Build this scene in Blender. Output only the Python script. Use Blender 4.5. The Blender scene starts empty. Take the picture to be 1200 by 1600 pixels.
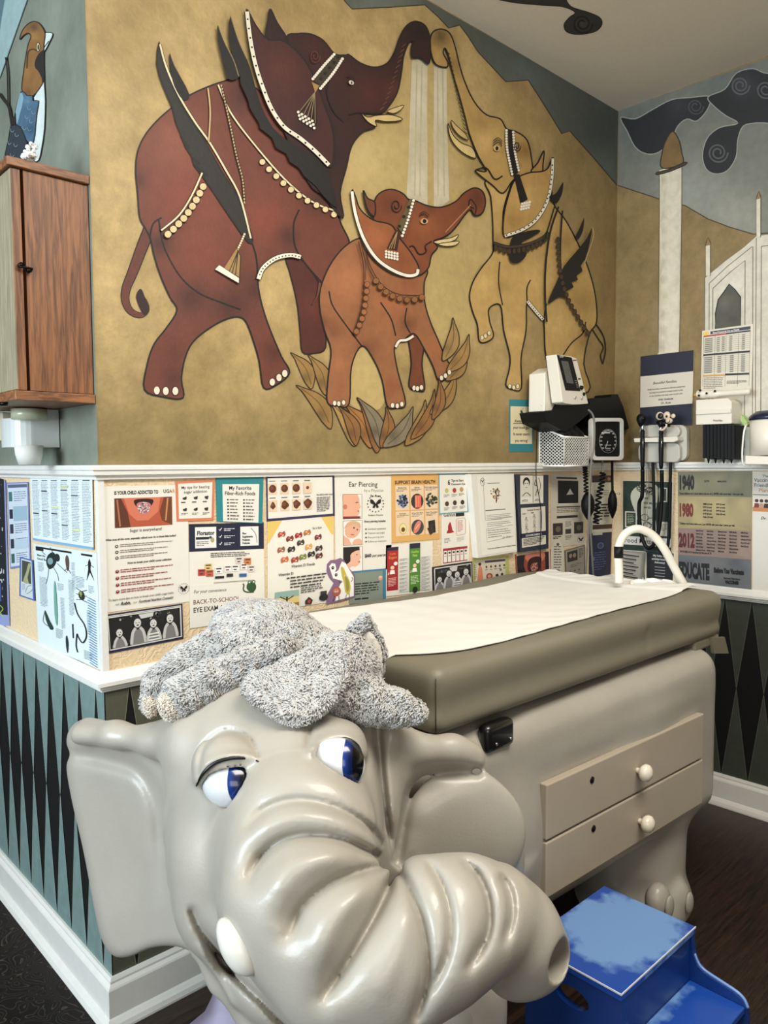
import bpy, bmesh, math, random
import numpy as np
from mathutils import Vector, Matrix
from mathutils.geometry import delaunay_2d_cdt
PI = math.pi
random.seed(7)
SC = bpy.context.scene
COL = SC.collection

# ---------------------------------------------------------------- camera
F_PX, PITCH, ROLL, YAW = 1199.3959, 0.0629, -0.0054, 0.7512
CAM = np.array([-0.7851, -1.8798, 1.4506])
WX, ZC, ZR, ZL, ZB = 2.429, 3.03, 1.4506, 0.878, 0.131   # inner corner x, ceiling, dado top, lower rail, baseboard top
FW = np.array([math.sin(YAW)*math.cos(PITCH), math.cos(YAW)*math.cos(PITCH), -math.sin(PITCH)])
_r = np.array([math.cos(YAW), -math.sin(YAW), 0.0]); _u = np.cross(_r, FW)
RT = _r*math.cos(ROLL) + _u*math.sin(ROLL)
UP = -_r*math.sin(ROLL) + _u*math.cos(ROLL)
cam_data = bpy.data.cameras.new('camera'); cam = bpy.data.objects.new('camera', cam_data); COL.objects.link(cam)
cam_data.sensor_fit = 'VERTICAL'; cam_data.sensor_height = 24.0; cam_data.sensor_width = 18.0
cam_data.lens = F_PX/1600*24.0; cam_data.clip_start = 0.05
M = Matrix.Identity(4)
for i in range(3):
    M[i][0] = RT[i]; M[i][1] = UP[i]; M[i][2] = -FW[i]; M[i][3] = CAM[i]
cam.matrix_world = M
SC.camera = cam

# ---------------------------------------------------------------- world, light, exposure
SC.view_settings.view_transform = 'Standard'; SC.view_settings.look = 'None'
SC.view_settings.exposure = 0.10; SC.view_settings.gamma = 1.0; SC.view_settings.use_curve_mapping = False
SC.cycles.use_denoising = True
SC.cycles.max_bounces = 6; SC.cycles.diffuse_bounces = 4; SC.cycles.glossy_bounces = 3
w = bpy.data.worlds.new('world'); SC.world = w; w.use_nodes = True
bg = w.node_tree.nodes['Background']; bg.inputs[0].default_value = (0.80, 0.88, 1.0, 1); bg.inputs[1].default_value = 0.10
def area(name, loc, target, size, size_y, power, color):
    l = bpy.data.lights.new(name, 'AREA'); l.shape = 'RECTANGLE'; l.size = size; l.size_y = size_y
    l.energy = power; l.color = color
    o = bpy.data.objects.new(name, l); COL.objects.link(o); o.location = loc
    o.rotation_euler = (Vector(target)-Vector(loc)).to_track_quat('-Z', 'Y').to_euler()
    return o
area('window_daylight', (-3.3, -0.6, 1.9), (0.1, -0.5, 1.25), 1.8, 1.6, 168, (0.78, 0.90, 1.0))
area('ceiling_panel_light', (0.35, -1.7, 2.98), (0.4, -1.1, 0.0), 1.5, 1.2, 98, (1.0, 0.95, 0.87))
area('back_fill_light', (-1.9, -4.2, 2.0), (0.6, -0.3, 1.2), 1.8, 1.5, 36, (1.0, 0.95, 0.88))  # added warm fill from behind the view, no known window there

# ---------------------------------------------------------------- helpers
def ray(x, y): return FW + RT*((x-600)/F_PX) - UP*((y-800)/F_PX)
def at_plane(ax, v, x, y):
    d = ray(x, y); return CAM + d*((v-CAM[ax])/d[ax])
def at_depth(x, y, t): return CAM + ray(x, y)*t
def lin(c):
    return [((v/255)/12.92 if v/255 <= 0.04045 else ((v/255+0.055)/1.055)**2.4) for v in c[:3]] + [1.0]

def tag(o, label=None, cat=None, group=None, kind=None):
    if label: o['label'] = label
    if cat: o['category'] = cat
    if group: o['group'] = group
    if kind: o['kind'] = kind
    return o
def empty(name, loc, label, cat, group=None):
    o = bpy.data.objects.new(name, None); COL.objects.link(o); o.location = loc; o.empty_display_size = .05
    tag(o, label, cat, group); bpy.context.view_layer.update(); return o
def link(name, me, parent=None):
    o = bpy.data.objects.new(name, me); COL.objects.link(o)
    if parent is not None:
        o.parent = parent
        p = parent; m = Matrix.Identity(4)
        while p is not None:
            m = p.matrix_parent_inverse @ p.matrix_basis @ m; p = p.parent
        o.matrix_parent_inverse = m.inverted()
    return o
def obj(name, bm, mats, parent=None, smooth=False):
    me = bpy.data.meshes.new(name)
    bmesh.ops.recalc_face_normals(bm, faces=bm.faces)
    bm.to_mesh(me); bm.free()
    for m in (mats if isinstance(mats, (list, tuple)) else [mats]): me.materials.append(m)
    if smooth:
        for p in me.polygons: p.use_smooth = True
    return link(name, me, parent)
def BM(): return bmesh.new()
def box(bm, lo, hi, mi=0, bev=0.0, M=None):
    vs = [bm.verts.new((x, y, z)) for x in (lo[0], hi[0]) for y in (lo[1], hi[1]) for z in (lo[2], hi[2])]
    fs = []
    for q in ((0,1,3,2), (4,6,7,5), (0,4,5,1), (2,3,7,6), (0,2,6,4), (1,5,7,3)):
        f = bm.faces.new([vs[i] for i in q]); f.material_index = mi; fs.append(f)
    if bev > 0:
        es = list({e for f in fs for e in f.edges})
        r = bmesh.ops.bevel(bm, geom=es, offset=bev, segments=3, affect='EDGES', profile=.5)
        for f in r['faces']: f.material_index = mi
        vs = list({v for f in r['faces'] for v in f.verts} | {v for v in vs if v.is_valid})
    if M is not None:
        for v in vs: v.co = M @ v.co
    return vs
def sweep(bm, pts, rads, seg=12, mi=0, cap=True, squash=None):
    """tube along points with a radius for each"""
    pts = [Vector(p) for p in pts]
    if not isinstance(rads, (list, tuple)): rads = [rads]*len(pts)
    rings = []; n = None
    for i, p in enumerate(pts):
        t = (pts[min(i+1, len(pts)-1)] - pts[max(i-1, 0)]).normalized()
        if n is None:
            a = Vector((0, 0, 1)) if abs(t.z) < .9 else Vector((1, 0, 0)); n = t.cross(a).normalized()
        n = (n - t*n.dot(t)).normalized(); b = t.cross(n)
        rings.append([bm.verts.new(p + (n*math.cos(2*PI*k/seg) + b*math.sin(2*PI*k/seg))*rads[i]) for k in range(seg)])
    for a, b in zip(rings, rings[1:]):
        for k in range(seg):
            f = bm.faces.new((a[k], a[(k+1) % seg], b[(k+1) % seg], b[k])); f.material_index = mi; f.smooth = True
    if cap:
        for r_ in (rings[0][::-1], rings[-1]):
            f = bm.faces.new(r_); f.material_index = mi
def catmull(pts, n=6, closed=False):
    P = [np.array(p, float) for p in pts]; out = []
    m = len(P); rng = range(m if closed else m-1)
    for i in rng:
        p0 = P[(i-1) % m] if closed or i > 0 else P[0]; p1 = P[i]; p2 = P[(i+1) % m]
        p3 = P[(i+2) % m] if closed or i+2 < m else P[-1]
        for k in range(n):
            t = k/n
            out.append(.5*((2*p1)+(-p0+p2)*t+(2*p0-5*p1+4*p2-p3)*t*t+(-p0+3*p1-3*p2+p3)*t**3))
    if not closed: out.append(P[-1])
    return out
def prism(bm, poly, f0, f1, mi=0):
    """poly: 2D points; f0/f1 map a 2D point to the back / front 3D point"""
    a = [bm.verts.new(f0(*p)) for p in poly]; b = [bm.verts.new(f1(*p)) for p in poly]; n = len(poly)
    for vs in (a[::-1], b):
        f = bm.faces.new(vs); f.material_index = mi
    for i in range(n):
        f = bm.faces.new((a[i], a[(i+1) % n], b[(i+1) % n], b[i])); f.material_index = mi
def disc_pts(cx, cy, rx, ry=None, n=16, rot=0.0):
    ry = rx if ry is None else ry; c, s = math.cos(rot), math.sin(rot)
    return [(cx + rx*math.cos(2*PI*k/n)*c - ry*math.sin(2*PI*k/n)*s, cy + rx*math.cos(2*PI*k/n)*s + ry*math.sin(2*PI*k/n)*c) for k in range(n)]

# ---------------------------------------------------------------- materials
def mat(name, color, rough=.6, metal=0.0, noise=0.0, nscale=20, bump=0.0, bscale=60, coat=0.0, spec=.5, trans=0.0, color2=None, mapping=None, attr=False, sheen=0):
    m = bpy.data.materials.new(name); m.use_nodes = True; nt = m.node_tree; N = nt.nodes; L = nt.links
    b = N['Principled BSDF']; b.inputs['Base Color'].default_value = lin(color)
    b.inputs['Roughness'].default_value = rough; b.inputs['Metallic'].default_value = metal
    b.inputs['Coat Weight'].default_value = coat; b.inputs['Coat Roughness'].default_value = .12
    b.inputs['Specular IOR Level'].default_value = spec; b.inputs['Transmission Weight'].default_value = trans
    if sheen: b.inputs['Sheen Weight'].default_value = sheen
    tc = N.new('ShaderNodeTexCoord'); mp = N.new('ShaderNodeMapping'); L.new(tc.outputs['Object'], mp.inputs[0])
    if mapping: mp.inputs['Scale'].default_value = mapping
    src = None
    if attr:
        a = N.new('ShaderNodeAttribute'); a.attribute_name = 'Col'; src = a.outputs['Color']
    if noise > 0 or color2:
        n = N.new('ShaderNodeTexNoise'); n.inputs['Scale'].default_value = nscale; n.inputs['Detail'].default_value = 6; n.inputs['Roughness'].default_value = .65
        L.new(mp.outputs[0], n.inputs['Vector'])
        r = N.new('ShaderNodeMapRange'); r.inputs['From Min'].default_value = .3; r.inputs['From Max'].default_value = .7
        L.new(n.outputs['Fac'], r.inputs['Value'])
        mx = N.new('ShaderNodeMix'); mx.data_type = 'RGBA'
        if color2:
            r.inputs['To Min'].default_value = 0; r.inputs['To Max'].default_value = 1
            L.new(r.outputs[0], mx.inputs['Factor']); mx.inputs['A'].default_value = lin(color); mx.inputs['B'].default_value = lin(color2)
        else:
            mx.blend_type = 'MULTIPLY'; mx.inputs['Factor'].default_value = 1
            r.inputs['To Min'].default_value = 1-noise; r.inputs['To Max'].default_value = 1+noise*.4
            mx.clamp_result = False
            if src: L.new(src, mx.inputs['A'])
            else: mx.inputs['A'].default_value = lin(color)
            cb = N.new('ShaderNodeCombineColor')
            for k in range(3): L.new(r.outputs[0], cb.inputs[k])
            L.new(cb.outputs[0], mx.inputs['B'])
        src = mx.outputs['Result']
    if src: L.new(src, b.inputs['Base Color'])
    if bump > 0:
        n2 = N.new('ShaderNodeTexNoise'); n2.inputs['Scale'].default_value = bscale; n2.inputs['Detail'].default_value = 4
        L.new(mp.outputs[0], n2.inputs['Vector'])
        bp = N.new('ShaderNodeBump'); bp.inputs['Strength'].default_value = bump; bp.inputs['Distance'].default_value = .004
        L.new(n2.outputs['Fac'], bp.inputs['Height']); L.new(bp.outputs[0], b.inputs['Normal'])
    return m

# ---------------------------------------------------------------- flat printing / painting on a surface
class Paint:
    """collects flat coloured shapes; fmap(x, y, h) gives the 3D point of a 2D one lifted h off its surface"""
    def __init__(s, fmap, step=0.00012): s.f = fmap; s.V = []; s.F = []; s.C = []; s.h = 0.0; s.step = step
    def up(s, n=1): s.h += s.step*n
    def _add(s, pts2, faces, cols):
        b = len(s.V)
        for p in pts2: s.V.append(tuple(s.f(p[0], p[1], s.h)))
        for f in faces: s.F.append([b+i for i in f])
        s.C.extend(cols)
    def poly(s, pts, col, up=True):
        if up: s.up()
        c = lin(col); s._add(pts, [list(range(len(pts)))], [c]*len(pts))
    def rect(s, x0, y0, x1, y1, col, up=False): s.poly([(x0, y0), (x1, y0), (x1, y1), (x0, y1)], col, up)
    def disc(s, x, y, r, col, ry=None, rot=0, n=14, up=False): s.poly(disc_pts(x, y, r, ry, n, rot), col, up)
    def fill(s, pts, col, grid=0, shades=(), smooth=4):
        """filled outline; grid>0 lets painted shading vary inside: shades = (x, y, radius, colour, strength)"""
        s.up()
        P = catmull(pts, smooth, True) if smooth else [np.array(p, float) for p in pts]
        vs = [Vector((p[0], p[1])) for p in P]; n = len(vs)
        edges = [(i, (i+1) % n) for i in range(n)]
        if grid > 0:
            xs = [p[0] for p in P]; ys = [p[1] for p in P]
            x = min(xs)
            while x < max(xs):
                y = min(ys)
                while y < max(ys):
                    q = Vector((x + random.uniform(-.2, .2)*grid, y + random.uniform(-.2, .2)*grid)); ins = False; j = n-1
                    for i in range(n):
                        a, b = P[i], P[j]
                        if (a[1] > q.y) != (b[1] > q.y) and q.x < (b[0]-a[0])*(q.y-a[1])/(b[1]-a[1])+a[0]: ins = not ins
                        j = i
                    if ins: vs.append(q)
                    y += grid
                x += grid
        out = delaunay_2d_cdt(vs, edges, [list(range(n))], 1, 1e-6)
        v2, f2 = out[0], out[2]
        base = np.array(lin(col)); cols = []
        for v in v2:
            c = base.copy()
            for (sx, sy, sr, sc, st) in shades:
                d = math.hypot(v[0]-sx, v[1]-sy)/sr
                if d < 1.8:
                    k = st*math.exp(-2*d*d); c = c*(1-k) + np.array(lin(sc))*k
            cols.append(list(c))
        s._add([(v[0], v[1]) for v in v2], f2, cols)
    def line(s, pts, w, col, smooth=5, taper=False, closed=False, up=True):
        if up: s.up()
        P = catmull(pts, smooth, closed) if smooth and len(pts) > 2 else [np.array(p, float) for p in pts]
        if closed and smooth: P = P + [P[0]]
        n = len(P); L_ = []; R_ = []
        for i in range(n):
            a = P[max(i-1, 0)]; b = P[min(i+1, n-1)]
            if closed and i in (0, n-1): a = P[n-2]; b = P[1]
            d = b-a; l = math.hypot(*d) or 1; nx, ny = -d[1]/l, d[0]/l
            ww = w/2
            if taper: ww *= (1-i/(n-1))*.85+.15 if taper == 1 else math.sin(PI*min(.97, max(.03, i/(n-1))))
            L_.append((P[i][0]+nx*ww, P[i][1]+ny*ww)); R_.append((P[i][0]-nx*ww, P[i][1]-ny*ww))
        c = lin(col)
        s._add(L_+R_, [[i, i+1, n+i+1, n+i] for i in range(n-1)], [c]*(2*n))
    def text(s, txt, x, y, size, col, align='LEFT', bold=0.0, squeeze=1.0, rot=0.0, shear=0.0):
        """y grows downward on the sheet; (x, y) is the baseline"""
        cu = bpy.data.curves.new('t', 'FONT'); cu.body = txt; cu.size = 1.0; cu.align_x = align; cu.offset = bold; cu.resolution_u = 2; cu.shear = shear
        o = bpy.data.objects.new('t', cu); COL.objects.link(o)
        me = bpy.data.meshes.new_from_object(o)
        s.up(); b = len(s.V); c = lin(col); cr, sr = math.cos(rot), math.sin(rot)
        for v in me.vertices:
            px, py = v.co.x*size*squeeze, -v.co.y*size
            s.V.append(tuple(s.f(x+px*cr-py*sr, y+px*sr+py*cr, s.h))); s.C.append(c)
        for p in me.polygons: s.F.append([b+i for i in p.vertices])
        bpy.data.objects.remove(o); bpy.data.curves.remove(cu); bpy.data.meshes.remove(me)
    def greek(s, x0, y0, x1, y1, rows, col, hgt=.45, last=.6, ragged=.15):
        """lines of print too small to read: rows of word-sized dashes"""
        s.up(); dy = (y1-y0)/rows
        for r_ in range(rows):
            y = y0+dy*r_; end = x1-(x1-x0)*random.random()*ragged
            if r_ == rows-1: end = x0+(x1-x0)*last
            x = x0
            while x < end:
                wl = (dy*hgt)*random.uniform(1.5, 6); e = min(x+wl, end)
                s.rect(x, y, e, y+dy*hgt, col); x = e+dy*hgt*.7
    def build(s, name, material, parent=None):
        me = bpy.data.meshes.new(name); me.from_pydata(s.V, [], s.F)
        ca = me.color_attributes.new('Col', 'FLOAT_COLOR', 'POINT')
        ca.data.foreach_set('color', np.array(s.C, dtype=np.float32).ravel())
        me.materials.append(material); me.validate(); me.update()
        return link(name, me, parent)
# ---------------------------------------------------------------- setting
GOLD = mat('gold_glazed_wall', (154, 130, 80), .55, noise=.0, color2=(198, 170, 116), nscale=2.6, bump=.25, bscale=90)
def add_mottle(m, scale, amt):
    nt = m.node_tree; N = nt.nodes; L = nt.links; b = N['Principled BSDF']; src = b.inputs['Base Color'].links[0].from_socket
    n = N.new('ShaderNodeTexNoise'); n.inputs['Scale'].default_value = scale; n.inputs['Detail'].default_value = 8; n.inputs['Roughness'].default_value = .75
    tc = N.new('ShaderNodeTexCoord'); L.new(tc.outputs['Object'], n.inputs['Vector'])
    r = N.new('ShaderNodeMapRange'); r.inputs['From Min'].default_value = .3; r.inputs['From Max'].default_value = .7
    r.inputs['To Min'].default_value = 1-amt; r.inputs['To Max'].default_value = 1+amt*.6; L.new(n.outputs['Fac'], r.inputs['Value'])
    v = N.new('ShaderNodeVectorMath'); v.operation = 'SCALE'; L.new(src, v.inputs[0]); L.new(r.outputs[0], v.inputs['Scale']); L.new(v.outputs[0], b.inputs['Base Color'])
def ground_and_shade(m):
    # the painted landscape: olive-brown ground low on the wall, browner mountain flank plus some painted-in room shade towards the inner corner
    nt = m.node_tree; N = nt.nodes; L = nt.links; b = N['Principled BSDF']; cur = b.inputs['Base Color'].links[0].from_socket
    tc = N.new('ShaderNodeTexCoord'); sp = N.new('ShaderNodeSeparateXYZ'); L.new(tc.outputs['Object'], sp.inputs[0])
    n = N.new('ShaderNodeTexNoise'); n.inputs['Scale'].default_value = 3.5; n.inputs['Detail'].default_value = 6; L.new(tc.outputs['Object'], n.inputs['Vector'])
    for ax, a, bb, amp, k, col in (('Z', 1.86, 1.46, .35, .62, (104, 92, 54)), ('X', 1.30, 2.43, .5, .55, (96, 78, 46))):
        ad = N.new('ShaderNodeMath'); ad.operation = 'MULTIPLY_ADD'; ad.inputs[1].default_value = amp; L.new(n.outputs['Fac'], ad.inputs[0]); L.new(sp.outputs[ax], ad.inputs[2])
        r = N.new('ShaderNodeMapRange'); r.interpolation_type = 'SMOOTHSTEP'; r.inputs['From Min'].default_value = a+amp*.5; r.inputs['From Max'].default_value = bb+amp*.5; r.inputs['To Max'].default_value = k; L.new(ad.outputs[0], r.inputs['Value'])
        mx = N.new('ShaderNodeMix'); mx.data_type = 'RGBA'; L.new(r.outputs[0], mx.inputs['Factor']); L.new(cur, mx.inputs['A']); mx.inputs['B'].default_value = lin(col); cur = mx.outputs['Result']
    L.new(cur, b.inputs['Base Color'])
ground_and_shade(GOLD)
add_mottle(GOLD, 14, .28)
SAGE = mat('sage_painted_wall', (98, 104, 92), .7, color2=(130, 137, 123), nscale=3, bump=.1)
add_mottle(SAGE, 9, .12)
CEIL = mat('ceiling_paint', (222, 212, 192), .9, noise=.04, nscale=60, bump=.15, bscale=200)
WHITE_TRIM = mat('white_gloss_trim', (226, 224, 216), .35, noise=.05, nscale=30, coat=.2)
BLACKW = mat('black_wainscot', (9, 9, 9), .6, noise=.2)
CREAMP = mat('embossed_cream_wallpaper', (222, 198, 160), .75, noise=.06, nscale=30)
PAINT = mat('mural_paint', (255, 255, 255), .6, attr=True, noise=.16, nscale=26, bump=.15, bscale=120)
PRINT = mat('printed_paper', (255, 255, 255), .5, attr=True)
# floor: dark plank
def floor_mat():
    m = bpy.data.materials.new('dark_wood_plank_floor'); m.use_nodes = True; N = m.node_tree.nodes; L = m.node_tree.links; b = N['Principled BSDF']
    tc = N.new('ShaderNodeTexCoord'); mp = N.new('ShaderNodeMapping'); mp.inputs['Scale'].default_value = (1.2, 16, 1); mp.inputs['Rotation'].default_value = (0, 0, .25)
    L.new(tc.outputs['Object'], mp.inputs[0])
    n = N.new('ShaderNodeTexNoise'); n.inputs['Scale'].default_value = 5; n.inputs['Detail'].default_value = 8; n.inputs['Roughness'].default_value = .7; n.inputs['Distortion'].default_value = .8
    L.new(mp.outputs[0], n.inputs['Vector'])
    r = N.new('ShaderNodeValToRGB'); r.color_ramp.elements[0].position = .38; r.color_ramp.elements[0].color = lin((20, 14, 11)); r.color_ramp.elements[1].position = .72; r.color_ramp.elements[1].color = lin((60, 40, 28))
    L.new(n.outputs['Fac'], r.inputs[0]); L.new(r.outputs[0], b.inputs['Base Color']); b.inputs['Roughness'].default_value = .38
    bp = N.new('ShaderNodeBump'); bp.inputs['Strength'].default_value = .3; bp.inputs['Distance'].default_value = .003; L.new(n.outputs['Fac'], bp.inputs['Height']); L.new(bp.outputs[0], b.inputs['Normal'])
    return m
def swirl_mat():
    m = bpy.data.materials.new('dark_swirl_vinyl'); m.use_nodes = True; N = m.node_tree.nodes; L = m.node_tree.links; b = N['Principled BSDF']
    tc = N.new('ShaderNodeTexCoord'); n = N.new('ShaderNodeTexNoise'); n.inputs['Scale'].default_value = 9; n.inputs['Detail'].default_value = 1.5; n.inputs['Distortion'].default_value = 1.2
    L.new(tc.outputs['Object'], n.inputs['Vector'])
    mu = N.new('ShaderNodeMath'); mu.operation = 'MULTIPLY'; mu.inputs[1].default_value = 16; L.new(n.outputs['Fac'], mu.inputs[0])
    fr = N.new('ShaderNodeMath'); fr.operation = 'FRACT'; L.new(mu.outputs[0], fr.inputs[0])
    r = N.new('ShaderNodeValToRGB'); e = r.color_ramp.elements; e[0].position = .0; e[0].color = lin((84, 70, 58)); e[1].position = .18; e[1].color = lin((18, 14, 13))
    L.new(fr.outputs[0], r.inputs[0]); L.new(r.outputs[0], b.inputs['Base Color']); b.inputs['Roughness'].default_value = .62; b.inputs['Specular IOR Level'].default_value = .25
    return m
FLOOR = floor_mat(); SWIRL = swirl_mat()
bm = BM(); box(bm, (-4.5, -5.2, -.06), (WX+.12, 3.2, 0)); tag(obj('floor', bm, FLOOR), 'dark brown wood plank floor', kind='structure')
bm = BM(); box(bm, (-2.2, -.9, 0.0002), (-.30, 3.0, .003)); 
fl = obj('floor_vinyl', bm, SWIRL, bpy.data.objects['floor'])
bm = BM(); box(bm, (-.30, -.04, 0.0002), (-.0, 3.0, .003)); obj('floor_vinyl', bm, SWIRL, bpy.data.objects['floor'])
bm = BM(); box(bm, (-4.5, -5.2, ZC), (WX+.12, 3.2, ZC+.08)); ceiling = obj('ceiling', bm, CEIL); tag(ceiling, 'beige ceiling with a painted black scroll', kind='structure')
# walls, each a solid slab: plaster above the dado, wallpaper band, wainscot below
def slab(name, lo, hi, upper, label):
    bm = BM()
    box(bm, (lo[0], lo[1], ZR-.01), (hi[0], hi[1], ZC), 0)
    box(bm, (lo[0], lo[1], ZL), (hi[0], hi[1], ZR-.01), 1)
    box(bm, (lo[0], lo[1], 0), (hi[0], hi[1], ZL), 2)
    o = obj(name, bm, [upper, CREAMP, BLACKW]); tag(o, label, kind='structure'); return o
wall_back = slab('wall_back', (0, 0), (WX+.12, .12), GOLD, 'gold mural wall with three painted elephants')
wall_left = slab('wall_left', (0, .12), (.12, 3.2), SAGE, 'sage wall left of the outer corner')
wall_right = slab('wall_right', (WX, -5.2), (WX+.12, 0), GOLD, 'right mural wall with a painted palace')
# the left wall's skin must reach the outer corner
bm = BM()
for z0, z1, mi in ((ZR-.01, ZC, 0), (ZL, ZR-.01, 1), (0, ZL, 2)): box(bm, (-.0015, -.0015, z0), (0.0, .121, z1), mi)
obj('corner_return', bm, [SAGE, CREAMP, BLACKW], wall_left)

# wallpaper embossing: swirled ridges in the bump
def emboss(m):
    N = m.node_tree.nodes; L = m.node_tree.links; b = N['Principled BSDF']; tc = N.new('ShaderNodeTexCoord')
    n = N.new('ShaderNodeTexNoise'); n.inputs['Scale'].default_value = 28; n.inputs['Detail'].default_value = 1; n.inputs['Distortion'].default_value = 1.5
    L.new(tc.outputs['Object'], n.inputs['Vector']); mu = N.new('ShaderNodeMath'); mu.operation = 'MULTIPLY'; mu.inputs[1].default_value = 26; L.new(n.outputs['Fac'], mu.inputs[0])
    si = N.new('ShaderNodeMath'); si.operation = 'SINE'; L.new(mu.outputs[0], si.inputs[0])
    bp = N.new('ShaderNodeBump'); bp.inputs['Strength'].default_value = .35; bp.inputs['Distance'].default_value = .002; L.new(si.outputs[0], bp.inputs['Height']); L.new(bp.outputs[0], b.inputs['Normal'])
emboss(CREAMP)

def molding(name, profile, label):
    """profile: (out, z) points going round; swept along left wall > corner > back wall > inner corner > right wall"""
    bm = BM(); rings = []
    path = [(0, 3.2, (-1, 0)), (0, 0, (-1, -1)), (WX, 0, (-1, -1)), (WX, -5.2, (-1, 0))]
    for x, y, (nx, ny) in path:
        rings.append([bm.verts.new((x+nx*o, y+ny*o, z)) for o, z in profile])
    k = len(profile)
    for a, b in zip(rings, rings[1:]):
        for i in range(k): bm.faces.new((a[i], a[(i+1) % k], b[(i+1) % k], b[i]))
    bm.faces.new(rings[0]); bm.faces.new(rings[-1][::-1])
    o = obj(name, bm, WHITE_TRIM); tag(o, label, kind='structure'); return o
molding('trim_1', [(0, ZR), (.022, ZR), (.024, ZR-.004), (.024, ZR-.012), (.020, ZR-.014), (.020, ZR-.024), (.016, ZR-.027), (.010, ZR-.030), (.010, ZR-.036), (0, ZR-.036)], 'upper white chair rail')
molding('trim_2', [(0, ZL+.052), (.006, ZL+.052), (.010, ZL+.046), (.024, ZL+.036), (.028, ZL+.030), (.028, ZL+.020), (.018, ZL+.016), (.018, ZL+.010), (.012, ZL+.008), (.012, ZL+.003), (.006, ZL), (0, ZL)], 'lower white chair rail')
molding('baseboard_back', [(0, ZB), (.008, ZB), (.012, ZB-.008), (.012, ZB-.014), (.018, ZB-.022), (.020, ZB-.027), (.020, .032), (.024, .028), (.032, .018), (.036, .006), (.036, 0), (0, 0)], 'tall white baseboard with a shoe moulding')
# corner bead in the wallpaper band
bm = BM(); box(bm, (-.004, -.004, ZL+.05), (.012, .012, ZR-.036)); tag(obj('trim_3', bm, WHITE_TRIM), 'white corner bead', kind='structure')

# wainscot: pale hourglass spikes painted on black
ztip = .508
def wain(fm, n, start, end, col, edge, parent, first=.052):
    P = Paint(fm)
    for k in range(-1, n):
        a = first + .1095*k; b = a+.1095
        a0, b0 = a+.0022, b-.0022; m = (a+b)/2
        def cl(t): return min(max(t, start), end)
        for (zt, ze) in ((ZL, ztip), (ZB, ztip)):
            tri = [(a0, zt), (b0, zt), (m, ze)]
            if a0 < start or b0 > end:
                if b0 <= start or a0 >= end: continue
                # clip the partial spike at the wall's end
                def at(t):
                    return zt+(ze-zt)*((t-a0)/(m-a0) if t < m else (b0-t)/(b0-m))
                if b0 > end:
                    if end <= m: tri = [(a0, zt), (end, zt), (end, at(end))]
                    else: tri = [(a0, zt), (end, zt), (end, at(end)), (m, ze)]
                else:
                    if start >= m: tri = [(start, zt), (b0, zt), (start, at(start))]
                    else: tri = [(start, zt), (b0, zt), (m, ze), (start, at(start))]
            P.h = .0003; P.poly(tri, col, False); P.h = .0006
            for q0, q1 in zip(tri, tri[1:]+tri[:1]):
                if abs(q0[1]-q1[1]) > .05 and abs(q0[0]-q1[0]) > .001: P.line([q0, q1], .0022, edge, 0, up=False)
    P.build('painted_spikes', PAINT, parent)
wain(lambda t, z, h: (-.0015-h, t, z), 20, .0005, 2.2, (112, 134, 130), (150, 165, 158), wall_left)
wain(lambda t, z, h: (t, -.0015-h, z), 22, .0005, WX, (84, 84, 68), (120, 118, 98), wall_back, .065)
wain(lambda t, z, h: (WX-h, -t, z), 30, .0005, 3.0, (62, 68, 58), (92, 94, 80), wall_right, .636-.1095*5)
# ---------------------------------------------------------------- murals (paint on the plaster, traced on the wall's own plane)
def T(sx, sy, k): return lambda pts: [(sx + p[0]/k, sy + p[1]/k) for p in pts]
A1 = T(0, 0, 2.0); A2 = T(480, 0, 2.2865); A3 = T(800, 0, 2.285); A4 = T(0, 0, 5.7143)
def P1(x, y): return A1([(x, y)])[0]
def wall_map(ax, v, s=1): # paint lifted towards the room
    return lambda x, y, h: at_plane(ax, v - s*h, x, y)
back = lambda: Paint(wall_map(1, 0.0)); left = lambda: Paint(wall_map(0, -0.0015)); right = lambda: Paint(wall_map(0, WX))
INK = (22, 18, 16)
def outlined(P, pts, col, grid=0, shades=(), w=2.2, ink=INK, smooth=4):
    P.fill(pts, col, grid, shades, smooth); P.line(pts, w, ink, smooth or 0, closed=True)

# sky behind the mountains on the back wall
P = back(); P.h = .0001
sky = A2([(105, -60), (135, 5), (160, 32), (290, 26), (420, 17), (470, 62), (505, 100), (545, 90), (575, 130), (610, 185), (710, 292), (790, 286), (850, 380), (910, 478), (938, 468), (1020, 560), (1107, 662)]) + [at for at in [(966.2, 173.5)]] + [(800, 76.5), (668, 0.5), (628, -24)]
P.fill(sky, (84, 88, 80), 18, [(600, 10, 90, (120, 126, 116), .6), (930, 200, 60, (60, 70, 70), .6), (820, 120, 60, (100, 112, 112), .5), (940, 270, 40, (104, 114, 110), .5)], 0)
P.line(sky[:17], 1.6, (60, 50, 34), 0)
P.build('painted_sky', PAINT, wall_back)
# pale ground glowing between the elephants
P = back(); P.h = .0003
P.fill(A2([(240, 452), (185, 490), (145, 560), (120, 650), (108, 760), (130, 840), (150, 900), (300, 900), (420, 1000), (420, 1090), (520, 1330), (585, 1220), (600, 1160), (578, 1060), (610, 960), (665, 900), (665, 720), (640, 620), (590, 540), (570, 440), (540, 340), (515, 240), (360, 230), (330, 300), (290, 385)]), (184, 160, 104), 12,
       [(560, 250, 50, (206, 182, 126), .6), (690, 330, 60, (170, 146, 92), .6), (720, 430, 60, (176, 152, 96), .6), (745, 260, 30, (150, 126, 74), .8)])
P.fill(A2([(150, 1280), (300, 1200), (300, 1330), (260, 1460), (150, 1440)]), (186, 162, 106), 0)
P.build('painted_glow', PAINT, wall_back)

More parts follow.
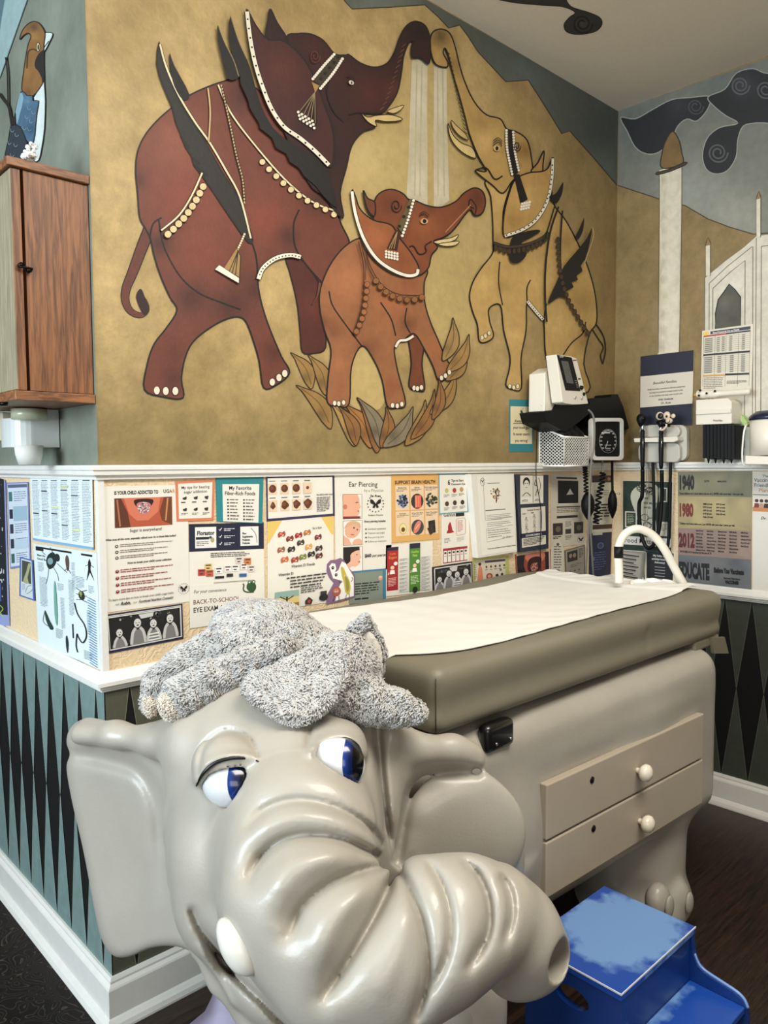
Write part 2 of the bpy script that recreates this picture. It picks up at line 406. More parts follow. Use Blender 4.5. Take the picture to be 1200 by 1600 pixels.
# jets of water
P = back(); P.h = .0006
for q in ([(375, 205), (405, 203), (430, 228), (428, 400), (430, 560), (430, 742), (355, 705), (362, 560), (368, 380)], [(453, 226), (498, 240), (500, 420), (503, 560), (508, 716), (480, 738), (452, 738), (451, 500)]):
    q2 = A2(q); P.fill(q2, (190, 180, 150), 9, [(q2[0][0]+8, 150, 60, (222, 214, 190), .5), (q2[0][0]+14, 290, 40, (212, 204, 178), .6)], 0)
for x0, x1 in ((392, 384), (410, 402), (466, 468), (484, 490)): P.line(A2([(x0, 230), (x1, 700)]), 2, (184, 174, 144), 0)
P.build('painted_water_jet', PAINT, wall_back)

# leaf wreath
P = back(); P.h = .0009
def leaf(base, tip, w, col, bend=.12):
    bx_, by_ = base; tx, ty = tip; dx, dy = tx-bx_, ty-by_; l = math.hypot(dx, dy); nx, ny = -dy/l, dx/l
    def q(t, s): return (bx_+dx*t+nx*(s+bend*l*math.sin(PI*t)*1.0), by_+dy*t+ny*(s+bend*l*math.sin(PI*t)))
    pts = [q(0, 0), q(.2, w*.42), q(.42, w*.52), q(.66, w*.38), q(.86, w*.14), q(1, 0), q(.84, -w*.16), q(.62, -w*.42), q(.38, -w*.52), q(.16, -w*.38)]
    d = tuple(int(c*.62) for c in col)
    P.fill(pts, col, w/4, [(q(.3, -w*.3)[0], q(.3, -w*.3)[1], w*.6, d, .7)]); P.line(pts, 1.6, (50, 34, 18), 4, closed=True)
    P.line([q(.1, 0), q(.5, 0), q(.9, 0)], 1.1, d)
G = (150, 116, 64); Gy = (128, 116, 92); Br = (140, 98, 54)
for b, t_, w_, c in (
    (P1(975, 1215), P1(908, 1102), 21, G), (P1(1020, 1235), P1(962, 1108), 22, G), (P1(1035, 1340), P1(925, 1204), 24, G), (P1(1110, 1395), P1(1028, 1255), 24, (170, 136, 80)),
    (P1(1160, 1400), P1(1075, 1262), 24, (160, 110, 58)), (P1(1180, 1415), P1(1115, 1243), 26, Br)):
    leaf(b, t_, w_, c)
for b, t_, w_, c in (
    ([176, 1592], [112, 1452], 30, Br), ([262, 1600], [178, 1420], 32, Gy), ([265, 1600], [282, 1452], 30, Br), ([272, 1598], [378, 1452], 36, Gy), ([352, 1592], [422, 1428], 34, G),
    ([372, 1570], [455, 1390], 30, Br), ([440, 1480], [532, 1325], 30, G), ([448, 1500], [470, 1350], 24, Br), ([498, 1360], [568, 1244], 30, G), ([500, 1330], [578, 1194], 30, (160, 124, 70)), ([486, 1290], [520, 1135], 30, (160, 128, 78))):
    leaf(A2([b])[0], A2([t_])[0], w_/1.5, c)
P.build('painted_leaf_wreath', PAINT, wall_back)

# ---- large dark red elephant
P = back(); P.h = .0012
RED = (106, 56, 42); DK = (52, 25, 21); HI = (140, 82, 62)
tail = A1([(478, 690), (445, 770), (415, 850), (395, 900), (392, 940), (408, 972), (438, 985), (460, 970), (455, 940), (436, 915)])
P.line(tail, 21, INK, 5, taper=1); P.line(tail, 17, (96, 48, 36), 5, taper=1)
P.fill(A1([(440, 902), (425, 930), (450, 985), (466, 965), (455, 935)]), (40, 22, 18))
outlined(P, A1([(895, 800), (905, 850), (918, 900), (930, 960), (938, 1040), (945, 1100), (980, 1104), (1018, 1085), (1010, 980), (1010, 900), (960, 820)]), (78, 34, 26), 9, [P1(980, 950)+(30, (104, 48, 36), .6)])
body = A1([(755, 245), (700, 254), (640, 275), (585, 302), (535, 338), (488, 380), (452, 425), (430, 475), (424, 535), (430, 605), (437, 680), (455, 715), (470, 745), (482, 800), (505, 870), (532, 930), (553, 970), (520, 1025), (482, 1075), (460, 1140), (452, 1218), (510, 1240), (572, 1243), (567, 1185), (578, 1120), (602, 1070), (648, 1030), (700, 1000), (742, 990), (768, 1005), (790, 1060), (810, 1130), (824, 1212), (866, 1202), (905, 1165), (880, 1115), (850, 1045), (828, 985), (812, 925), (806, 872), (818, 840), (855, 806), (900, 796), (940, 810), (975, 850), (1005, 885), (1040, 830), (1092, 768), (1066, 700), (1052, 645), (1050, 560), (960, 450), (860, 330)])
shd = [P1(*a)+b for a, b in (((560, 440), (70, HI, .75)), ((600, 620), (80, (134, 66, 48), .7)), ((820, 680), (50, (134, 64, 46), .7)), ((640, 800), (50, (128, 62, 44), .6)), ((540, 1180), (26, DK, .6)), ((500, 760), (26, DK, .8)), ((600, 930), (34, DK, .7)), ((540, 1100), (30, (84, 40, 28), .5)), ((720, 960), (40, DK, .7)), ((800, 900), (34, DK, .6)), ((860, 1100), (26, (70, 32, 24), .7)), ((900, 740), (26, DK, .7)), ((950, 700), (30, (110, 52, 38), .5)), ((1000, 620), (40, DK, .7)), ((760, 300), (36, DK, .7)), ((430, 560), (20, DK, .6)), ((500, 1180), (18, (104, 50, 36), .5)))]
outlined(P, body, RED, 7, shd, 2.6)
for l in ([(496, 688), (512, 770), (560, 860), (620, 915), (690, 945), (752, 968)], [(935, 655), (918, 700), (922, 770), (955, 825), (1005, 882)], [(782, 745), (800, 800), (806, 872)], [(468, 745), (478, 700), (505, 680)]):
    P.line(A1(l), 2.6, INK)
for x, y in ((490, 1220), (518, 1222), (548, 1222)): P.disc(*P1(x, y), 5.6, INK, 7.4, up=True); P.disc(*P1(x, y), 4.6, (226, 214, 190), 6.3, up=True)
for x, y in ((851, 1194), (872, 1180), (890, 1167)): P.disc(*P1(x, y), 5.2, INK, 6.6, up=True); P.disc(*P1(x, y), 4.2, (226, 214, 190), 5.6, up=True)
CR = (226, 210, 170)
def beads(P, pts, r, n, col=(222, 200, 150), ring=INK, ry=None):
    c = catmull(pts, 8); L_ = [0]
    for a, b in zip(c, c[1:]): L_.append(L_[-1]+math.hypot(*(b-a)))
    P.up(2); h0 = P.h
    for k in range(n):
        t = L_[-1]*k/max(1, n-1); i = max(j for j in range(len(L_)) if L_[j] <= t+1e-9); i = min(i, len(c)-2)
        f = (t-L_[i])/max(1e-9, L_[i+1]-L_[i]); q = c[i]*(1-f)+c[i+1]*f
        P.h = h0
        if ring: P.disc(q[0], q[1], r*1.22, ring, (ry or r)*1.2, n=10)
        P.h = h0+P.step; P.disc(q[0], q[1], r, col, ry or r, n=10)
# saddle cloth, feathers
outlined(P, A1([(498, 130), (490, 200), (510, 270), (540, 340), (548, 380), (570, 430), (580, 460), (600, 490), (606, 515), (640, 560), (700, 650), (742, 712), (776, 757), (790, 752), (772, 690), (740, 610), (690, 530), (640, 440), (600, 380), (565, 325), (535, 255), (508, 185)]), (38, 34, 30), 0, smooth=2)
for q in ([(560, 420), (585, 468), (596, 462)], [(592, 480), (618, 520), (625, 510)], [(610, 515), (640, 556), (650, 545)]): P.fill(A1(q), (24, 20, 18), smooth=0)
P.line(A1([(500, 138), (520, 210), (560, 300), (610, 382), (655, 445), (705, 530), (750, 615), (784, 745)]), 4.4, INK); P.line(A1([(500, 138), (520, 210), (560, 300), (610, 382), (655, 445), (705, 530), (750, 615), (784, 745)]), 2.8, CR)
P.fill(A1([(530, 165), (545, 205), (592, 295), (572, 312), (545, 270), (532, 215)]), INK, smooth=3)
P.line(A1([(650, 275), (657, 350), (652, 445)]), 3.6, INK); P.line(A1([(650, 275), (657, 350), (652, 445)]), 2.2, (206, 176, 120))
P.line(A1([(682, 265), (720, 350), (790, 445), (890, 560), (975, 630), (1052, 660)]), 4, INK); P.line(A1([(682, 265), (720, 350), (790, 445), (890, 560), (975, 630), (1052, 660)]), 2.4, CR)
beads(P, A1([(820, 506), (842, 530), (866, 553), (890, 576), (914, 596), (952, 622), (1018, 655), (1044, 670)]), 4.6, 10)
P.line(A1([(692, 268), (715, 370), (740, 490), (758, 560), (764, 632)]), 4.2, INK); beads(P, A1([(692, 268), (715, 370), (740, 490), (758, 560), (764, 632)]), 1.3, 38, (190, 160, 110), None, 2.0)
beads(P, A1([(764, 732), (750, 765), (742, 780)]), 1.8, 8, CR, INK)
outlined(P, A1([(740, 775), (752, 800), (748, 884), (728, 874), (700, 838)]), (160, 126, 76), 0, smooth=0, w=1.4)
for x in (712, 724, 736): P.line(A1([(744, 784), (x, 858)]), 1.2, INK, 0)
outlined(P, A1([(686, 828), (748, 868), (746, 886), (672, 842)]), (236, 228, 206), 0, smooth=0, w=1.4)
P.line(A1([(632, 540), (600, 610), (560, 672), (504, 720)]), 4.2, INK); P.line(A1([(632, 540), (600, 610), (560, 672), (504, 720)]), 2.6, CR)
beads(P, A1([(635, 583), (608, 634), (578, 678), (546, 712), (525, 732)]), 5.4, 9, (214, 190, 140))
P.line(A1([(808, 872), (822, 838), (860, 808), (905, 797), (940, 803)]), 8.6, INK); P.line(A1([(808, 872), (822, 838), (860, 808), (905, 797), (940, 803)]), 6.4, (232, 224, 204))
beads(P, A1([(812, 858), (826, 834), (862, 808), (905, 798), (934, 802)]), 1.1, 15, INK, None)
# head with raised trunk
head = A1([(893, 118), (930, 105), (970, 106), (1010, 126), (1046, 168), (1080, 172)]) + A2([(150, 196), (190, 225), (240, 240), (285, 226), (312, 185), (330, 135), (355, 92), (388, 76), (422, 92), (438, 135), (440, 200), (432, 228), (405, 206), (375, 205), (374, 165), (380, 148), (364, 152), (345, 200), (337, 260), (322, 330), (290, 382), (262, 405), (195, 405), (246, 450), (200, 470), (160, 520), (140, 600), (118, 690), (128, 780), (60, 700), (0, 640)]) + A1([(860, 330), (880, 220)])
outlined(P, head, (50, 22, 19), 8, [(A2([(80, 250)])[0])+(34, (74, 32, 27), .8), (A2([(220, 330)])[0])+(40, (80, 34, 28), .7), (A2([(310, 320)])[0])+(20, (92, 44, 34), .6), P1(970, 150)+(26, (70, 30, 26), .7), (A2([(400, 110)])[0])+(30, (28, 14, 13), .8), (A2([(60, 560)])[0])+(40, (30, 14, 13), .8)], 2.2)
for k in range(13):
    t = k/12; x = 268+78*t**.8; y = 385-225*t
    P.line(A2([(x-8, y+8), (x+6, y-3)]), 1.5, (104, 62, 48), 0)
P.line(A2([(90, 260), (70, 330), (95, 400), (130, 435)]), 1.8, (20, 10, 10)); P.line(A2([(150, 410), (195, 405), (240, 450)]), 2, (20, 10, 10))
outlined(P, A2([(192, 402), (215, 418), (250, 412), (300, 410), (340, 424), (325, 432), (280, 434), (244, 430), (248, 452), (215, 434)]), (206, 180, 120), 0, w=1.4)
outlined(P, A2([(285, 397), (315, 384), (345, 376), (335, 392), (310, 405)]), (206, 180, 120), 0, w=1.2)
outlined(P, A1([(835, 120), (838, 60), (845, 28), (866, 70), (895, 116), (900, 150)]), (44, 20, 18), 0)
# feathered back of the ear, ear, border
P.fill(A1([(720, 48), (715, 110), (728, 180), (750, 240), (752, 262), (775, 312), (782, 340), (810, 385), (812, 400), (850, 430), (862, 462), (895, 480), (905, 505), (935, 525), (950, 550), (985, 580), (1010, 612), (1055, 652), (1040, 590), (1022, 535), (980, 490), (900, 440), (850, 395), (812, 320), (790, 240), (770, 180), (742, 120)]), (26, 22, 20), smooth=2)
P.fill(A1([(680, 78), (682, 130), (696, 190), (712, 246), (748, 240), (730, 185), (702, 130)]), (26, 22, 20), smooth=3)
P.line(A1([(683, 82), (702, 132), (730, 188), (746, 238)]), 1.2, (150, 130, 90)); P.line(A1([(722, 52), (745, 125), (772, 185)]), 1.2, (150, 130, 90))
outlined(P, A1([(770, 28), (800, 80), (838, 124), (890, 130), (960, 200), (1010, 320), (1042, 420), (1034, 522), (985, 478), (930, 432), (880, 395), (845, 340), (815, 270), (795, 200), (778, 110)]), (66, 30, 26), 8, [P1(880, 220)+(40, (88, 42, 34), .7), P1(960, 400)+(30, (44, 20, 18), .7)])
P.line(A1([(772, 36), (782, 120), (798, 200), (822, 275), (850, 342), (888, 396), (938, 432), (985, 472), (1028, 516)]), 8.2, INK)
P.line(A1([(772, 36), (782, 120), (798, 200), (822, 275), (850, 342), (888, 396), (938, 432), (985, 472), (1028, 516)]), 6, (232, 222, 200))
beads(P, A1([(774, 60), (784, 130), (800, 205), (824, 278), (852, 344), (890, 397), (938, 433), (985, 473), (1020, 506)]), 1.5, 19, INK, None)
# head band, tassel, eye
outlined(P, A1([(978, 245), (1045, 168), (1072, 182), (1004, 280)]), (60, 50, 34), 0, smooth=0, w=1.4)
beads(P, A1([(978, 246), (1012, 205), (1044, 170)]), 2.4, 14, (240, 232, 214), INK); beads(P, A1([(1002, 276), (1040, 230), (1070, 184)]), 2.4, 15, (240, 232, 214), INK)
beads(P, A1([(990, 262), (1022, 222), (1058, 178)]), 2.6, 6, (30, 24, 18), None)
P.fill(A1([(974, 256), (998, 268), (985, 290)]), (160, 126, 70), smooth=0)
for x in (935, 948, 960, 972, 985): P.line(A1([(984, 288), (x, 350+(x-935)*.7)]), 1.1, (150, 130, 96), 0); P.line(A1([(986, 290), (x+5, 352+(x-935)*.7)]), 1.1, INK, 0)
for r_ in range(3):
    for k in range(5): P.disc(*P1(932+k*11+r_*3, 350+k*7+r_*11), 2.2, (236, 228, 210), n=8, up=True)
P.disc(*P1(1098, 258), 4.4, (206, 196, 180), 3.2, .5, up=True); P.disc(*P1(1099, 259), 1.2, (80, 60, 60), 2.2, up=True)
P.line(A1([(1085, 238), (1100, 240), (1108, 256)]), 1.4, (20, 10, 10))
sp = [(985+16*math.cos(a)*(1-a/14), 175+22*math.sin(a)*(1-a/14)) for a in [k*.5 for k in range(22)]]
P.line(A1(sp), 1.2, (96, 50, 40))
tag(P.build('painted_elephant', PAINT, wall_back), 'large dark red painted elephant')

# ---- small orange-brown elephant
P = back(); P.h = .0030
O = (148, 96, 61); OD = (96, 50, 28); OH = (184, 118, 74)
outlined(P, A2([(350, 1180), (362, 1220), (372, 1300), (364, 1380), (395, 1396), (420, 1390), (410, 1300), (416, 1205)]), (112, 60, 36), 8)
body = A2([(190, 850), (130, 885), (80, 950), (48, 1030), (45, 1100), (62, 1180), (85, 1250), (76, 1340), (72, 1436), (110, 1450), (150, 1442), (158, 1310), (196, 1235), (240, 1290), (268, 1360), (286, 1450), (320, 1458), (352, 1442), (322, 1320), (312, 1240), (345, 1215), (382, 1192), (420, 1250), (450, 1310), (470, 1362), (500, 1350), (526, 1322), (498, 1285), (468, 1215), (440, 1150), (420, 1080), (418, 1010), (428, 960), (360, 900), (260, 860)])
outlined(P, body, O, 7, [A2([a])[0]+b for a, b in (((150, 1000), (36, OH, .7)), ((300, 1080), (34, (168, 100, 58), .7)), ((60, 1150), (18, OD, .6)), ((110, 1300), (18, OH, .4)), ((215, 1250), (24, OD, .7)), ((360, 1160), (20, OD, .7)), ((300, 1380), (18, (128, 72, 42), .6)), ((450, 1240), (20, (170, 104, 62), .5)), ((100, 1180), (18, OD, .5)), ((360, 1000), (24, (132, 72, 40), .5)))], 2.2)
P.line(A2([(46, 1010), (35, 1060), (14, 1092)]), 6, INK, taper=1); P.line(A2([(46, 1010), (36, 1058), (18, 1088)]), 3.6, (110, 62, 38), taper=1)
for l in ([(78, 1040), (90, 1090), (130, 1150), (196, 1238)], [(262, 1080), (300, 1140), (316, 1200)], [(356, 1100), (350, 1150), (368, 1190)]): P.line(A2(l), 2, INK)
for q in ((98, 1440), (113, 1442), (130, 1438), (305, 1448), (322, 1450), (338, 1444), (382, 1386), (394, 1388), (408, 1384), (480, 1350), (494, 1342), (508, 1330)):
    c = A2([q])[0]; P.disc(*c, 3.4, INK, 4.6, up=True); P.disc(*c, 2.7, (228, 216, 192), 3.8, up=True)
P.line(A2([(316, 1240), (330, 1218), (356, 1214), (380, 1200)]), 5.4, INK); P.line(A2([(316, 1240), (330, 1218), (356, 1214), (380, 1200)]), 3.8, (232, 224, 204))
hd = A2([(236, 768), (242, 715), (262, 688), (300, 676), (340, 690), (362, 712), (382, 715), (430, 735), (480, 740), (530, 720), (560, 690), (598, 671), (628, 686), (637, 725), (625, 762), (598, 770), (584, 748), (560, 772), (540, 800), (512, 832), (482, 850), (452, 862), (466, 884), (444, 912), (430, 962), (380, 985), (300, 930), (250, 860)])
outlined(P, hd, (122, 66, 38), 7, [A2([a])[0]+b for a, b in (((290, 730), (26, (96, 48, 30), .7)), ((420, 800), (34, (150, 88, 52), .8)), ((600, 710), (22, (84, 42, 28), .7)), ((440, 740), (18, (90, 46, 28), .6)), ((380, 900), (24, (140, 78, 44), .6)))], 2.2)
P.line(A2([(598, 770), (604, 740), (584, 712), (578, 735), (596, 745)]), 1.8, INK)
for k in range(11):
    t = k/10; x = 500+78*t; y = 832-84*t; P.line(A2([(x-6, y-2), (x+6, y-16)]), 1.4, (180, 130, 90), 0)
outlined(P, A2([(452, 864), (480, 855), (512, 850), (540, 838), (530, 856), (500, 868), (470, 872)]), (220, 196, 140), 0, w=1.3)
outlined(P, A2([(468, 872), (500, 866), (542, 862), (530, 876), (495, 880)]), (220, 196, 140), 0, w=1.2)
P.line(A2([(365, 882), (380, 880), (400, 908), (425, 900), (422, 878), (445, 862)]), 2, INK)
outlined(P, A2([(160, 680), (172, 700), (190, 748), (236, 786), (300, 804), (330, 850), (372, 905), (400, 962), (372, 988), (320, 982), (270, 955), (222, 908), (192, 850), (172, 770)]), (146, 84, 48), 8, [A2([(240, 850)])[0]+(26, (170, 104, 64), .6), A2([(340, 930)])[0]+(24, (120, 66, 38), .6)])
for w_, c in ((6.4, INK), (4.6, (236, 228, 210))): P.line(A2([(160, 684), (172, 762), (200, 848), (245, 920), (300, 962), (355, 984), (390, 980), (396, 962)]), w_, c)
outlined(P, A2([(200, 680), (216, 708), (242, 724), (240, 772), (214, 745)]), (110, 58, 36), 0)
sp = [(318+20*math.cos(a)*(1-a/13), 735+26*math.sin(a)*(1-a/13)) for a in [k*.5 for k in range(20)]]
P.line(A2(sp), 1.5, INK)
outlined(P, A2([(364, 712), (382, 712), (345, 842), (322, 812)]), (96, 84, 50), 0, smooth=0, w=1.4)
beads(P, A2([(380, 716), (362, 780), (340, 842)]), 2.3, 12, (240, 232, 214), INK); beads(P, A2([(362, 740), (345, 775), (330, 808)]), 2.6, 3, (30, 24, 18), None)
P.fill(A2([(316, 820), (334, 824), (322, 895), (284, 888)]), (60, 34, 22), smooth=0)
for x in (292, 300, 310): P.line(A2([(322, 828), (x, 888)]), 1, (176, 140, 90), 0)
for r_ in range(3):
    for k in range(5): c = A2([(282+k*10, 898+r_*10+k*2)])[0]; P.disc(*c, 2.1, (236, 228, 210), n=8, up=True)
c = A2([(418, 790)])[0]; P.disc(*c, 6, (200, 160, 110), 4.4, up=True); P.disc(c[0]+.5, c[1], 3, INK, 3.4, up=True); P.line(A2([(400, 772), (418, 764), (432, 778)]), 1.4, INK); P.line(A2([(402, 764), (418, 756), (436, 770)]), 1.1, INK)
P.line(A2([(206, 890), (230, 960), (270, 1020), (330, 1052), (416, 1056)]), 1.5, (60, 32, 18)); P.line(A2([(204, 880), (226, 968), (268, 1030)]), 1.1, (60, 32, 18))
beads(P, A2([(246, 1003), (268, 1030), (292, 1050), (318, 1062), (348, 1070), (385, 1070), (410, 1062)]), 4.4, 8, (140, 92, 52), (60, 32, 18))
P.line(A2([(183, 862), (200, 940), (203, 1010), (196, 1090), (170, 1178)]), 1.4, (60, 32, 18)); P.line(A2([(190, 862), (208, 940), (208, 1000)]), 1.1, (60, 32, 18))
beads(P, A2([(214, 1016), (212, 1048), (208, 1080), (204, 1112), (192, 1150), (176, 1184)]), 4.2, 8, (156, 98, 56), (60, 32, 18))
tag(P.build('painted_elephant', PAINT, wall_back), 'small orange-brown painted elephant')

# ---- pale gold elephant with its trunk up
P = back(); P.h = .0030
Y = (188, 154, 92); YD = (126, 94, 46); YH = (212, 176, 112); BK = (24, 20, 17)
P.line(A2([(1030, 1155), (1058, 1200), (1066, 1250), (1056, 1300)]), 2, INK); P.line(A2([(1018, 1175), (1040, 1210), (1058, 1240), (1048, 1270), (1056, 1300)]), 1.8, INK)
body = A2([(640, 640), (655, 700), (662, 780), (664, 860), (662, 905), (622, 958), (592, 1008), (580, 1058), (590, 1110), (608, 1160), (615, 1218), (640, 1222), (666, 1200), (652, 1150), (650, 1102), (690, 1090), (702, 1180), (724, 1270), (722, 1320), (710, 1375), (735, 1392), (765, 1386), (764, 1280), (782, 1180), (786, 1080), (822, 1125), (845, 1150), (850, 1250), (862, 1330), (845, 1400), (1004, 1400), (988, 1300), (1008, 1195), (1034, 1150), (1030, 1060), (1008, 970), (972, 880), (925, 790), (880, 728), (860, 640), (760, 600)])
outlined(P, body, Y, 7, [A2([a])[0]+b for a, b in (((700, 700), (30, YH, .6)), ((640, 1020), (22, YH, .6)), ((740, 1200), (20, YH, .7)), ((980, 1080), (30, YD, .5)), ((900, 1160), (30, YH, .5)), ((820, 1000), (34, YH, .5)), ((1000, 1220), (24, YD, .8)), ((680, 860), (16, YD, .6)), ((930, 860), (22, YD, .5)), ((690, 1020), (14, YD, .5)), ((950, 1360), (30, YD, .6)), ((880, 1330), (16, YH, .5)))], 2.2)
for l in ([(688, 935), (684, 1010), (698, 1090)], [(798, 1000), (785, 1030), (786, 1080)], [(855, 1085), (848, 1120), (846, 1160)], [(915, 1268), (945, 1225), (985, 1190), (995, 1150)], [(705, 845), (700, 760), (725, 670), (745, 625)]): P.line(A2(l), 2, INK)
for q in ((625, 1206), (637, 1200), (650, 1190), (724, 1380), (738, 1384), (752, 1380)): c = A2([q])[0]; P.disc(*c, 3, INK, 4, up=True); P.disc(*c, 2.4, (226, 210, 170), 3.4, up=True)
for w_, c in ((6, INK), (4.4, (232, 224, 204))): P.line(A2([(787, 1076), (815, 1110), (843, 1142)]), w_, c)
beads(P, A2([(790, 1080), (815, 1110), (840, 1138)]), .9, 9, INK, None)
hd = A2([(443, 190), (440, 140), (452, 112), (482, 104), (510, 120), (528, 165), (545, 235), (566, 300), (598, 365), (640, 410), (690, 425), (712, 460), (745, 470), (785, 500), (802, 570), (800, 625), (740, 640), (700, 690), (660, 660), (600, 610), (640, 612), (612, 560), (580, 480), (562, 410), (540, 330), (520, 262), (504, 196), (492, 172), (486, 190), (502, 222), (498, 240), (460, 230)])
outlined(P, hd, (178, 144, 84), 7, [A2([a])[0]+b for a, b in (((475, 130), (24, (84, 66, 36), .9)), ((530, 230), (22, (120, 94, 50), .7)), ((640, 500), (30, YH, .7)), ((780, 540), (20, (130, 92, 44), .8)), ((620, 440), (20, (150, 116, 62), .5)), ((690, 600), (24, (196, 160, 94), .5)))], 2.2)
for k in range(20):
    t = k/19; x = 500+62*t; y = 185+285*t; P.line(A2([(x, y), (x+10, y+9)]), 1.3, (60, 44, 24), 0)
P.line(A2([(600, 608), (640, 600), (670, 640), (698, 628)]), 2.2, INK)
outlined(P, A2([(503, 440), (520, 480), (550, 510), (590, 528), (602, 565), (560, 548), (525, 515), (508, 480)]), (212, 186, 124), 0, w=1.4)
outlined(P, A2([(515, 430), (535, 450), (565, 478), (575, 500), (545, 485), (520, 455)]), (196, 168, 108), 0, w=1.2)
outlined(P, A2([(800, 612), (825, 580), (846, 538), (842, 590), (838, 616)]), (170, 130, 70), 0)
outlined(P, A2([(745, 640), (790, 618), (840, 612), (862, 598), (878, 562), (874, 640), (858, 720), (820, 785), (770, 822), (706, 846), (703, 770), (722, 690)]), (182, 144, 82), 8, [A2([(780, 700)])[0]+(28, YH, .6), A2([(740, 790)])[0]+(18, YD, .4)])
for w_, c in ((6, INK), (4.4, (232, 224, 204))): P.line(A2([(878, 566), (874, 640), (858, 718), (820, 783), (770, 820), (706, 843)]), w_, c)
beads(P, A2([(876, 590), (872, 645), (856, 718), (818, 783), (770, 818), (712, 840)]), 1.2, 20, INK, None)
P.fill(A2([(718, 462), (738, 468), (752, 620), (735, 628), (722, 560)]), BK, smooth=0)
beads(P, A2([(712, 466), (714, 530), (732, 622)]), 2.1, 17, (240, 232, 214), INK); beads(P, A2([(736, 472), (742, 540), (756, 608)]), 2.1, 15, (240, 232, 214), INK)
P.fill(A2([(738, 625), (758, 622), (788, 712), (762, 728)]), BK, smooth=0)
for r_ in range(3):
    for k in range(4): c = A2([(768+k*9-r_*2, 722+r_*10+k*-2+6)])[0]; P.disc(*c, 2.1, (236, 228, 210), n=8, up=True)
c = A2([(678, 530)])[0]; P.disc(*c, 5.4, (206, 176, 120), 4.4, up=True); P.disc(*c, 2.4, INK, 3.4, up=True)
for k in range(3): P.line(A2([(664, 520-k*8), (682, 508-k*8), (697, 522-k*8)]), 1.2, INK)
sp = [(750+13*math.cos(a)*(1-a/13), 522+20*math.sin(a)*(1-a/13)) for a in [k*.5 for k in range(20)]]
P.line(A2(sp), 1.4, INK)
P.fill(A2([(735, 845), (770, 830), (820, 820), (832, 828), (800, 848), (765, 870), (785, 905), (762, 935), (735, 940), (722, 920), (724, 880)]), BK, smooth=3)
P.fill(A2([(866, 700), (890, 690), (914, 650), (912, 685), (905, 705), (890, 727), (872, 716)]), BK, smooth=3)
for w_, c in ((5.4, INK), (3.2, (66, 52, 34))): P.line(A2([(666, 868), (720, 882), (790, 872), (840, 850), (862, 828)]), w_, c)
beads(P, A2([(674, 884), (720, 898), (790, 888), (836, 866), (860, 842)]), 2.8, 13, (66, 48, 32), INK, 4.2)
P.line(A2([(898, 738), (868, 830), (852, 950), (850, 1060), (856, 1150)]), 3, INK); P.line(A2([(885, 735), (850, 850), (838, 860)]), 2, INK)
P.line(A2([(912, 752), (905, 870), (908, 980), (930, 1070), (1008, 1192)]), 2.6, INK)
P.fill(A2([(1018, 812), (1000, 850), (960, 900), (918, 950), (890, 1010), (866, 1062), (862, 1086), (885, 1070), (905, 1060), (932, 1064), (922, 1042), (952, 1026), (944, 1008), (968, 1000), (962, 985), (984, 968), (978, 950), (995, 920), (1010, 865)]), BK, smooth=2)
P.line(A2([(1020, 812), (1022, 850), (996, 925), (984, 968)]), 1.2, (196, 166, 110))
P.fill(A2([(990, 776), (972, 818), (958, 845), (968, 856), (985, 825)]), BK, smooth=2)
beads(P, A2([(896, 856), (900, 920), (906, 980), (928, 1058), (960, 1120), (1002, 1190)]), 2.9, 17, (70, 52, 34), INK, 3.8)
tag(P.build('painted_elephant', PAINT, wall_back), 'pale gold painted elephant with its trunk raised')

# ---- right wall: sky, clouds, minarets, palace
P = right(); P.h = .0001
edge = A3([(378, 662), (525, 710), (620, 735), (700, 782), (780, 812), (862, 836), (914, 832)])
P.fill(edge + [(1215, 363), (1420, 395), (1420, 8), (1200, 90), (966.5, 173)], (116, 117, 106), 18, [(1080, 300, 70, (150, 152, 142), .8), (1150, 340, 60, (160, 160, 146), .7), (1000, 200, 60, (84, 92, 90), .7), (1130, 130, 60, (88, 98, 98), .6)], 0)
P.line(edge, 1.6, (60, 50, 34), 0)
P.build('painted_sky', PAINT, wall_right)
P = right(); P.h = .0006
CL = (34, 34, 36); CL2 = (74, 76, 78)
c1 = A3([(388, 420), (440, 424), (500, 392), (570, 356), (640, 348), (706, 345), (698, 390), (660, 432), (625, 425), (592, 450), (568, 500), (525, 543), (480, 549), (440, 525), (412, 470)])
c2 = A3([(700, 346), (760, 318), (800, 262), (860, 245), (914, 262), (1010, 240), (1100, 300), (1080, 420), (980, 450), (914, 440), (862, 440), (824, 452), (806, 500), (800, 560), (770, 608), (728, 621), (694, 604), (680, 556), (696, 495), (740, 456), (806, 440), (762, 412), (720, 378)])
for c in (c1, c2): P.fill(c, CL, 10, [(1060, 165, 24, (58, 58, 60), .6), (1160, 130, 30, (60, 62, 64), .7)]); P.line(c, 1.6, (150, 150, 142), 4, closed=True)
def spiral(P, cx, cy, r, col, turns=2.2, w=2, flip=1):
    n = int(turns*10); P.line([(cx+flip*r*math.cos(k*.628)*(1-k/(n+6)), cy+r*math.sin(k*.628)*(1-k/(n+6))) for k in range(n)], w, col)
spiral(P, *A3([(815, 305)])[0], 15, (84, 86, 88), 2.2, 2.4); spiral(P, *A3([(735, 545)])[0], 16, (84, 86, 88), 2.2, 2.4); spiral(P, *A3([(655, 380)])[0], 13, (70, 70, 72), 2, 2); spiral(P, *A3([(905, 320)])[0], 15, (84, 86, 88), 2, 2.2)
P.build('painted_cloud', PAINT, wall_right)
P = right(); P.h = .0009
IV = (214, 206, 184); IVD = (160, 150, 122)
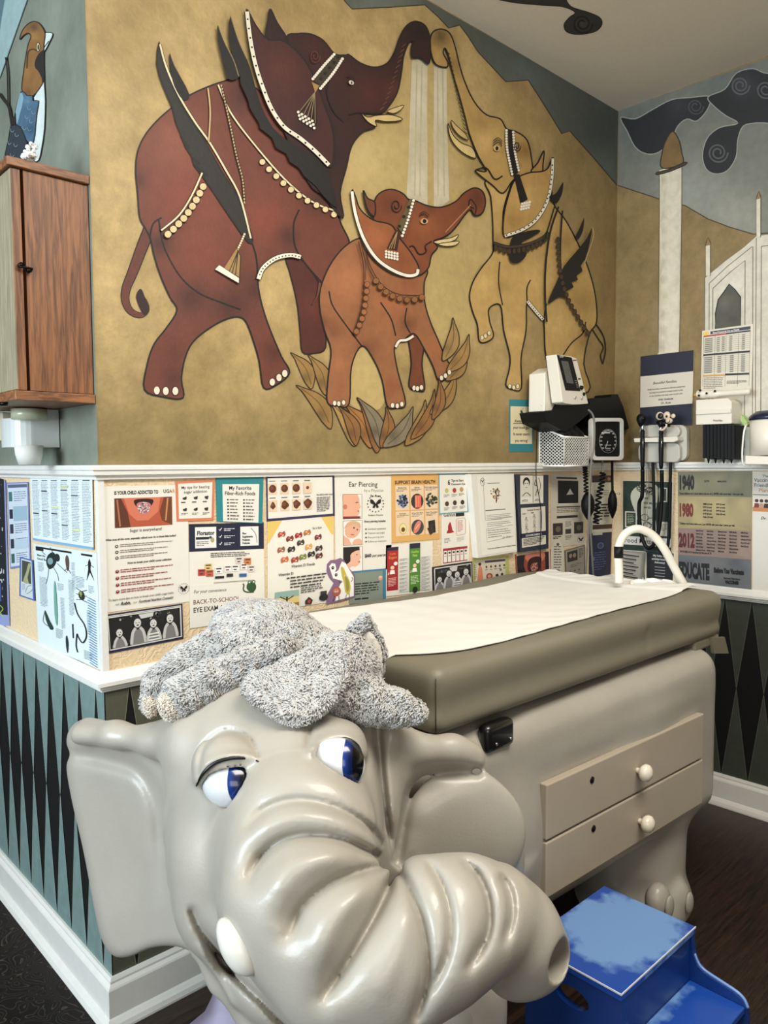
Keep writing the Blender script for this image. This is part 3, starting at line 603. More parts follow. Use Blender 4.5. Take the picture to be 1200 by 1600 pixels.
P.fill(A3([(526, 608), (606, 585), (604, 800), (602, 1000), (600, 1150), (595, 1262), (520, 1270), (524, 1000), (526, 800)]), IV, 8, [(A3([(530, y)])[0])+(11, IVD, .8) for y in range(640, 1260, 60)] + [(A3([(604, y)])[0])+(8, (182, 172, 146), .7) for y in range(640, 1260, 60)], 0)
P.line(A3([(526, 612), (526, 800), (522, 1262)]), 1.2, (96, 82, 54)); P.line(A3([(606, 590), (605, 800), (597, 1255)]), 1.2, (96, 82, 54))
outlined(P, A3([(535, 600), (536, 545), (550, 500), (573, 469), (595, 498), (606, 545), (607, 585)]), (122, 96, 56), 7, [A3([(590, 520)])[0]+(12, (96, 74, 42), .7)], 1.8, (50, 40, 26))
outlined(P, A3([(516, 616), (560, 604), (620, 578), (620, 588), (565, 612), (518, 624)]), (70, 58, 38), 0, smooth=2, w=1.2)
fac = A3([(690, 990), (756, 935), (830, 880), (872, 842), (914, 836), (1120, 800), (1120, 1656), (860, 1656), (688, 1656)])
P.fill(fac, (206, 200, 182), 14, [(1140, 440, 40, (222, 216, 200), .5), (1190, 500, 50, (196, 190, 170), .6), (1110, 600, 40, (190, 182, 158), .6)], 0)
for l in ([(690, 990), (756, 935), (830, 880), (872, 842), (914, 836), (1100, 802)], [(706, 1010), (770, 950), (858, 880)], [(688, 990), (688, 1620)], [(704, 1010), (702, 1620)], [(717, 1030), (715, 1620)], [(717, 1030), (775, 975), (832, 930), (830, 1600)], [(860, 880), (858, 1600)], [(872, 850), (868, 1600)], [(890, 880), (888, 1600)], [(890, 880), (960, 868)]):
    P.line(A3(l), 1.2, (120, 112, 90), 0)
outlined(P, A3([(725, 1175), (726, 1120), (736, 1070), (758, 1040), (775, 1014), (796, 1034), (816, 1060), (816, 1168)]), (84, 82, 72), 8, [A3([(760, 1080)])[0]+(14, (112, 108, 94), .7), A3([(800, 1140)])[0]+(12, (60, 58, 52), .6)], 1.6, smooth=0)
for x0, x1, y0, y1, tip in ((692, 708, 878, 985, 848), (873, 888, 712, 846, 683)):
    outlined(P, A3([(x0, y0), (x1, y0-4), (x1, y1), (x0, y1)]), (212, 206, 186), 0, smooth=0, w=1.1, ink=(96, 84, 60))
    outlined(P, A3([(x0-2, y0), (x0+1, (y0+tip)/2+4), ((x0+x1)/2, tip), (x1-1, (y0+tip)/2+2), (x1+2, y0-4)]), (140, 112, 72), 0, smooth=0, w=1.1, ink=(50, 40, 26))
P.build('painted_palace', PAINT, wall_right)

# ---- ceiling scroll
P = Paint(lambda x, y, h: at_plane(2, ZC-h, x, y)); P.h = .0003
sc = A3([(-60, -10), (0, 8), (100, 18), (180, 24), (225, 44), (205, 62), (186, 88), (196, 114), (240, 123), (298, 112), (321, 86), (312, 62), (272, 44), (215, 26), (195, 4), (185, -14), (60, -30)])
P.fill(sc, (52, 52, 54), 8, [A3([(250, 90)])[0]+(16, (84, 84, 84), .6)]); P.line(sc, 1.4, (36, 34, 34), 4, closed=True)
spiral(P, *A3([(252, 85)])[0], 16, (30, 30, 32), 2, 3.4)
P.build('painted_scroll', PAINT, ceiling)

# ---- left wall: bird and pale bolt
P = left(); P.h = .0003
P.fill(A4([(245, -10), (0, 690), (-60, 860), (-60, -20)]), (146, 172, 172), smooth=0)
P.fill(A4([(44, -10), (14, 160), (0, 260), (-60, 420), (-60, -10)]), (84, 112, 122), smooth=0)
P.line(A4([(245, -10), (0, 690)]), 1.2, (90, 100, 92), 0)
outlined(P, A4([(400, 300), (430, 288), (472, 302), (445, 370), (398, 458), (376, 450), (396, 380)]), (206, 214, 206), 0, smooth=2, w=1.4)
P.line(A4([(436, 366), (385, 436)]), 1.4, INK, 0)
outlined(P, A4([(385, 460), (392, 600), (396, 760), (404, 900), (396, 1150), (370, 1330), (345, 1430), (300, 1430), (290, 1270), (320, 1000), (300, 870), (360, 760)]), (206, 216, 210), 0, smooth=2, w=1.4)
outlined(P, A4([(175, 352), (196, 280), (240, 222), (295, 192), (345, 205), (385, 255), (402, 310), (392, 400), (390, 560), (392, 700), (365, 770), (300, 850), (240, 850), (195, 800), (205, 680), (228, 520), (250, 400), (276, 330), (262, 300), (235, 300), (205, 320)]), (132, 92, 46), 5, [A4([(300, 240)])[0]+(10, (64, 42, 28), .8), A4([(300, 320)])[0]+(7, (170, 130, 70), .7), A4([(250, 640)])[0]+(12, (150, 108, 54), .6), A4([(250, 820)])[0]+(8, (80, 52, 28), .7)], 1.6)
P.fill(A4([(388, 450), (345, 480), (314, 540), (312, 600), (345, 640), (372, 700), (378, 740), (390, 700), (388, 560)]), (28, 22, 20), smooth=3)
P.line(A4([(336, 455), (290, 440), (250, 470), (240, 610)]), 2, (60, 40, 24))
P.disc(*A4([(340, 420)])[0], 2.9, INK, 8, up=True); P.disc(*A4([(340, 420)])[0], 2.2, (206, 190, 140), 6.6, up=True); P.disc(*A4([(341, 422)])[0], 1.2, INK, 4.4, up=True)
outlined(P, A4([(190, 815), (240, 852), (290, 856), (292, 900), (346, 900), (330, 1000), (318, 1120), (298, 1270), (240, 1260), (180, 1130), (140, 1110), (140, 980)]), (66, 98, 122), 5, [A4([(240, 900)])[0]+(9, (98, 136, 156), .7), A4([(270, 1150)])[0]+(12, (40, 60, 84), .7)], 1.4, smooth=2)
P.fill(A4([(180, 830), (210, 870), (175, 1030), (150, 1112), (138, 1000)]), (126, 160, 172), smooth=2)
outlined(P, A4([(100, 1110), (150, 1120), (190, 1150), (240, 1280), (230, 1400), (90, 1480), (20, 1540), (40, 1400), (75, 1240)]), (40, 50, 60), 0, smooth=2, w=1.4)
for x, y in ((260, 960), (300, 1000), (240, 1040), (280, 1080), (220, 1140), (265, 1150), (110, 1160), (150, 1200), (85, 1270), (140, 1290), (110, 1380), (60, 1400), (50, 1480)):
    P.line(A4([(x-16, y-12), (x-12, y+12), (x+4, y+18), (x+16, y+4)]), .7, (130, 152, 162))
P.line(A4([(-10, 830), (30, 890), (75, 950), (95, 1050), (105, 1120)]), 4, INK); P.line(A4([(50, 510), (66, 650), (70, 800), (72, 940)]), 2.6, INK, taper=0)
P.fill(A4([(85, 1010), (120, 1060), (135, 1000), (140, 1110), (100, 1120)]), INK, smooth=0)
P.build('painted_bird', PAINT, wall_left)
# ---------------------------------------------------------------- distance-field sculpting (world metres; guides placed along sight lines)
class Sculpt:
    """distance field on a box grid whose axes are right / up / depth; surface() turns it into one closed mesh"""
    def __init__(s, lo, hi, h):
        s.h = h; s.lo = np.array(lo, float)
        n = np.ceil((np.array(hi)-s.lo)/h).astype(int)+1
        ax = [s.lo[i]+h*np.arange(n[i]) for i in range(3)]
        s.A, s.B, s.D = [g.astype(np.float32) for g in np.meshgrid(*ax, indexing='ij')]
        s.S = np.full(s.A.shape, 9.0, np.float32)
    def hit(s, px, py, lo=1.0, hi=1.9):
        """depth at which a sight line first meets the shape"""
        for d in np.arange(lo, hi, .003):
            p = s.c(px, py, d); i = np.round((p-s.lo)/s.h).astype(int)
            if (i < 0).any() or (i >= s.S.shape).any(): continue
            if s.S[tuple(i)] < 0: return float(d)
        return None
    world = False
    def c(s, px, py, d):
        if s.world: return np.array([px, py, d], np.float32)
        return np.array([(px-600)/F_PX*d, -(py-800)/F_PX*d, d], np.float32)
    def _win(s, c, r, k):
        lo = np.maximum(0, np.floor((np.array(c)-r-k-3*s.h-s.lo)/s.h).astype(int)); hi = np.ceil((np.array(c)+r+k+3*s.h-s.lo)/s.h).astype(int)+1
        return tuple(slice(int(a), int(max(a, b))) for a, b in zip(lo, hi))
    def _join(s, w, v, k, mode='add'):
        cur = s.S[w]
        if v.size == 0: return
        if mode == 'add':
            if k > 0: hh = np.maximum(k-np.abs(cur-v), 0)/k; s.S[w] = np.minimum(cur, v)-hh*hh*k*.25
            else: s.S[w] = np.minimum(cur, v)
        else:
            v = -v
            if k > 0: hh = np.maximum(k-np.abs(cur-v), 0)/k; s.S[w] = np.maximum(cur, v)+hh*hh*k*.25
            else: s.S[w] = np.maximum(cur, v)
    def ell(s, px, py, d, rx, ry, rz, k=.02, rot=0.0, mode='add', yaw=0.0):
        """ellipsoid, radii in px at its depth for rx, ry and metres for rz; rot turns it in the picture"""
        c = s.c(px, py, d); q = 1 if s.world else d/F_PX; rx, ry = rx*q, ry*q
        w = s._win(c, max(rx, ry, rz), k)
        a, b, t = s.A[w]-c[0], s.B[w]-c[1], s.D[w]-c[2]
        if rot: cr, sr = math.cos(rot), math.sin(rot); a, b = a*cr-b*sr, a*sr+b*cr
        if yaw: cy_, sy_ = math.cos(yaw), math.sin(yaw); a, t = a*cy_-t*sy_, a*sy_+t*cy_
        k0 = np.sqrt((a/rx)**2+(b/ry)**2+(t/rz)**2)+1e-6; k1 = np.sqrt((a/rx**2)**2+(b/ry**2)**2+(t/rz**2)**2)+1e-6
        s._join(w, k0*(k0-1)/k1, k, mode)
    def cap(s, p, q, r1, r2, k=.02, mode='add'):
        """tapered capsule between two (px, py, depth) points, radii in px"""
        a = s.c(*p); b = s.c(*q); r1 = r1 if s.world else r1*p[2]/F_PX; r2 = r2 if s.world else r2*q[2]/F_PX
        m = (a+b)/2; w = s._win(m, float(np.linalg.norm(b-a))/2+max(r1, r2), k)
        x, y, z = s.A[w]-a[0], s.B[w]-a[1], s.D[w]-a[2]; d = b-a; L2 = float(d@d)
        t = np.clip((x*d[0]+y*d[1]+z*d[2])/L2, 0, 1)
        s._join(w, np.sqrt((x-t*d[0])**2+(y-t*d[1])**2+(z-t*d[2])**2)-(r1+(r2-r1)*t), k, mode)
    def chain(s, pts, k=.02, mode='add'):
        for p, q in zip(pts, pts[1:]): s.cap(p[:3], q[:3], p[3], q[3], k, mode)
    def plate(s, outline, dfun, th, rnd=.01, k=.02, mode='add', thfun=None):
        """slab following a picture outline, its middle at depth dfun(px, py), half thickness th"""
        P = np.array([[p[0], p[1]] for p in catmull(outline, 5, True)], np.float32)
        dm = float(np.mean([dfun(x, y) for x, y in P])); q = dm/F_PX
        lo = s.c(P[:, 0].min(), P[:, 1].max(), dm); hi = s.c(P[:, 0].max(), P[:, 1].min(), dm)
        c = (lo+hi)/2; r = np.array([(hi[0]-lo[0])/2+.06, (hi[1]-lo[1])/2+.08, .34])
        w = s._win(c, r, k)
        A, B, D = s.A[w], s.B[w], s.D[w]; X = 600+F_PX*A/D; Y = 800-F_PX*B/D
        dist = np.full(A.shape, 1e9, np.float32); ins = np.zeros(A.shape, bool)
        n = len(P)
        for i in range(n):
            a, b = P[i], P[(i+1) % n]; e = b-a; wx, wy = X-a[0], Y-a[1]
            t = np.clip((wx*e[0]+wy*e[1])/(e@e+1e-9), 0, 1); dist = np.minimum(dist, (wx-e[0]*t)**2+(wy-e[1]*t)**2)
            cnd = ((a[1] > Y) != (b[1] > Y)); ins ^= cnd & (X < e[0]*(Y-a[1])/(e[1]+1e-12)+a[0])
        d2 = np.sqrt(dist)*np.where(ins, -1, 1)*q
        tt = th if thfun is None else thfun(X, Y, d2)
        dz = np.abs(D-dfun(X, Y))-tt+rnd; dx = d2+rnd
        v = np.minimum(np.maximum(dx, dz), 0)+np.sqrt(np.maximum(dx, 0)**2+np.maximum(dz, 0)**2)-rnd
        s._join(w, v.astype(np.float32), k, mode)
    def rbox(s, lo, hi, r, k=.02, mode='add', yaw=0.0):
        lo, hi = np.array(lo, float), np.array(hi, float); c = (lo+hi)/2; e = (hi-lo)/2-r; R_ = float(np.hypot(*(hi-lo)[:2]))/2+.05
        w = s._win(c, np.array([R_, R_, (hi-lo)[2]/2+.05]), k); x, y, z = s.A[w]-c[0], s.B[w]-c[1], s.D[w]-c[2]
        if yaw: cs, sn = math.cos(yaw), math.sin(yaw); x, y = x*cs+y*sn, -x*sn+y*cs
        qx, qy, qz = np.abs(x)-e[0], np.abs(y)-e[1], np.abs(z)-e[2]
        v = np.sqrt(np.maximum(qx, 0)**2+np.maximum(qy, 0)**2+np.maximum(qz, 0)**2)+np.minimum(np.maximum(qx, np.maximum(qy, qz)), 0)-r
        s._join(w, v.astype(np.float32), k, mode)
    def band(s):
        s.I = np.nonzero(np.abs(s.S) < .06); a, b, d = s.A[s.I], s.B[s.I], s.D[s.I]
        if s.world: s.X, s.Y, s.T = a, b, d; return
        s.X = 600+F_PX*a/d; s.Y = 800-F_PX*b/d; s.T = d
    def groove(s, pts, depth, width, dmax=9, dmin=0, fade=True, smooth=6):
        """crease (depth>0) or ridge (depth<0) pressed along a curve; widths in px"""
        P = np.array(catmull(pts, smooth) if smooth else pts, np.float32); m3 = width*2.9
        sel = np.nonzero((s.X > P[:, 0].min()-m3) & (s.X < P[:, 0].max()+m3) & (s.Y > P[:, 1].min()-m3) & (s.Y < P[:, 1].max()+m3) & (s.T < dmax) & (s.T > dmin))[0]
        X, Y = s.X[sel], s.Y[sel]; best = np.full(X.shape, 1e9, np.float32); par = np.zeros(X.shape, np.float32)
        n = len(P)-1
        for i in range(n):
            a, b = P[i], P[i+1]; e = b-a; wx, wy = X-a[0], Y-a[1]
            t = np.clip((wx*e[0]+wy*e[1])/(e@e+1e-9), 0, 1); dd = (wx-e[0]*t)**2+(wy-e[1]*t)**2
            m = dd < best; best[m] = dd[m]; par[m] = ((i+t)/n)[m]
        f = np.exp(-best/(width*width))
        if fade: f = f*np.clip(np.sin(np.pi*np.clip(par*.86+.10, 0, 1))*1.5, 0, 1)
        ii = tuple(k[sel] for k in s.I); s.S[ii] += (depth*f).astype(np.float32)
    def dent(s, px, py, rx, ry, depth, rot=0.0, dmax=9, dmin=0):
        x, y = s.X-px, s.Y-py; c, q = math.cos(rot), math.sin(rot); x, y = x*c+y*q, -x*q+y*c
        s.S[s.I] += (depth*np.exp(-(x/rx)**2-(y/ry)**2)*((s.T < dmax) & (s.T > dmin))).astype(np.float32)
    def noise(s, fn): s.S[s.I] += fn(s.A[s.I], s.B[s.I], s.D[s.I]).astype(np.float32)
    def surface(s, name, mats, parent=None, axes=None, origin=None, relax=2):
        S = s.S; S[0] = S[-1] = 1; S[:, 0] = S[:, -1] = 1; S[:, :, 0] = S[:, :, -1] = 1
        neg = S < 0
        cnt = sum(neg[i:neg.shape[0]-1+i, j:neg.shape[1]-1+j, k:neg.shape[2]-1+k].astype(np.int8) for i in (0, 1) for j in (0, 1) for k in (0, 1))
        act = (cnt > 0) & (cnt < 8); idx = np.argwhere(act); vid = np.full(act.shape, -1, np.int64); vid[act] = np.arange(len(idx))
        cor = np.array([(i, j, k) for i in (0, 1) for j in (0, 1) for k in (0, 1)])
        val = np.stack([S[tuple((idx+c_).T)] for c_ in cor], 1)
        acc = np.zeros((len(idx), 3)); num = np.zeros(len(idx))
        for a in range(8):
            for b in range(a+1, 8):
                if np.abs(cor[a]-cor[b]).sum() != 1: continue
                m = (val[:, a] < 0) != (val[:, b] < 0); t = val[m, a]/(val[m, a]-val[m, b])
                acc[m] += cor[a]+t[:, None]*(cor[b]-cor[a]); num[m] += 1
        V = s.lo+(idx+acc/num[:, None])*s.h
        Q = []
        for ax in range(3):
            sh = list(neg.shape); sl0 = [slice(1, n-1) for n in sh]; sl0[ax] = slice(0, sh[ax]-1); sl1 = list(sl0); sl1[ax] = slice(1, sh[ax])
            e = neg[tuple(sl0)] != neg[tuple(sl1)]; p = np.argwhere(e); off = np.ones(3, int); off[ax] = 0; p = p+off
            inside = neg[tuple(p.T)]; u, v = (ax+1) % 3, (ax+2) % 3; du = np.zeros(3, int); du[u] = 1; dv = np.zeros(3, int); dv[v] = 1
            q = np.stack([vid[tuple((p-du-dv).T)], vid[tuple((p-dv).T)], vid[tuple(p.T)], vid[tuple((p-du).T)]], 1)
            q[~inside] = q[~inside][:, ::-1]; Q.append(q)
        Q = np.concatenate(Q); Q = Q[(Q >= 0).all(1)]
        for _ in range(relax):
            sm = np.zeros_like(V); c_ = np.zeros(len(V))
            for i in range(4):
                a, b = Q[:, i], Q[:, (i+1) % 4]
                for k in range(3): sm[:, k] += np.bincount(a, V[b, k], len(V))+np.bincount(b, V[a, k], len(V))
                c_ += np.bincount(a, minlength=len(V))+np.bincount(b, minlength=len(V))
            V = V*.4+sm/np.maximum(c_, 1)[:, None]*.6
        if s.world: W = V
        elif axes is None: W = CAM+V[:, :1]*RT+V[:, 1:2]*UP+V[:, 2:]*FW; Q = Q[:, ::-1]
        else: W = np.array(origin)+V[:, :1]*axes[0]+V[:, 1:2]*axes[1]+V[:, 2:]*axes[2]
        s.V = V
        me = bpy.data.meshes.new(name); me.vertices.add(len(W)); me.vertices.foreach_set('co', W.astype(np.float32).ravel())
        me.loops.add(Q.size); me.loops.foreach_set('vertex_index', Q.astype(np.int32).ravel())
        me.polygons.add(len(Q)); me.polygons.foreach_set('loop_start', np.arange(0, Q.size, 4, dtype=np.int32)); me.polygons.foreach_set('loop_total', np.full(len(Q), 4, np.int32))
        me.update(calc_edges=True); me.validate()
        bm = BM(); bm.from_mesh(me); bmesh.ops.recalc_face_normals(bm, faces=bm.faces); bm.to_mesh(me); bm.free()
        for m in (mats if isinstance(mats, (list, tuple)) else [mats]): me.materials.append(m)
        me.polygons.foreach_set('use_smooth', np.ones(len(me.polygons), bool))
        return link(name, me, parent)
# ---------------------------------------------------------------- elephant-shaped exam table
SHELL = mat('grey_gloss_fibreglass', (160, 154, 142), .44, noise=.07, nscale=7, coat=.18, bump=.10, bscale=220)
TUSKM = mat('ivory_gloss_paint', (208, 205, 194), .3, coat=.3)
EYEW = mat('white_eye_gloss', (238, 238, 234), .12, coat=1.0)
table = empty('elephant_exam_table', (1.05, -.5, 0), 'large grey elephant-shaped exam table with khaki padded top and two drawers', 'exam table')

HEAD_H = .0040
hs = Sculpt((-.74, -1.06, .98), (.36, -.26, 1.92), HEAD_H)
# cranium, face, cheeks
hs.ell(440, 1225, 1.52, 168, 170, .20, 0)
hs.ell(415, 1150, 1.56, 140, 110, .20, .05)
hs.ell(455, 1310, 1.44, 172, 150, .20, .06)
hs.ell(345, 1340, 1.42, 66, 110, .12, .06)
hs.ell(350, 1420, 1.38, 62, 66, .09, .05)
hs.ell(470, 1480, 1.38, 120, 110, .15, .05)
hs.ell(560, 1200, 1.56, 70, 110, .14, .06)
# brow to trunk root
hs.chain([(455, 1200, 1.36, 62), (468, 1290, 1.29, 96), (488, 1390, 1.22, 128), (536, 1476, 1.19, 128)], .07)
# trunk swinging to the right
hs.chain([(536, 1476, 1.19, 128), (590, 1490, 1.19, 116), (640, 1470, 1.19, 108), (690, 1450, 1.20, 100), (735, 1432, 1.22, 84), (770, 1430, 1.25, 70), (800, 1440, 1.27, 62)], .03)
# flared trunk tip with its opening
hs.chain([(780, 1440, 1.27, 62), (812, 1466, 1.27, 62), (838, 1488, 1.28, 52)], .03)
hs.ell(808, 1492, 1.275, 56, 66, .056, .03, rot=.2); hs.ell(836, 1478, 1.305, 38, 38, .034, .02)
hs.cap((848, 1486, 1.295), (925, 1526, 1.165), 20, 50, .005, mode='cut')
# tusk socket
hs.ell(368, 1440, 1.30, 40, 34, .05, .03)
# lower jaw
hs.chain([(298, 1436, 1.42, 10), (316, 1480, 1.39, 15), (350, 1532, 1.36, 20), (396, 1582, 1.33, 26), (456, 1650, 1.29, 36)], .015)
hs.chain([(510, 1590, 1.45, 95), (570, 1580, 1.42, 98)], .04)
hs.chain([(350, 1450, 1.45, 44), (450, 1560, 1.43, 76)], .03)
hs.chain([(334, 1464, 1.40, 16), (378, 1520, 1.38, 26), (440, 1590, 1.35, 40)], .02)
# chest and front leg
hs.chain([(690, 1560, 1.46, 84), (704, 1588, 1.46, 80)], .05)
hs.ell(640, 1560, 1.55, 120, 110, .14, .05)
# neck strip beside the far ear
hs.chain([(585, 1135, 1.56, 34), (606, 1200, 1.51, 28), (612, 1280, 1.47, 22), (618, 1350, 1.44, 14)], .03)
# near ear (picture left)
def dl(x, y): return 1.50+.00095*np.abs(300-x)**1.0+.00002*(y-1300)
earL = [(300, 1118), (250, 1135), (200, 1142), (160, 1128), (128, 1124), (106, 1144), (102, 1190), (110, 1250), (124, 1320), (140, 1400), (156, 1465), (176, 1494), (204, 1496), (240, 1482), (280, 1480), (330, 1496), (360, 1440), (360, 1200)]
hs.plate(earL, dl, .030, .022, .04)
hs.chain([(300, 1150, 1.47, 40), (240, 1158, 1.51, 20), (180, 1150, 1.56, 18), (130, 1148, 1.61, 19)], .035)
hs.chain([(305, 1180, 1.46, 36), (285, 1270, 1.47, 24), (296, 1360, 1.46, 22), (320, 1440, 1.44, 24)], .05)
hs.ell(352, 1500, 1.390, 30, 42, .045, .02)
# far ear (picture right)
def dr(x, y): return 1.52+.00045*np.abs(x-620)+.00012*(y-1150)*0
earR = [(590, 1120), (618, 1138), (660, 1158), (710, 1156), (742, 1166), (752, 1186), (756, 1206), (778, 1226), (800, 1256), (814, 1300), (820, 1345), (812, 1380), (780, 1410), (700, 1420), (600, 1400), (570, 1250)]
hs.plate(earR, dr, .036, .026, .03)
hs.chain([(600, 1150, 1.50, 34), (660, 1172, 1.52, 18), (705, 1172, 1.55, 18), (736, 1184, 1.57, 17)], .03)
hs.ell(724, 1300, 1.555, 98, 92, .028, .03)
# eye sockets and lids
hs.ell(354, 1194, 1.335, 54, 50, .058, .018)
hs.ell(524, 1170, 1.385, 52, 46, .062, .018)
# crisp sockets under the lids, cut just behind the skin
eyes = []
for cx, cy, rx, ry, rot in ((360, 1224, 43, 36, .16), (526, 1196, 44, 42, .0)):
    d = hs.hit(cx, cy)+.020
    hs.ell(cx, cy, d, rx, ry, .040, .004, rot=rot, mode='cut'); eyes.append((cx, cy, d, rx, ry, rot))
tusk_d = hs.hit(372, 1482)
liners = []
for L0 in ([(307, 1228, 1.4), (318, 1208, 3), (338, 1191, 3.4), (366, 1184, 3), (392, 1186, 2.4), (404, 1190, 1)], [(484, 1184, 1), (496, 1168, 2.4), (516, 1156, 3), (540, 1155, 3.6), (558, 1166, 3.6), (568, 1186, 1.6)]):
    liners.append([(x, y, (hs.hit(x, y-7) or 1.36)-.010, r) for x, y, r in L0])
hs.band()
# folds of brow and trunk
def fold2(p, g=.016, w=9, **k): hs.groove(p, g*1.15, w*.85, 1.42, **k); hs.groove(p, g*.55, w*2.2, 1.42, **k)
def fold(p, g=.016, w=9, **k): hs.groove(p, g*.95, w*.8, 1.42, **k); hs.groove(p, g*1.2, w*2.9, 1.42, **k)
fold([(388, 1290), (410, 1268), (442, 1254), (480, 1251), (530, 1264), (575, 1292), (604, 1330), (612, 1348)], .0105, 8)
fold([(388, 1372), (408, 1338), (440, 1314), (480, 1305), (530, 1310), (580, 1332), (610, 1350)], .018, 9)
fold([(452, 1460), (470, 1420), (510, 1384), (560, 1362), (612, 1352)], .019, 9)
fold([(508, 1556), (545, 1500), (580, 1440), (604, 1392), (618, 1358)], .020, 9)
fold2([(650, 1590), (668, 1530), (664, 1460), (645, 1400), (620, 1352)], .014, 8)
fold2([(676, 1545), (700, 1490), (704, 1430), (690, 1380), (668, 1345)], .010, 7)
fold2([(735, 1510), (762, 1460), (764, 1410), (748, 1368), (725, 1345)], .012, 7)
fold2([(790, 1470), (800, 1430), (796, 1392), (780, 1365)], .008, 7)
hs.groove([(612, 1345), (660, 1334), (720, 1330), (780, 1350)], .008, 9, 1.5, 1.25)
# ridges between the folds catch the light
for p in ([(392, 1300), (430, 1278), (480, 1272), (540, 1288), (590, 1325)], [(430, 1400), (450, 1362), (500, 1340), (560, 1338)], [(490, 1500), (520, 1440), (560, 1400), (600, 1376)], [(590, 1560), (620, 1480), (628, 1410)]): hs.groove(p, -.006, 20, 1.42)
# lids: a hollow for each eyeball under an arched rim
def lid(cx, cy, rx, ry, d0):
    hs.dent(cx, cy, rx, ry, .022, dmax=1.46)
# ear hollows
hs.dent(190, 1330, 62, 120, .014, -.15, dmin=1.44); hs.groove([(110, 1178), (160, 1186), (215, 1205), (242, 1250), (252, 1320), (256, 1400)], .019, 13, dmin=1.42)
hs.groove([(742, 1206), (700, 1206), (660, 1216), (638, 1250), (628, 1300), (622, 1345)], .018, 9, dmin=1.40, fade=False); hs.groove([(736, 1214), (700, 1214), (664, 1226), (644, 1256), (634, 1300), (626, 1345)], .014, 20, dmin=1.40)
hs.dent(664, 1232, 30, 26, .012, dmin=1.42)
hs.groove([(590, 1130), (594, 1200), (602, 1270), (612, 1340)], .018, 7, 1.62); hs.groove([(590, 1130), (594, 1200), (602, 1270), (612, 1340)], .010, 16, 1.62)
# mouth line, tusk socket rim
hs.groove([(300, 1424), (312, 1452), (340, 1492), (372, 1530), (410, 1566), (450, 1610)], .013, 6, 1.45, fade=False); hs.groove([(312, 1442), (350, 1500), (400, 1554), (440, 1595)], .007, 14, 1.45)
hs.groove([(310, 1480), (340, 1530), (372, 1590)], -.006, 7, 1.45)
# lid edges
hs.groove([(306, 1222), (320, 1196), (345, 1183), (375, 1181), (396, 1184)], -.008, 7, 1.46, fade=False)
hs.groove([(484, 1176), (502, 1158), (530, 1150), (556, 1158), (568, 1178)], -.008, 7, 1.46, fade=False)
hs.groove([(310, 1210), (318, 1168), (350, 1142), (385, 1150), (404, 1182)], .006, 4, 1.46, fade=False)
hs.groove([(480, 1170), (486, 1130)], .006, 4, 1.46)
hs.surface('head', SHELL, table)

def cam_ellipsoid(px, py, d, rx, ry, rz, rot=0.0, n=32, m=20):
    bm = BM(); bmesh.ops.create_uvsphere(bm, u_segments=n, v_segments=m, radius=1.0)
    q = d/F_PX; c = at_depth(px, py, d); cr, sr = math.cos(rot), math.sin(rot)
    for v in bm.verts:
        x, y, z = v.co.x*rx*q, v.co.y*ry*q, v.co.z*rz; x, y = x*cr+y*sr, -x*sr+y*cr
        v.co = Vector(c+RT*x+UP*y-FW*z)
    return bm
def eye_mat(name, X, Y, rx, ry, px, py, prx, pry, d):
    """blue iris and black pupil painted on the ball, placed by object position"""
    m = bpy.data.materials.new(name); m.use_nodes = True; N = m.node_tree.nodes; L = m.node_tree.links; b = N['Principled BSDF']
    b.inputs['Roughness'].default_value = .2; b.inputs['Coat Weight'].default_value = .3
    tc = N.new('ShaderNodeTexCoord'); q = d/F_PX
    def mask(cx, cy, ax, ay, soft):
        c = at_depth(cx, cy, d); s_ = []
        sub = N.new('ShaderNodeVectorMath'); sub.operation = 'SUBTRACT'; L.new(tc.outputs['Object'], sub.inputs[0]); sub.inputs[1].default_value = tuple(c)
        for v_, k in ((RT, ax*q), (UP, ay*q)):
            dt = N.new('ShaderNodeVectorMath'); dt.operation = 'DOT_PRODUCT'; L.new(sub.outputs[0], dt.inputs[0]); dt.inputs[1].default_value = tuple(v_/k); s_.append(dt)
        cb = N.new('ShaderNodeCombineXYZ'); L.new(s_[0].outputs['Value'], cb.inputs[0]); L.new(s_[1].outputs['Value'], cb.inputs[1])
        ln = N.new('ShaderNodeVectorMath'); ln.operation = 'LENGTH'; L.new(cb.outputs[0], ln.inputs[0])
        r = N.new('ShaderNodeMapRange'); r.inputs['From Min'].default_value = 1-soft; r.inputs['From Max'].default_value = 1; r.inputs['To Min'].default_value = 1; r.inputs['To Max'].default_value = 0
        L.new(ln.outputs['Value'], r.inputs['Value']); return r.outputs[0]
    cur = None
    for (args, col) in (((X, Y, rx, ry, .06), (16, 46, 112)), ((X+1, Y, rx*.8, ry*.86, .5), (8, 22, 60)), ((px, py, prx, pry, .12), (4, 5, 10))):
        mx = N.new('ShaderNodeMix'); mx.data_type = 'RGBA'; L.new(mask(*args), mx.inputs['Factor'])
        if cur is None: mx.inputs['A'].default_value = lin((206, 208, 208))
        else: L.new(cur, mx.inputs['A'])
        mx.inputs['B'].default_value = lin(col); cur = mx.outputs['Result']
    L.new(cur, b.inputs['Base Color']); return m
for (cx, cy, d, rx, ry, rot), iris in zip(eyes, ((373, 1215, 19, 46, 385, 1211, 12, 36), (551, 1192, 17, 44, 559, 1190, 10, 36))):
    bm = cam_ellipsoid(cx, cy, d+.004, rx+1, ry+1, .036, rot)
    e = obj('eye', bm, eye_mat('painted_blue_eye', *iris, d-.03), table, True)
td = tusk_d
bm = BM(); cs = [(346, 1440, td+.03, 6), (355, 1452, td+.012, 19), (369, 1474, td+.003, 26), (382, 1496, td, 25), (391, 1509, td, 18), (396, 1516, td+.004, 7)]
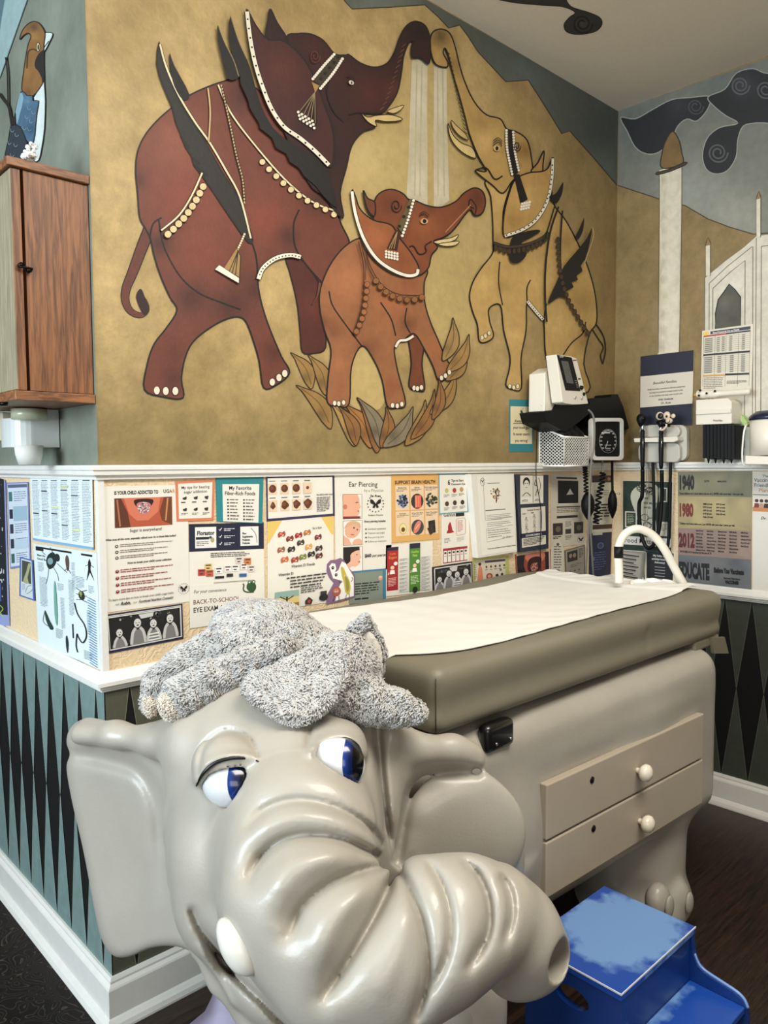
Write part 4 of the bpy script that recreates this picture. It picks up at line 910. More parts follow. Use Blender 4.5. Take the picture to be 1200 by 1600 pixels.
sm = catmull([at_depth(*c[:3]) for c in cs], 4); rr = catmull([(c[3]*c[2]/F_PX,) for c in cs], 4)
sweep(bm, sm, [max(.002, float(r[0])) for r in rr], 24); obj('tusk', bm, TUSKM, table, True)
LINER = mat('black_eyeliner_paint', (12, 12, 14), .4)
for L0 in liners:
    bm = BM(); P_ = catmull([at_depth(x, y, d) for x, y, d, r in L0], 4); R_ = catmull([(r*d/F_PX,) for x, y, d, r in L0], 4)
    sweep(bm, P_, [max(.0006, float(r[0])) for r in R_], 10); obj('eyelid_line', bm, LINER, table, True)
# ---- fibreglass body (world axes)
bs = Sculpt((-.02, -1.12, -.03), (1.88, .02, .92), .011); bs.world = True
LEGP = tuple(float(v) for v in at_depth(700, 1590, 1.48)[:2])
bs.rbox((.28, -.803, .30), (1.735, -.05, .845), .075, 0, yaw=-.032)
bs.ell(1.30, -.42, .60, .44, .40, .34, .06)
bs.ell(.62, -.46, .52, .30, .36, .30, .06)
bs.cap((1.49, -.62, .42), (1.47, -.645, .10), .185, .165, .05); bs.ell(1.46, -.655, .05, .185, .185, .10, .04)
bs.cap((1.50, -.24, .42), (1.50, -.22, .08), .16, .16, .05)
bs.cap(LEGP+(.46,), LEGP+(.10,), .100, .115, .05); bs.ell(LEGP[0], LEGP[1], .05, .13, .13, .09, .03); bs.cap((.50, -.50, .45), LEGP+(.42,), .16, .10, .05); bs.cap((.50, -.22, .40), (.46, -.20, .08), .15, .15, .05)
bs.rbox((0.0, -1.2, -.5), (3, .3, .002), .0, 0, 'cut')
NAIL = [at_plane(1, -.868, 1046, 1417), at_plane(1, -.846, 1077, 1411)]
for x, y, z in [(n[0], n[1]+.036, n[2]+.004) for n in NAIL]+[(1.36, -.79, .035)]: bs.ell(x, y, max(.035, z), .046, .036, .055, .012)
bs.band()
bs.noise(lambda x, y, z: -.005*np.exp(-((z-.725)/.03)**2)*(y < -.6)*np.exp(-((x-1.2)/.42)**4))   # soft ledge above the drawers
bs.noise(lambda x, y, z: .010*np.exp(-((x-.66)/.05)**2)*(y < -.6)*(z > .5))
body = bs.surface('body', SHELL, table, relax=3)
# toenails
for x, y, z in NAIL:
    bm = BM(); bmesh.ops.create_uvsphere(bm, u_segments=16, v_segments=10, radius=1)
    for v in bm.verts: v.co = Vector((x+v.co.x*.022, y+v.co.y*.010, z+v.co.z*.034))
    obj('toenail', bm, SHELL, table, True)
# drawers: proud fronts, slightly turned with the body
DW = mat('taupe_drawer_front', (168, 156, 138), .45, noise=.05, nscale=9)
KNOB = mat('cream_gloss_knob', (226, 216, 196), .2, coat=.6)
LOCK = mat('dark_lock_metal', (40, 38, 36), .3, .9)
def yfront(x): return -.809-.032*(x-.75)
yaw = -math.atan(.032)
Mdr = lambda x, z: Matrix.Translation((x, yfront(x), z)) @ Matrix.Rotation(yaw, 4, 'Z')
x0, x1 = .745, 1.545; L_ = (x1-x0)/math.cos(yaw)
bm = BM(); box(bm, (.004, .010, .002), (L_-.004, .30, .29), 0, .002, Mdr(x0, .375)); obj('drawer_housing', bm, DW, table)
for z0, z1 in ((.528, .668), (.380, .522)):
    bm = BM(); box(bm, (0, -.008, 0), (L_, .014, z1-z0), 0, .004, Mdr(x0, z0)); dr = obj('drawer', bm, DW, table)
    p = at_plane(1, yfront(1.19)-.01, *((997, 1204) if z0 > .5 else (1000, 1283)))
    bm = BM(); kx, kz = p[0], p[2]; ky = yfront(kx)-.006
    prof = [(0, .008), (.006, .008), (.012, .010), (.018, .020), (.026, .0245), (.036, .023), (.043, .015), (.046, .004)]
    sweep(bm, [(kx-.001*t, ky-t, kz) for t, _ in prof], [r for _, r in prof], 20); obj('knob', bm, KNOB, dr, True)
    q = at_plane(1, yfront(1.0)-.008, *((926, 1219) if z0 > .5 else (928, 1295))); bm = BM()
    sweep(bm, [(q[0], yfront(q[0])-.010+t, q[2]) for t in (0, .006)], [.009, .009], 14); obj('lock', bm, LOCK, dr, True)
# black control recess in the flank
pb = [at_plane(1, -.80, *q) for q in ((762, 1130), (810, 1172))]
SOCK = mat('black_plastic', (14, 14, 15), .3, coat=.3)
cx, cz = (pb[0][0]+pb[1][0])/2, (pb[0][2]+pb[1][2])/2
bm = BM(); box(bm, (cx-.052, -.797, cz-.034), (cx+.052, -.76, cz+.034), 0, .016); sk = obj('switch_plate', bm, SOCK, table, True)
for dx in (-.022, .03):
    bm = BM(); sweep(bm, [(cx+dx, -.800, cz-.012), (cx+dx, -.795, cz-.012)], .0035, 10); obj('screw', bm, mat('steel', (170, 170, 170), .3, 1), sk)

# ---- khaki vinyl cushion
VIN = mat('khaki_vinyl', (118, 112, 95), .5, noise=.05, nscale=5, bump=.12, bscale=300)
cs_ = Sculpt((.28, -.88, .82), (1.88, .0, 1.08), .0085); cs_.world = True
X0, X1, Y0, Y1, Z0, Z1 = .385, 1.805, -.785, -.035, .862, 1.012
cs_.rbox((X0, Y0, Z0), (X1, Y1, Z1), .032, 0)
cs_.band()
def dish(x, y): return .016*np.exp(-(((y+.41)/.29)**4))*np.exp(-(((x-1.08)/.62)**6))
def rim(x, y): return .014*np.exp(-((x-1.55)/.22)**2)*np.exp(-((y+.06)/.07)**2)+.010*np.exp(-((x-1.72)/.10)**2)*np.exp(-((y+.66)/.16)**2)
cs_.noise(lambda x, y, z: np.where(z > .93, dish(x, y)-rim(x, y), 0))
cs_.noise(lambda x, y, z: .006*np.exp(-((z-.925)/.03)**2)*(y < -.6)-.003*np.exp(-((z-.885)/.018)**2)*(y < -.6)+.004*np.exp(-((x-1.30)/.016)**2)*(y < -.6)*(z < .97)*(z > .89))
cs_.noise(lambda x, y, z: .010*np.exp(-((x-(X0+.006))/.010)**2-((y-(Y0+.006))/.010)**2)*(z < .985))
cush = cs_.surface('cushion', VIN, table, relax=3)
bm = BM(); sweep(bm, [(X0+.0085, Y0+.0085, z) for z in (.875, .92, .96, .992)], .0012, 6); obj('seam', bm, mat('dark_thread', (52, 48, 38), .8), cush)
bm = BM(); box(bm, (1.62, -.775, .835), (1.80, -.12, .870), 0, .008); obj('cushion_board', bm, VIN, table)
bm = BM(); prism(bm, [(0, 0), (.10, -.012), (.135, -.075), (.02, -.055)], lambda a, b: (1.72+a, -.775, .868+b), lambda a, b: (1.72+a, -.785, .868+b)); obj('vinyl_flap', bm, VIN, cush)
STEEL = mat('brushed_steel', (190, 190, 186), .3, .9)
bm = BM(); sweep(bm, [(1.80, -.72, .915), (1.85, -.715, .918), (1.89, -.705, .912)], [.006, .010, .004], 10); obj('release_lever', bm, STEEL, table, True)

# ---- exam paper
PAPER = mat('white_exam_paper', (222, 219, 210), .85, noise=.03, nscale=12)
def paper():
    bm = BM(); nx, ny = 150, 60; g = {}
    for sgn in (1, 0):
        for i in range(nx+1):
            for j in range(ny+1):
                u, v = i/nx, j/ny
                x = .34+(1.775-.34)*u
                ya = -.700-.01*math.sin(u*7)+(.10*math.exp(-(u/.10)**2)); yb = -.115+.02*math.sin(u*9)-(.03 if u > .6 else 0)*math.sin((u-.6)*8)
                y = ya+(yb-ya)*v
                z = Z1-float(dish(x, y))+float(rim(x, y))+.0045
                z += .0007*math.sin(x*46+y*30+3*math.sin(y*9))*math.exp(-((u-.45)/.35)**2)+.0004*math.sin(y*70+x*14)
                if u > .93: z += .006*abs(math.sin(y*40+u*60))*(u-.93)/.07+.004
                if x < X0+.03: z -= ((X0+.03-x)*.55)
                g[sgn, i, j] = bm.verts.new((x, y, z-(0 if sgn else .0012)))
    for sgn in (0, 1):
        for i in range(nx):
            for j in range(ny): bm.faces.new((g[sgn, i, j], g[sgn, i+1, j], g[sgn, i+1, j+1], g[sgn, i, j+1]))
    o = obj('exam_paper', bm, PAPER, None, True)
    return tag(o, 'white exam paper stretched along the khaki padded table top', 'paper')
paper()
# ---------------------------------------------------------------- plush elephant lying on the head
def fur_mat(name, c1, c2, scale):
    m = bpy.data.materials.new(name); m.use_nodes = True; N = m.node_tree.nodes; L = m.node_tree.links; b = N['Principled BSDF']
    tc = N.new('ShaderNodeTexCoord'); n = N.new('ShaderNodeTexNoise'); n.inputs['Scale'].default_value = scale; n.inputs['Detail'].default_value = 5; n.inputs['Distortion'].default_value = 1.2
    mp = N.new('ShaderNodeMapping'); mp.inputs['Scale'].default_value = (1, 1, .45); mp.inputs['Rotation'].default_value = (.4, .7, 0); L.new(tc.outputs['Object'], mp.inputs[0]); L.new(mp.outputs[0], n.inputs['Vector']); r = N.new('ShaderNodeValToRGB'); e = r.color_ramp.elements
    e[0].position = .30; e[0].color = lin(c1); e[1].position = .50; e[1].color = lin(c2); L.new(n.outputs['Fac'], r.inputs[0]); L.new(r.outputs[0], b.inputs['Base Color'])
    b.inputs['Roughness'].default_value = .95; b.inputs['Sheen Weight'].default_value = .35; b.inputs['Specular IOR Level'].default_value = .15
    bp = N.new('ShaderNodeBump'); bp.inputs['Strength'].default_value = .9; bp.inputs['Distance'].default_value = .006; L.new(n.outputs['Fac'], bp.inputs['Height']); L.new(bp.outputs[0], b.inputs['Normal'])
    return m
FUR = fur_mat('grey_sherpa_fur', (104, 100, 96), (150, 146, 141), 110)
FURC = fur_mat('cream_sherpa_fur', (176, 160, 140), (226, 214, 198), 120)
FURI = fur_mat('pale_ear_lining', (178, 172, 160), (206, 200, 188), 90)
plush = empty('plush_elephant', tuple(at_depth(450, 1080, 1.55)), 'soft grey plush elephant flopped over the top of the big elephant head', 'stuffed toy')
_rng = np.random.RandomState(3)
_fr = _rng.normal(size=(26, 3))*np.array([1, 1, 1])*115; _ph = _rng.rand(26)*6.28
def curls(amp):
    def fn(a, b, d):
        v = np.zeros(a.shape, np.float32)
        for f_, p in zip(_fr, _ph): v += np.sin(a*f_[0]+b*f_[1]+d*f_[2]+p).astype(np.float32)
        return amp*v/3.6
    return fn
STRAND = mat('grey_curly_strands', (186, 183, 178), .95, noise=.16, nscale=60, spec=.1); STRANDC = mat('cream_curly_strands', (216, 204, 188), .95, noise=.12, nscale=60, spec=.1)
def tufts(o, m, dens=150000, length=.0095, width=.0026):
    """short curly locks standing on the cloth, one mesh with it"""
    me = o.data; nv = len(me.vertices); co = np.empty(nv*3); me.vertices.foreach_get('co', co); co = co.reshape(-1, 3)
    q = np.empty(len(me.loops), int); me.loops.foreach_get('vertex_index', q); q = q.reshape(-1, 4)
    a, b, c, d = (co[q[:, i]] for i in range(4)); nn = np.cross(c-a, d-b); ar = np.linalg.norm(nn, axis=1)/2; nn /= (2*ar[:, None]+1e-12)
    rs = np.random.RandomState(len(q) % 1000); n = int(ar.sum()*dens); f = rs.choice(len(q), n, p=ar/ar.sum()); u, v = rs.rand(n, 1), rs.rand(n, 1)
    p = (a[f]*(1-u)+b[f]*u)*(1-v)+(d[f]*(1-u)+c[f]*u)*v; N_ = nn[f]
    flow = -.75*np.array(UP)-.55*np.array(RT)+.2*np.array(FW); t = flow[None]+.55*np.sin(p[:, [1, 2, 0]]*60+1.3)+rs.normal(size=(n, 3))*.28
    t -= N_*(t*N_).sum(1, keepdims=True); t /= np.linalg.norm(t, axis=1, keepdims=True)+1e-9; s_ = np.cross(N_, t)
    L = length*(.7+.6*rs.rand(n, 1)); w = width*(.7+.6*rs.rand(n, 1)); cu = rs.normal(size=(n, 1))*.35
    base = [p+s_*w*.5-N_*.001, p-s_*w*.5-N_*.001, p+N_*w*.8]; mid = p+t*L*.5+N_*L*.34+s_*cu*L*.4
    mids = [mid+s_*w*.55, mid-s_*w*.55, mid+N_*w*.7]; tip = p+t*L+N_*L*.14+s_*cu*L
    V = np.concatenate([co]+base+mids+[tip]); B = lambda k: nv+k*n+np.arange(n)
    bm = BM(); bm.from_mesh(me)
    Fq = [[B(0), B(1), B(4), B(3)], [B(1), B(2), B(5), B(4)], [B(2), B(0), B(3), B(5)]]; Ft = [[B(3), B(4), B(6)], [B(4), B(5), B(6)], [B(5), B(3), B(6)]]
    bm.free()
    loops = np.concatenate([q.ravel()]+[np.stack(x, 1).ravel() for x in Fq]+[np.stack(x, 1).ravel() for x in Ft]); tot = np.concatenate([np.full(len(q)+3*n, 4), np.full(3*n, 3)])
    m2 = bpy.data.meshes.new(me.name); m2.vertices.add(len(V)); m2.vertices.foreach_set('co', V.astype(np.float32).ravel()); m2.loops.add(len(loops)); m2.loops.foreach_set('vertex_index', loops.astype(np.int32))
    m2.polygons.add(len(tot)); m2.polygons.foreach_set('loop_start', np.concatenate([[0], np.cumsum(tot)[:-1]]).astype(np.int32)); m2.polygons.foreach_set('loop_total', tot.astype(np.int32))
    m2.update(calc_edges=True); m2.materials.append(me.materials[0]); m2.materials.append(m); mi = np.zeros(len(tot), np.int32); mi[len(q):] = 1
    m2.polygons.foreach_set('material_index', mi); m2.polygons.foreach_set('use_smooth', np.ones(len(tot), bool)); o.data = m2; bpy.data.meshes.remove(me)

def furry(lo, hi, build, name, m, amp=.0013, h=.0038):
    s = Sculpt(lo, hi, h); build(s); s.band(); s.noise(curls(amp)); o = s.surface(name, m, plush, relax=0); tufts(o, STRAND if m is FUR else STRANDC); return o
def b_body(s):
    s.ell(408, 1010, 1.62, 86, 66, .12, 0, rot=-.35)
    s.ell(470, 1040, 1.58, 92, 62, .11, .04, rot=.2)
    s.ell(382, 975, 1.66, 48, 34, .08, .03)
    # head
    s.ell(536, 1052, 1.50, 58, 62, .085, .03)
    # trunk towards the right
    s.chain([(545, 1085, 1.455, 34), (580, 1098, 1.44, 30), (618, 1106, 1.44, 24), (648, 1112, 1.44, 17)], .02)
    # legs
    s.chain([(400, 990, 1.60, 40), (340, 1018, 1.60, 34), (290, 1042, 1.60, 31), (252, 1070, 1.60, 27), (242, 1094, 1.59, 22)], .006)
    s.chain([(440, 1016, 1.485, 20), (390, 1038, 1.48, 25), (330, 1066, 1.47, 31), (288, 1088, 1.465, 33)], .004)
furry((-.50, -.50, 1.33), (.11, -.12, 1.80), b_body, 'plush_body', FUR, .0015)
def b_ear(s):
    q = [(470, 1020), (510, 1006), (538, 1014), (545, 1046), (534, 1082), (505, 1112), (470, 1130), (440, 1126), (412, 1108), (384, 1086), (382, 1068), (402, 1052), (436, 1038)]
    s.plate(q, lambda x, y: 1.340+.0010*(1125-y), .012, .010, .01)
furry((-.30, -.44, 1.33), (-.05, -.20, 1.62), b_ear, 'ear', FUR, .0012)
def b_ear2(s):
    q = [(552, 985), (560, 970), (575, 968), (592, 990), (602, 1020), (598, 1050), (585, 1066), (566, 1062), (560, 1030), (548, 1010)]
    s.plate(q, lambda x, y: 1.53+.0002*(x-570), .010, .009, .01)
    s.chain([(552, 1008, 1.52, 8), (556, 984, 1.515, 9), (568, 972, 1.515, 8), (578, 976, 1.515, 5)], .008)
e2 = furry((-.08, -.36, 1.44), (.03, -.19, 1.62), b_ear2, 'ear', FUR, .001, .0034)
def b_lin(s):
    s.plate([(563, 1000), (574, 984), (590, 1000), (598, 1024), (594, 1048), (582, 1060), (568, 1054), (565, 1028)], lambda x, y: 1.515+.0002*(x-570), .006, .005, 0)
ln = Sculpt((-.08, -.36, 1.44), (.03, -.19, 1.62), .004); b_lin(ln); ln.band(); ln.surface('ear_lining', FURI, e2)
def foot(cx, cy, d, rx, ry, rot): 
    s = Sculpt(Sculpt.c(hs, cx, cy, d)-.08, Sculpt.c(hs, cx, cy, d)+.08, .0036); s.ell(cx, cy, d, rx, ry, .028, 0, rot=rot); s.band(); s.noise(curls(.0014)); tufts(s.surface('foot_pad', FURC, plush, relax=0), STRANDC, length=.006)
foot(274, 1098, 1.452, 24, 27, .3)
foot(238, 1100, 1.58, 13, 18, 0)
# ---------------------------------------------------------------- posters and cards on the wallpaper band
WHITE = (226, 222, 210); K = (24, 22, 22); NAVY = (28, 32, 56)
SIDE = {'B': (1, 0.0, 1), 'L': (0, -.0015, 1), 'R': (0, WX, 1)}
CARDS = {}
def cardmat(c):
    if c not in CARDS: CARDS[c] = mat('card_stock', c, .6, noise=.03, nscale=15)
    return CARDS[c]
class Sheet:
    """a sheet of paper on a wall; corners tl, tr, br, bl seen in the photo; printing uses a w x h page, y downward"""
    def __init__(s, side, corners, w, h, off, thick=.0006):
        ax, v, _ = SIDE[side]; s.n = np.zeros(3); s.n[ax] = -1
        s.c = [at_plane(ax, v-off-thick, *q) for q in corners]; s.w, s.h, s.t = w, h, thick
        s.P = Paint(s.map, .00006)
    def map(s, x, y, h=0.0):
        u, v = x/s.w, y/s.h; a, b, c, d = s.c
        return (a*(1-u)*(1-v)+b*u*(1-v)+c*u*v+d*(1-u)*v)+s.n*h
    def slab(s, name, color, parent=None, poly=None, m=None):
        bm = BM(); poly = poly or [(0, 0), (s.w, 0), (s.w, s.h), (0, s.h)]
        prism(bm, poly, lambda x, y: s.map(x, y, -s.t), lambda x, y: s.map(x, y, 0)); return obj(name, bm, m or cardmat(color), parent)
def card(name, label, cat, side, corners, w, h, draw, color=WHITE, off=.001, group=None, mount=None, poly=None, thick=.0006):
    """mount = (colour, border) : a coloured card behind the printed sheet"""
    if mount:
        ms = Sheet(side, corners, w, h, off, thick); root = ms.slab(name, mount[0])
        b = mount[1]; b = b if isinstance(b, tuple) else (b, b, b, b)
        s = Sheet(side, corners, w, h, off+thick, .0004); P = s.P; par = root
        sh = s.slab('printed_sheet', color, root, [(b[0], b[1]), (w-b[2], b[1]), (w-b[2], h-b[3]), (b[0], h-b[3])])
    else:
        s = Sheet(side, corners, w, h, off, thick); root = s.slab(name, color, None, poly); P = s.P
    draw(P)
    if P.V: P.build('printing', PRINT, root)
    return tag(root, label, cat, group or {'B': 'posters and cards under the elephant mural', 'L': 'sheets on the left wall', 'R': 'posters on the right wall'}[side])
def kids(P, w, h, m):
    P.rect(m, m, w-m, h-m, (26, 26, 26), True); P.up()
    for i in range(14): P.disc(random.uniform(m+4, w-m-4), random.uniform(m+2, h*.28), random.uniform(1, 2.6), random.choice([(90, 90, 90), (150, 150, 150), (60, 60, 60)]), n=7)
    P.poly([(w*.42, m+3), (w*.62, m+1), (w*.60, m+9), (w*.45, m+10)], (200, 200, 196))
    for x, y, sc in ((.17, .52, .85), (.40, .34, 1), (.60, .42, .95), (.82, .36, 1)):
        cx, cy, r = w*x, h*y, h*.095*sc
        P.fill([(cx-r*2.3, h-m-1), (cx-r*2, cy+r*3), (cx-r*.9, cy+r*1.9), (cx+r*.9, cy+r*1.9), (cx+r*2, cy+r*3), (cx+r*2.3, h-m-1)], (120, 118, 116), smooth=2)
        P.disc(cx, cy-r*.3, r*1.15, (46, 44, 44), r*1.4, up=True); P.disc(cx, cy, r, (206, 204, 200), r*1.25, up=True)
        for sx in (-1, 1): P.line([(cx+sx*r*2, h-m-3), (cx+sx*r*1.5, cy+r*2.6), (cx+sx*r*.6, cy+r*1.3)], r*.8, (190, 188, 184)); P.disc(cx+sx*r*.4, cy-r*.1, r*.16, K, n=6, up=True)
        P.disc(cx, cy+r*.6, r*.35, (60, 56, 56), r*.2, n=8, up=True)
        if x == .60: 
            for k in range(3): P.line([(cx-r*1.6, cy+r*(3+k*.9)), (cx+r*1.6, cy+r*(3+k*.9))], r*.4, (225, 225, 222), 0)
    P.line([(m+1, m+1), (w-m-1, m+1), (w-m-1, h-m-1), (m+1, h-m-1), (m+1, m+1)], 1.6, (214, 212, 206), 0)
def butterfly(P, x, y, r):
    for s in (-1, 1):
        P.fill([(x, y), (x+s*r*.5, y-r*.7), (x+s*r, y-r*.8), (x+s*r*.9, y-r*.1), (x+s*r*.35, y+r*.15), (x+s*r*.6, y+r*.6), (x+s*r*.2, y+r*.8), (x, y+r*.2)], K, smooth=2)
    for k in range(16):
        a = 2*PI*k/16; P.disc(x+r*1.5*math.cos(a), y+r*1.5*math.sin(a), r*.13, K, n=5)
GR = (96, 92, 88); RD = (150, 60, 50)
# --- back wall, left to right
def d(P):
    P.text('IS YOUR CHILD ADDICTED TO', 20, 14, 8.0, K, bold=.05, squeeze=.62)
    for i, (ch, c) in enumerate(zip('SUGAR?', ((230, 214, 180), K, (70, 60, 50), (150, 110, 60), (200, 160, 90), (120, 90, 60)))): P.text(ch, 92+i*5.0, 13.4, 8.4, c, bold=.03, squeeze=.8)
    P.rect(20, 20, 111, 68, (176, 84, 58), True)
    P.fill([(20, 20), (30, 20), (40, 44), (44, 68), (20, 68)], (92, 48, 34), smooth=0); P.fill([(98, 20), (111, 20), (111, 68), (94, 60), (90, 44)], (110, 60, 36), smooth=0); P.fill([(34, 20), (92, 20), (88, 44), (72, 58), (54, 58), (42, 46)], (204, 116, 88), smooth=0)
    P.line([(24, 22), (28, 66)], 2.5, (170, 110, 70), 0); P.line([(104, 22), (100, 60)], 2.5, (190, 140, 90), 0)
    P.fill([(50, 24), (64, 22), (80, 24), (77, 34), (64, 40), (53, 34)], (44, 20, 20), smooth=3); P.fill([(54, 30), (65, 27), (76, 31), (74, 42), (65, 48), (57, 42)], (186, 120, 118), smooth=3)
    P.up()
    for _ in range(90): a, r = random.random()*6.28, random.random()**.5; P.disc(65+9*r*math.cos(a), 37+9*r*math.sin(a), .9, random.choice([(240, 238, 236), (214, 208, 214), (120, 90, 110)]), n=6)
    P.text('Sugar is everywhere!', 68, 76, 7.6, GR, 'CENTER', .01, .8)
    P.text('What does all this sugar, especially refined sugar do to those little bodies?', 6, 88, 4.4, K, bold=.03, squeeze=.84)
    for k in range(3): P.disc(22, 98+k*9.4, 2.5, (40, 40, 44), up=True); P.disc(22, 98+k*9.4, 1.1, WHITE, up=True); P.greek(27, 95+k*9.4, 114, 101+k*9.4, 2, (120, 100, 96), .4)
    P.text("How to break your child's sugar addiction", 38, 128, 4.6, K, bold=.03, squeeze=.9)
    for k in range(4): P.disc(22, 139+k*11, 2.8, (120, 36, 30), up=True); P.disc(22, 138+k*11, 1.2, (220, 150, 130), up=True); P.greek(27, 136+k*11, 114, 143+k*11, 2, RD, .42)
    P.text("To learn more tips on how to break your child's sugar habit,", 8, 186, 5.0, (70, 66, 64), squeeze=.84, bold=.01)
    P.text('ask', 18, 194, 5, GR); P.text('Robin,', 26, 194.5, 7, K, bold=.03, shear=.3, squeeze=.85); P.text('our', 45, 194, 5, GR, squeeze=.9); P.text('Functional Nutrition Counselor', 54, 194.5, 6.6, K, bold=.02, shear=.3, squeeze=.66)
    butterfly(P, 128, 180, 6)
card('sugar_poster', 'tall white poster about child sugar addiction with an open-mouth photo beside the wall corner', 'poster', 'B', [(157, 760), (293, 757), (296, 940), (161, 958)], 138, 204, d, off=.001)
card('family_photo_card', 'black and white photo of four grinning children in navy border near the wall corner', 'photo', 'B', [(162, 961), (285, 943), (287, 998), (167, 1022)], 122, 58, lambda P: kids(P, 122, 58, 4), (200, 198, 190), .002, mount=((34, 32, 62), (2.5, 2.5, 2.5, 4)), group=None)
def d(P):
    P.text('My tips for beating', 32, 13, 6.6, K, 'CENTER', .012, .92); P.text('sugar addiction', 32, 20, 6.6, K, 'CENTER', .012, .95)
    for x in (14, 32, 50):
        for y in (28, 46): P.disc(x, y, 3.4, (60, 58, 54), 2.2, random.random(), up=True); P.disc(x+2, y-1.6, 1.6, (90, 86, 80)); P.greek(x-6, y+5, x+6, y+9, 2 if y > 40 else 1, GR, .5)
card('tips_card', 'orange bordered card with tips for beating sugar addiction', 'poster', 'B', [(274, 752), (336, 749), (334, 813), (276, 815)], 64, 64, d, off=.002, mount=((206, 122, 86), 4.2))
def d(P):
    P.text('My Favorite', 38, 22, 8.4, K, 'CENTER', .02, .9); P.text('Fiber-Rich Foods', 38, 30.5, 8.4, K, 'CENTER', .02, .86)
    for k in range(7):
        for x in (20, 46): P.disc(x-2, 38+k*5.1, 1.4, (40, 40, 36), up=True); P.greek(x+1, 37+k*5.1, x+17-(k*7 % 5), 40+k*5.1, 1, GR, .55, last=.9)
card('fiber_foods_card', 'white list of favorite fiber foods on a teal backing card', 'poster', 'B', [(337, 744), (412, 743), (410, 818), (339, 815)], 76, 74, d, off=.002, mount=((40, 128, 134), (10, 13, 7, 1)))
def d(P):
    P.rect(0, 0, 118, 42, NAVY, True); P.rect(9, 5, 41, 37, (226, 226, 220), True); P.rect(79, 6, 109, 36, (226, 226, 220), True)
    P.text('Florastor', 25, 17, 8.6, NAVY, 'CENTER', .04, .82); P.rect(10, 20, 30, 24, (30, 34, 50), True); P.greek(11, 27, 30, 35, 3, GR, .4); P.disc(35, 25, 3, (170, 160, 110), 4, up=True); P.disc(32, 21, 2, (40, 70, 90), up=True)
    for k in range(3): P.line([(45, 9+k*11), (46.5, 11+k*11), (49.5, 7+k*11)], 1.1, WHITE, 0); P.greek(53, 8+k*11, 70, 13+k*11, 2, (206, 208, 214), .5)
    for k, t in enumerate(('Fiber', 'Supplements', 'Probiotic', 'Prebiotic')): P.text(t, 82, 18+k*5, 4.2, K, bold=.03, squeeze=.8)
    P.line([(96, 8), (104, 18), (106, 32)], 1, (150, 150, 150))
    P.greek(32, 45, 94, 53, 3, (60, 58, 56), .45, last=.9); P.up()
    for x, y, c in ((28, 66, (214, 190, 120)), (18, 74, (190, 60, 50)), (30, 76, (190, 90, 60)), (44, 72, (230, 228, 222)), (58, 70, (230, 228, 222)), (70, 70, (226, 226, 220)), (84, 68, (226, 220, 214)), (76, 58, (210, 205, 200)), (90, 60, (206, 120, 70)), (96, 72, (216, 206, 196))):
        P.rect(x-5.5, y-5, x+5.5, y+5, c); P.up(); P.rect(x-4, y-3.4, x+4, y-1.4, (70, 56, 60)); P.rect(x-3, y+1, x+2, y+3, random.choice([(120, 60, 50), (60, 80, 70), (60, 60, 64)])); P.up()
    P.rect(38, 81, 52, 84.6, K); P.rect(56, 78, 66, 83, (40, 38, 40)); P.rect(76, 79, 88, 84, (44, 92, 150)); P.line([(36, 91), (100, 90)], .8, GR, 0)
card('supplement_poster', 'white supplement advert with a navy header strip and rows of small boxes', 'poster', 'B', [(295, 819), (412, 816), (413, 913), (296, 920)], 118, 98, d, off=.0014)
def d(P):
    P.text('For your convenience', 6, 12, 7, K, bold=.01, shear=.25, squeeze=.8)
    P.text('BACK-TO-SCHOOL', 5, 28, 9.4, (110, 40, 50), bold=.01, squeeze=.88); P.text('EYE EXAM AVAILABLE', 5, 40, 10.4, (36, 40, 44), bold=.02, squeeze=.80); P.text('at Dr. Rosa', 36, 50, 8.6, GR, squeeze=.9)
    P.fill([(90, 2), (96, -1), (102, 2), (104, 10), (100, 16), (92, 15), (88, 9)], (38, 74, 40), smooth=3); P.disc(93, 1, 3, (60, 100, 54), up=True); P.disc(100, 0, 3, (60, 100, 54), up=True); P.disc(93, .5, 1.4, WHITE, up=True); P.disc(100, 0, 1.4, WHITE, up=True); P.line([(84, 4), (83, 12), (88, 16), (100, 17)], 2.2, (38, 74, 40)); P.disc(83, 3, 1.4, (38, 74, 40), up=True)
card('eye_exam_notice', 'white notice about an eye exam with a small green frog behind the plush toy', 'poster', 'B', [(296, 915), (413, 908), (414, 965), (297, 982)], 118, 62, d, off=.0022)
def d(P):
    P.up()
    for k in range(4):
        for j in range(2):
            x, y = 9+k*17.6, 20+j*25; P.h += P.step; P.rect(x-6.4, y-8, x+6.4, y+9, (222, 196, 168)); P.up()
            r = (5.4, 5.2, 5.6, 2.4)[k] if j == 0 else (4.6, 5.6, 5.6, 6.4)[k]
            P.poly([(x+r*math.cos(a)*(1+.16*math.sin(3*a+k)*j)*(.8 if j and k == 0 else 1), y+r*1.12*math.sin(a)*(1+.14*math.cos(4*a)*j)) for a in [i*.393 for i in range(16)]], (92, 52, 34)); P.disc(x-r*.2, y-r*.2, r*.5, (120, 72, 48), up=True)
            P.rect(x-5, y-12, x+4, y-10.8, GR, True)
    P.text('The ABCDs of Skin Cancer', 76, 33, 3.0, K, bold=.03, squeeze=.8); P.greek(76, 36, 100, 60, 9, GR, .42)
card('skin_spot_card', 'purple bordered card with eight brown skin spot pictures', 'poster', 'B', [(416, 743), (522, 741), (523, 806), (417, 815)], 106, 68, d, off=.002, mount=((50, 44, 82), (2, 4, 3, 4)))
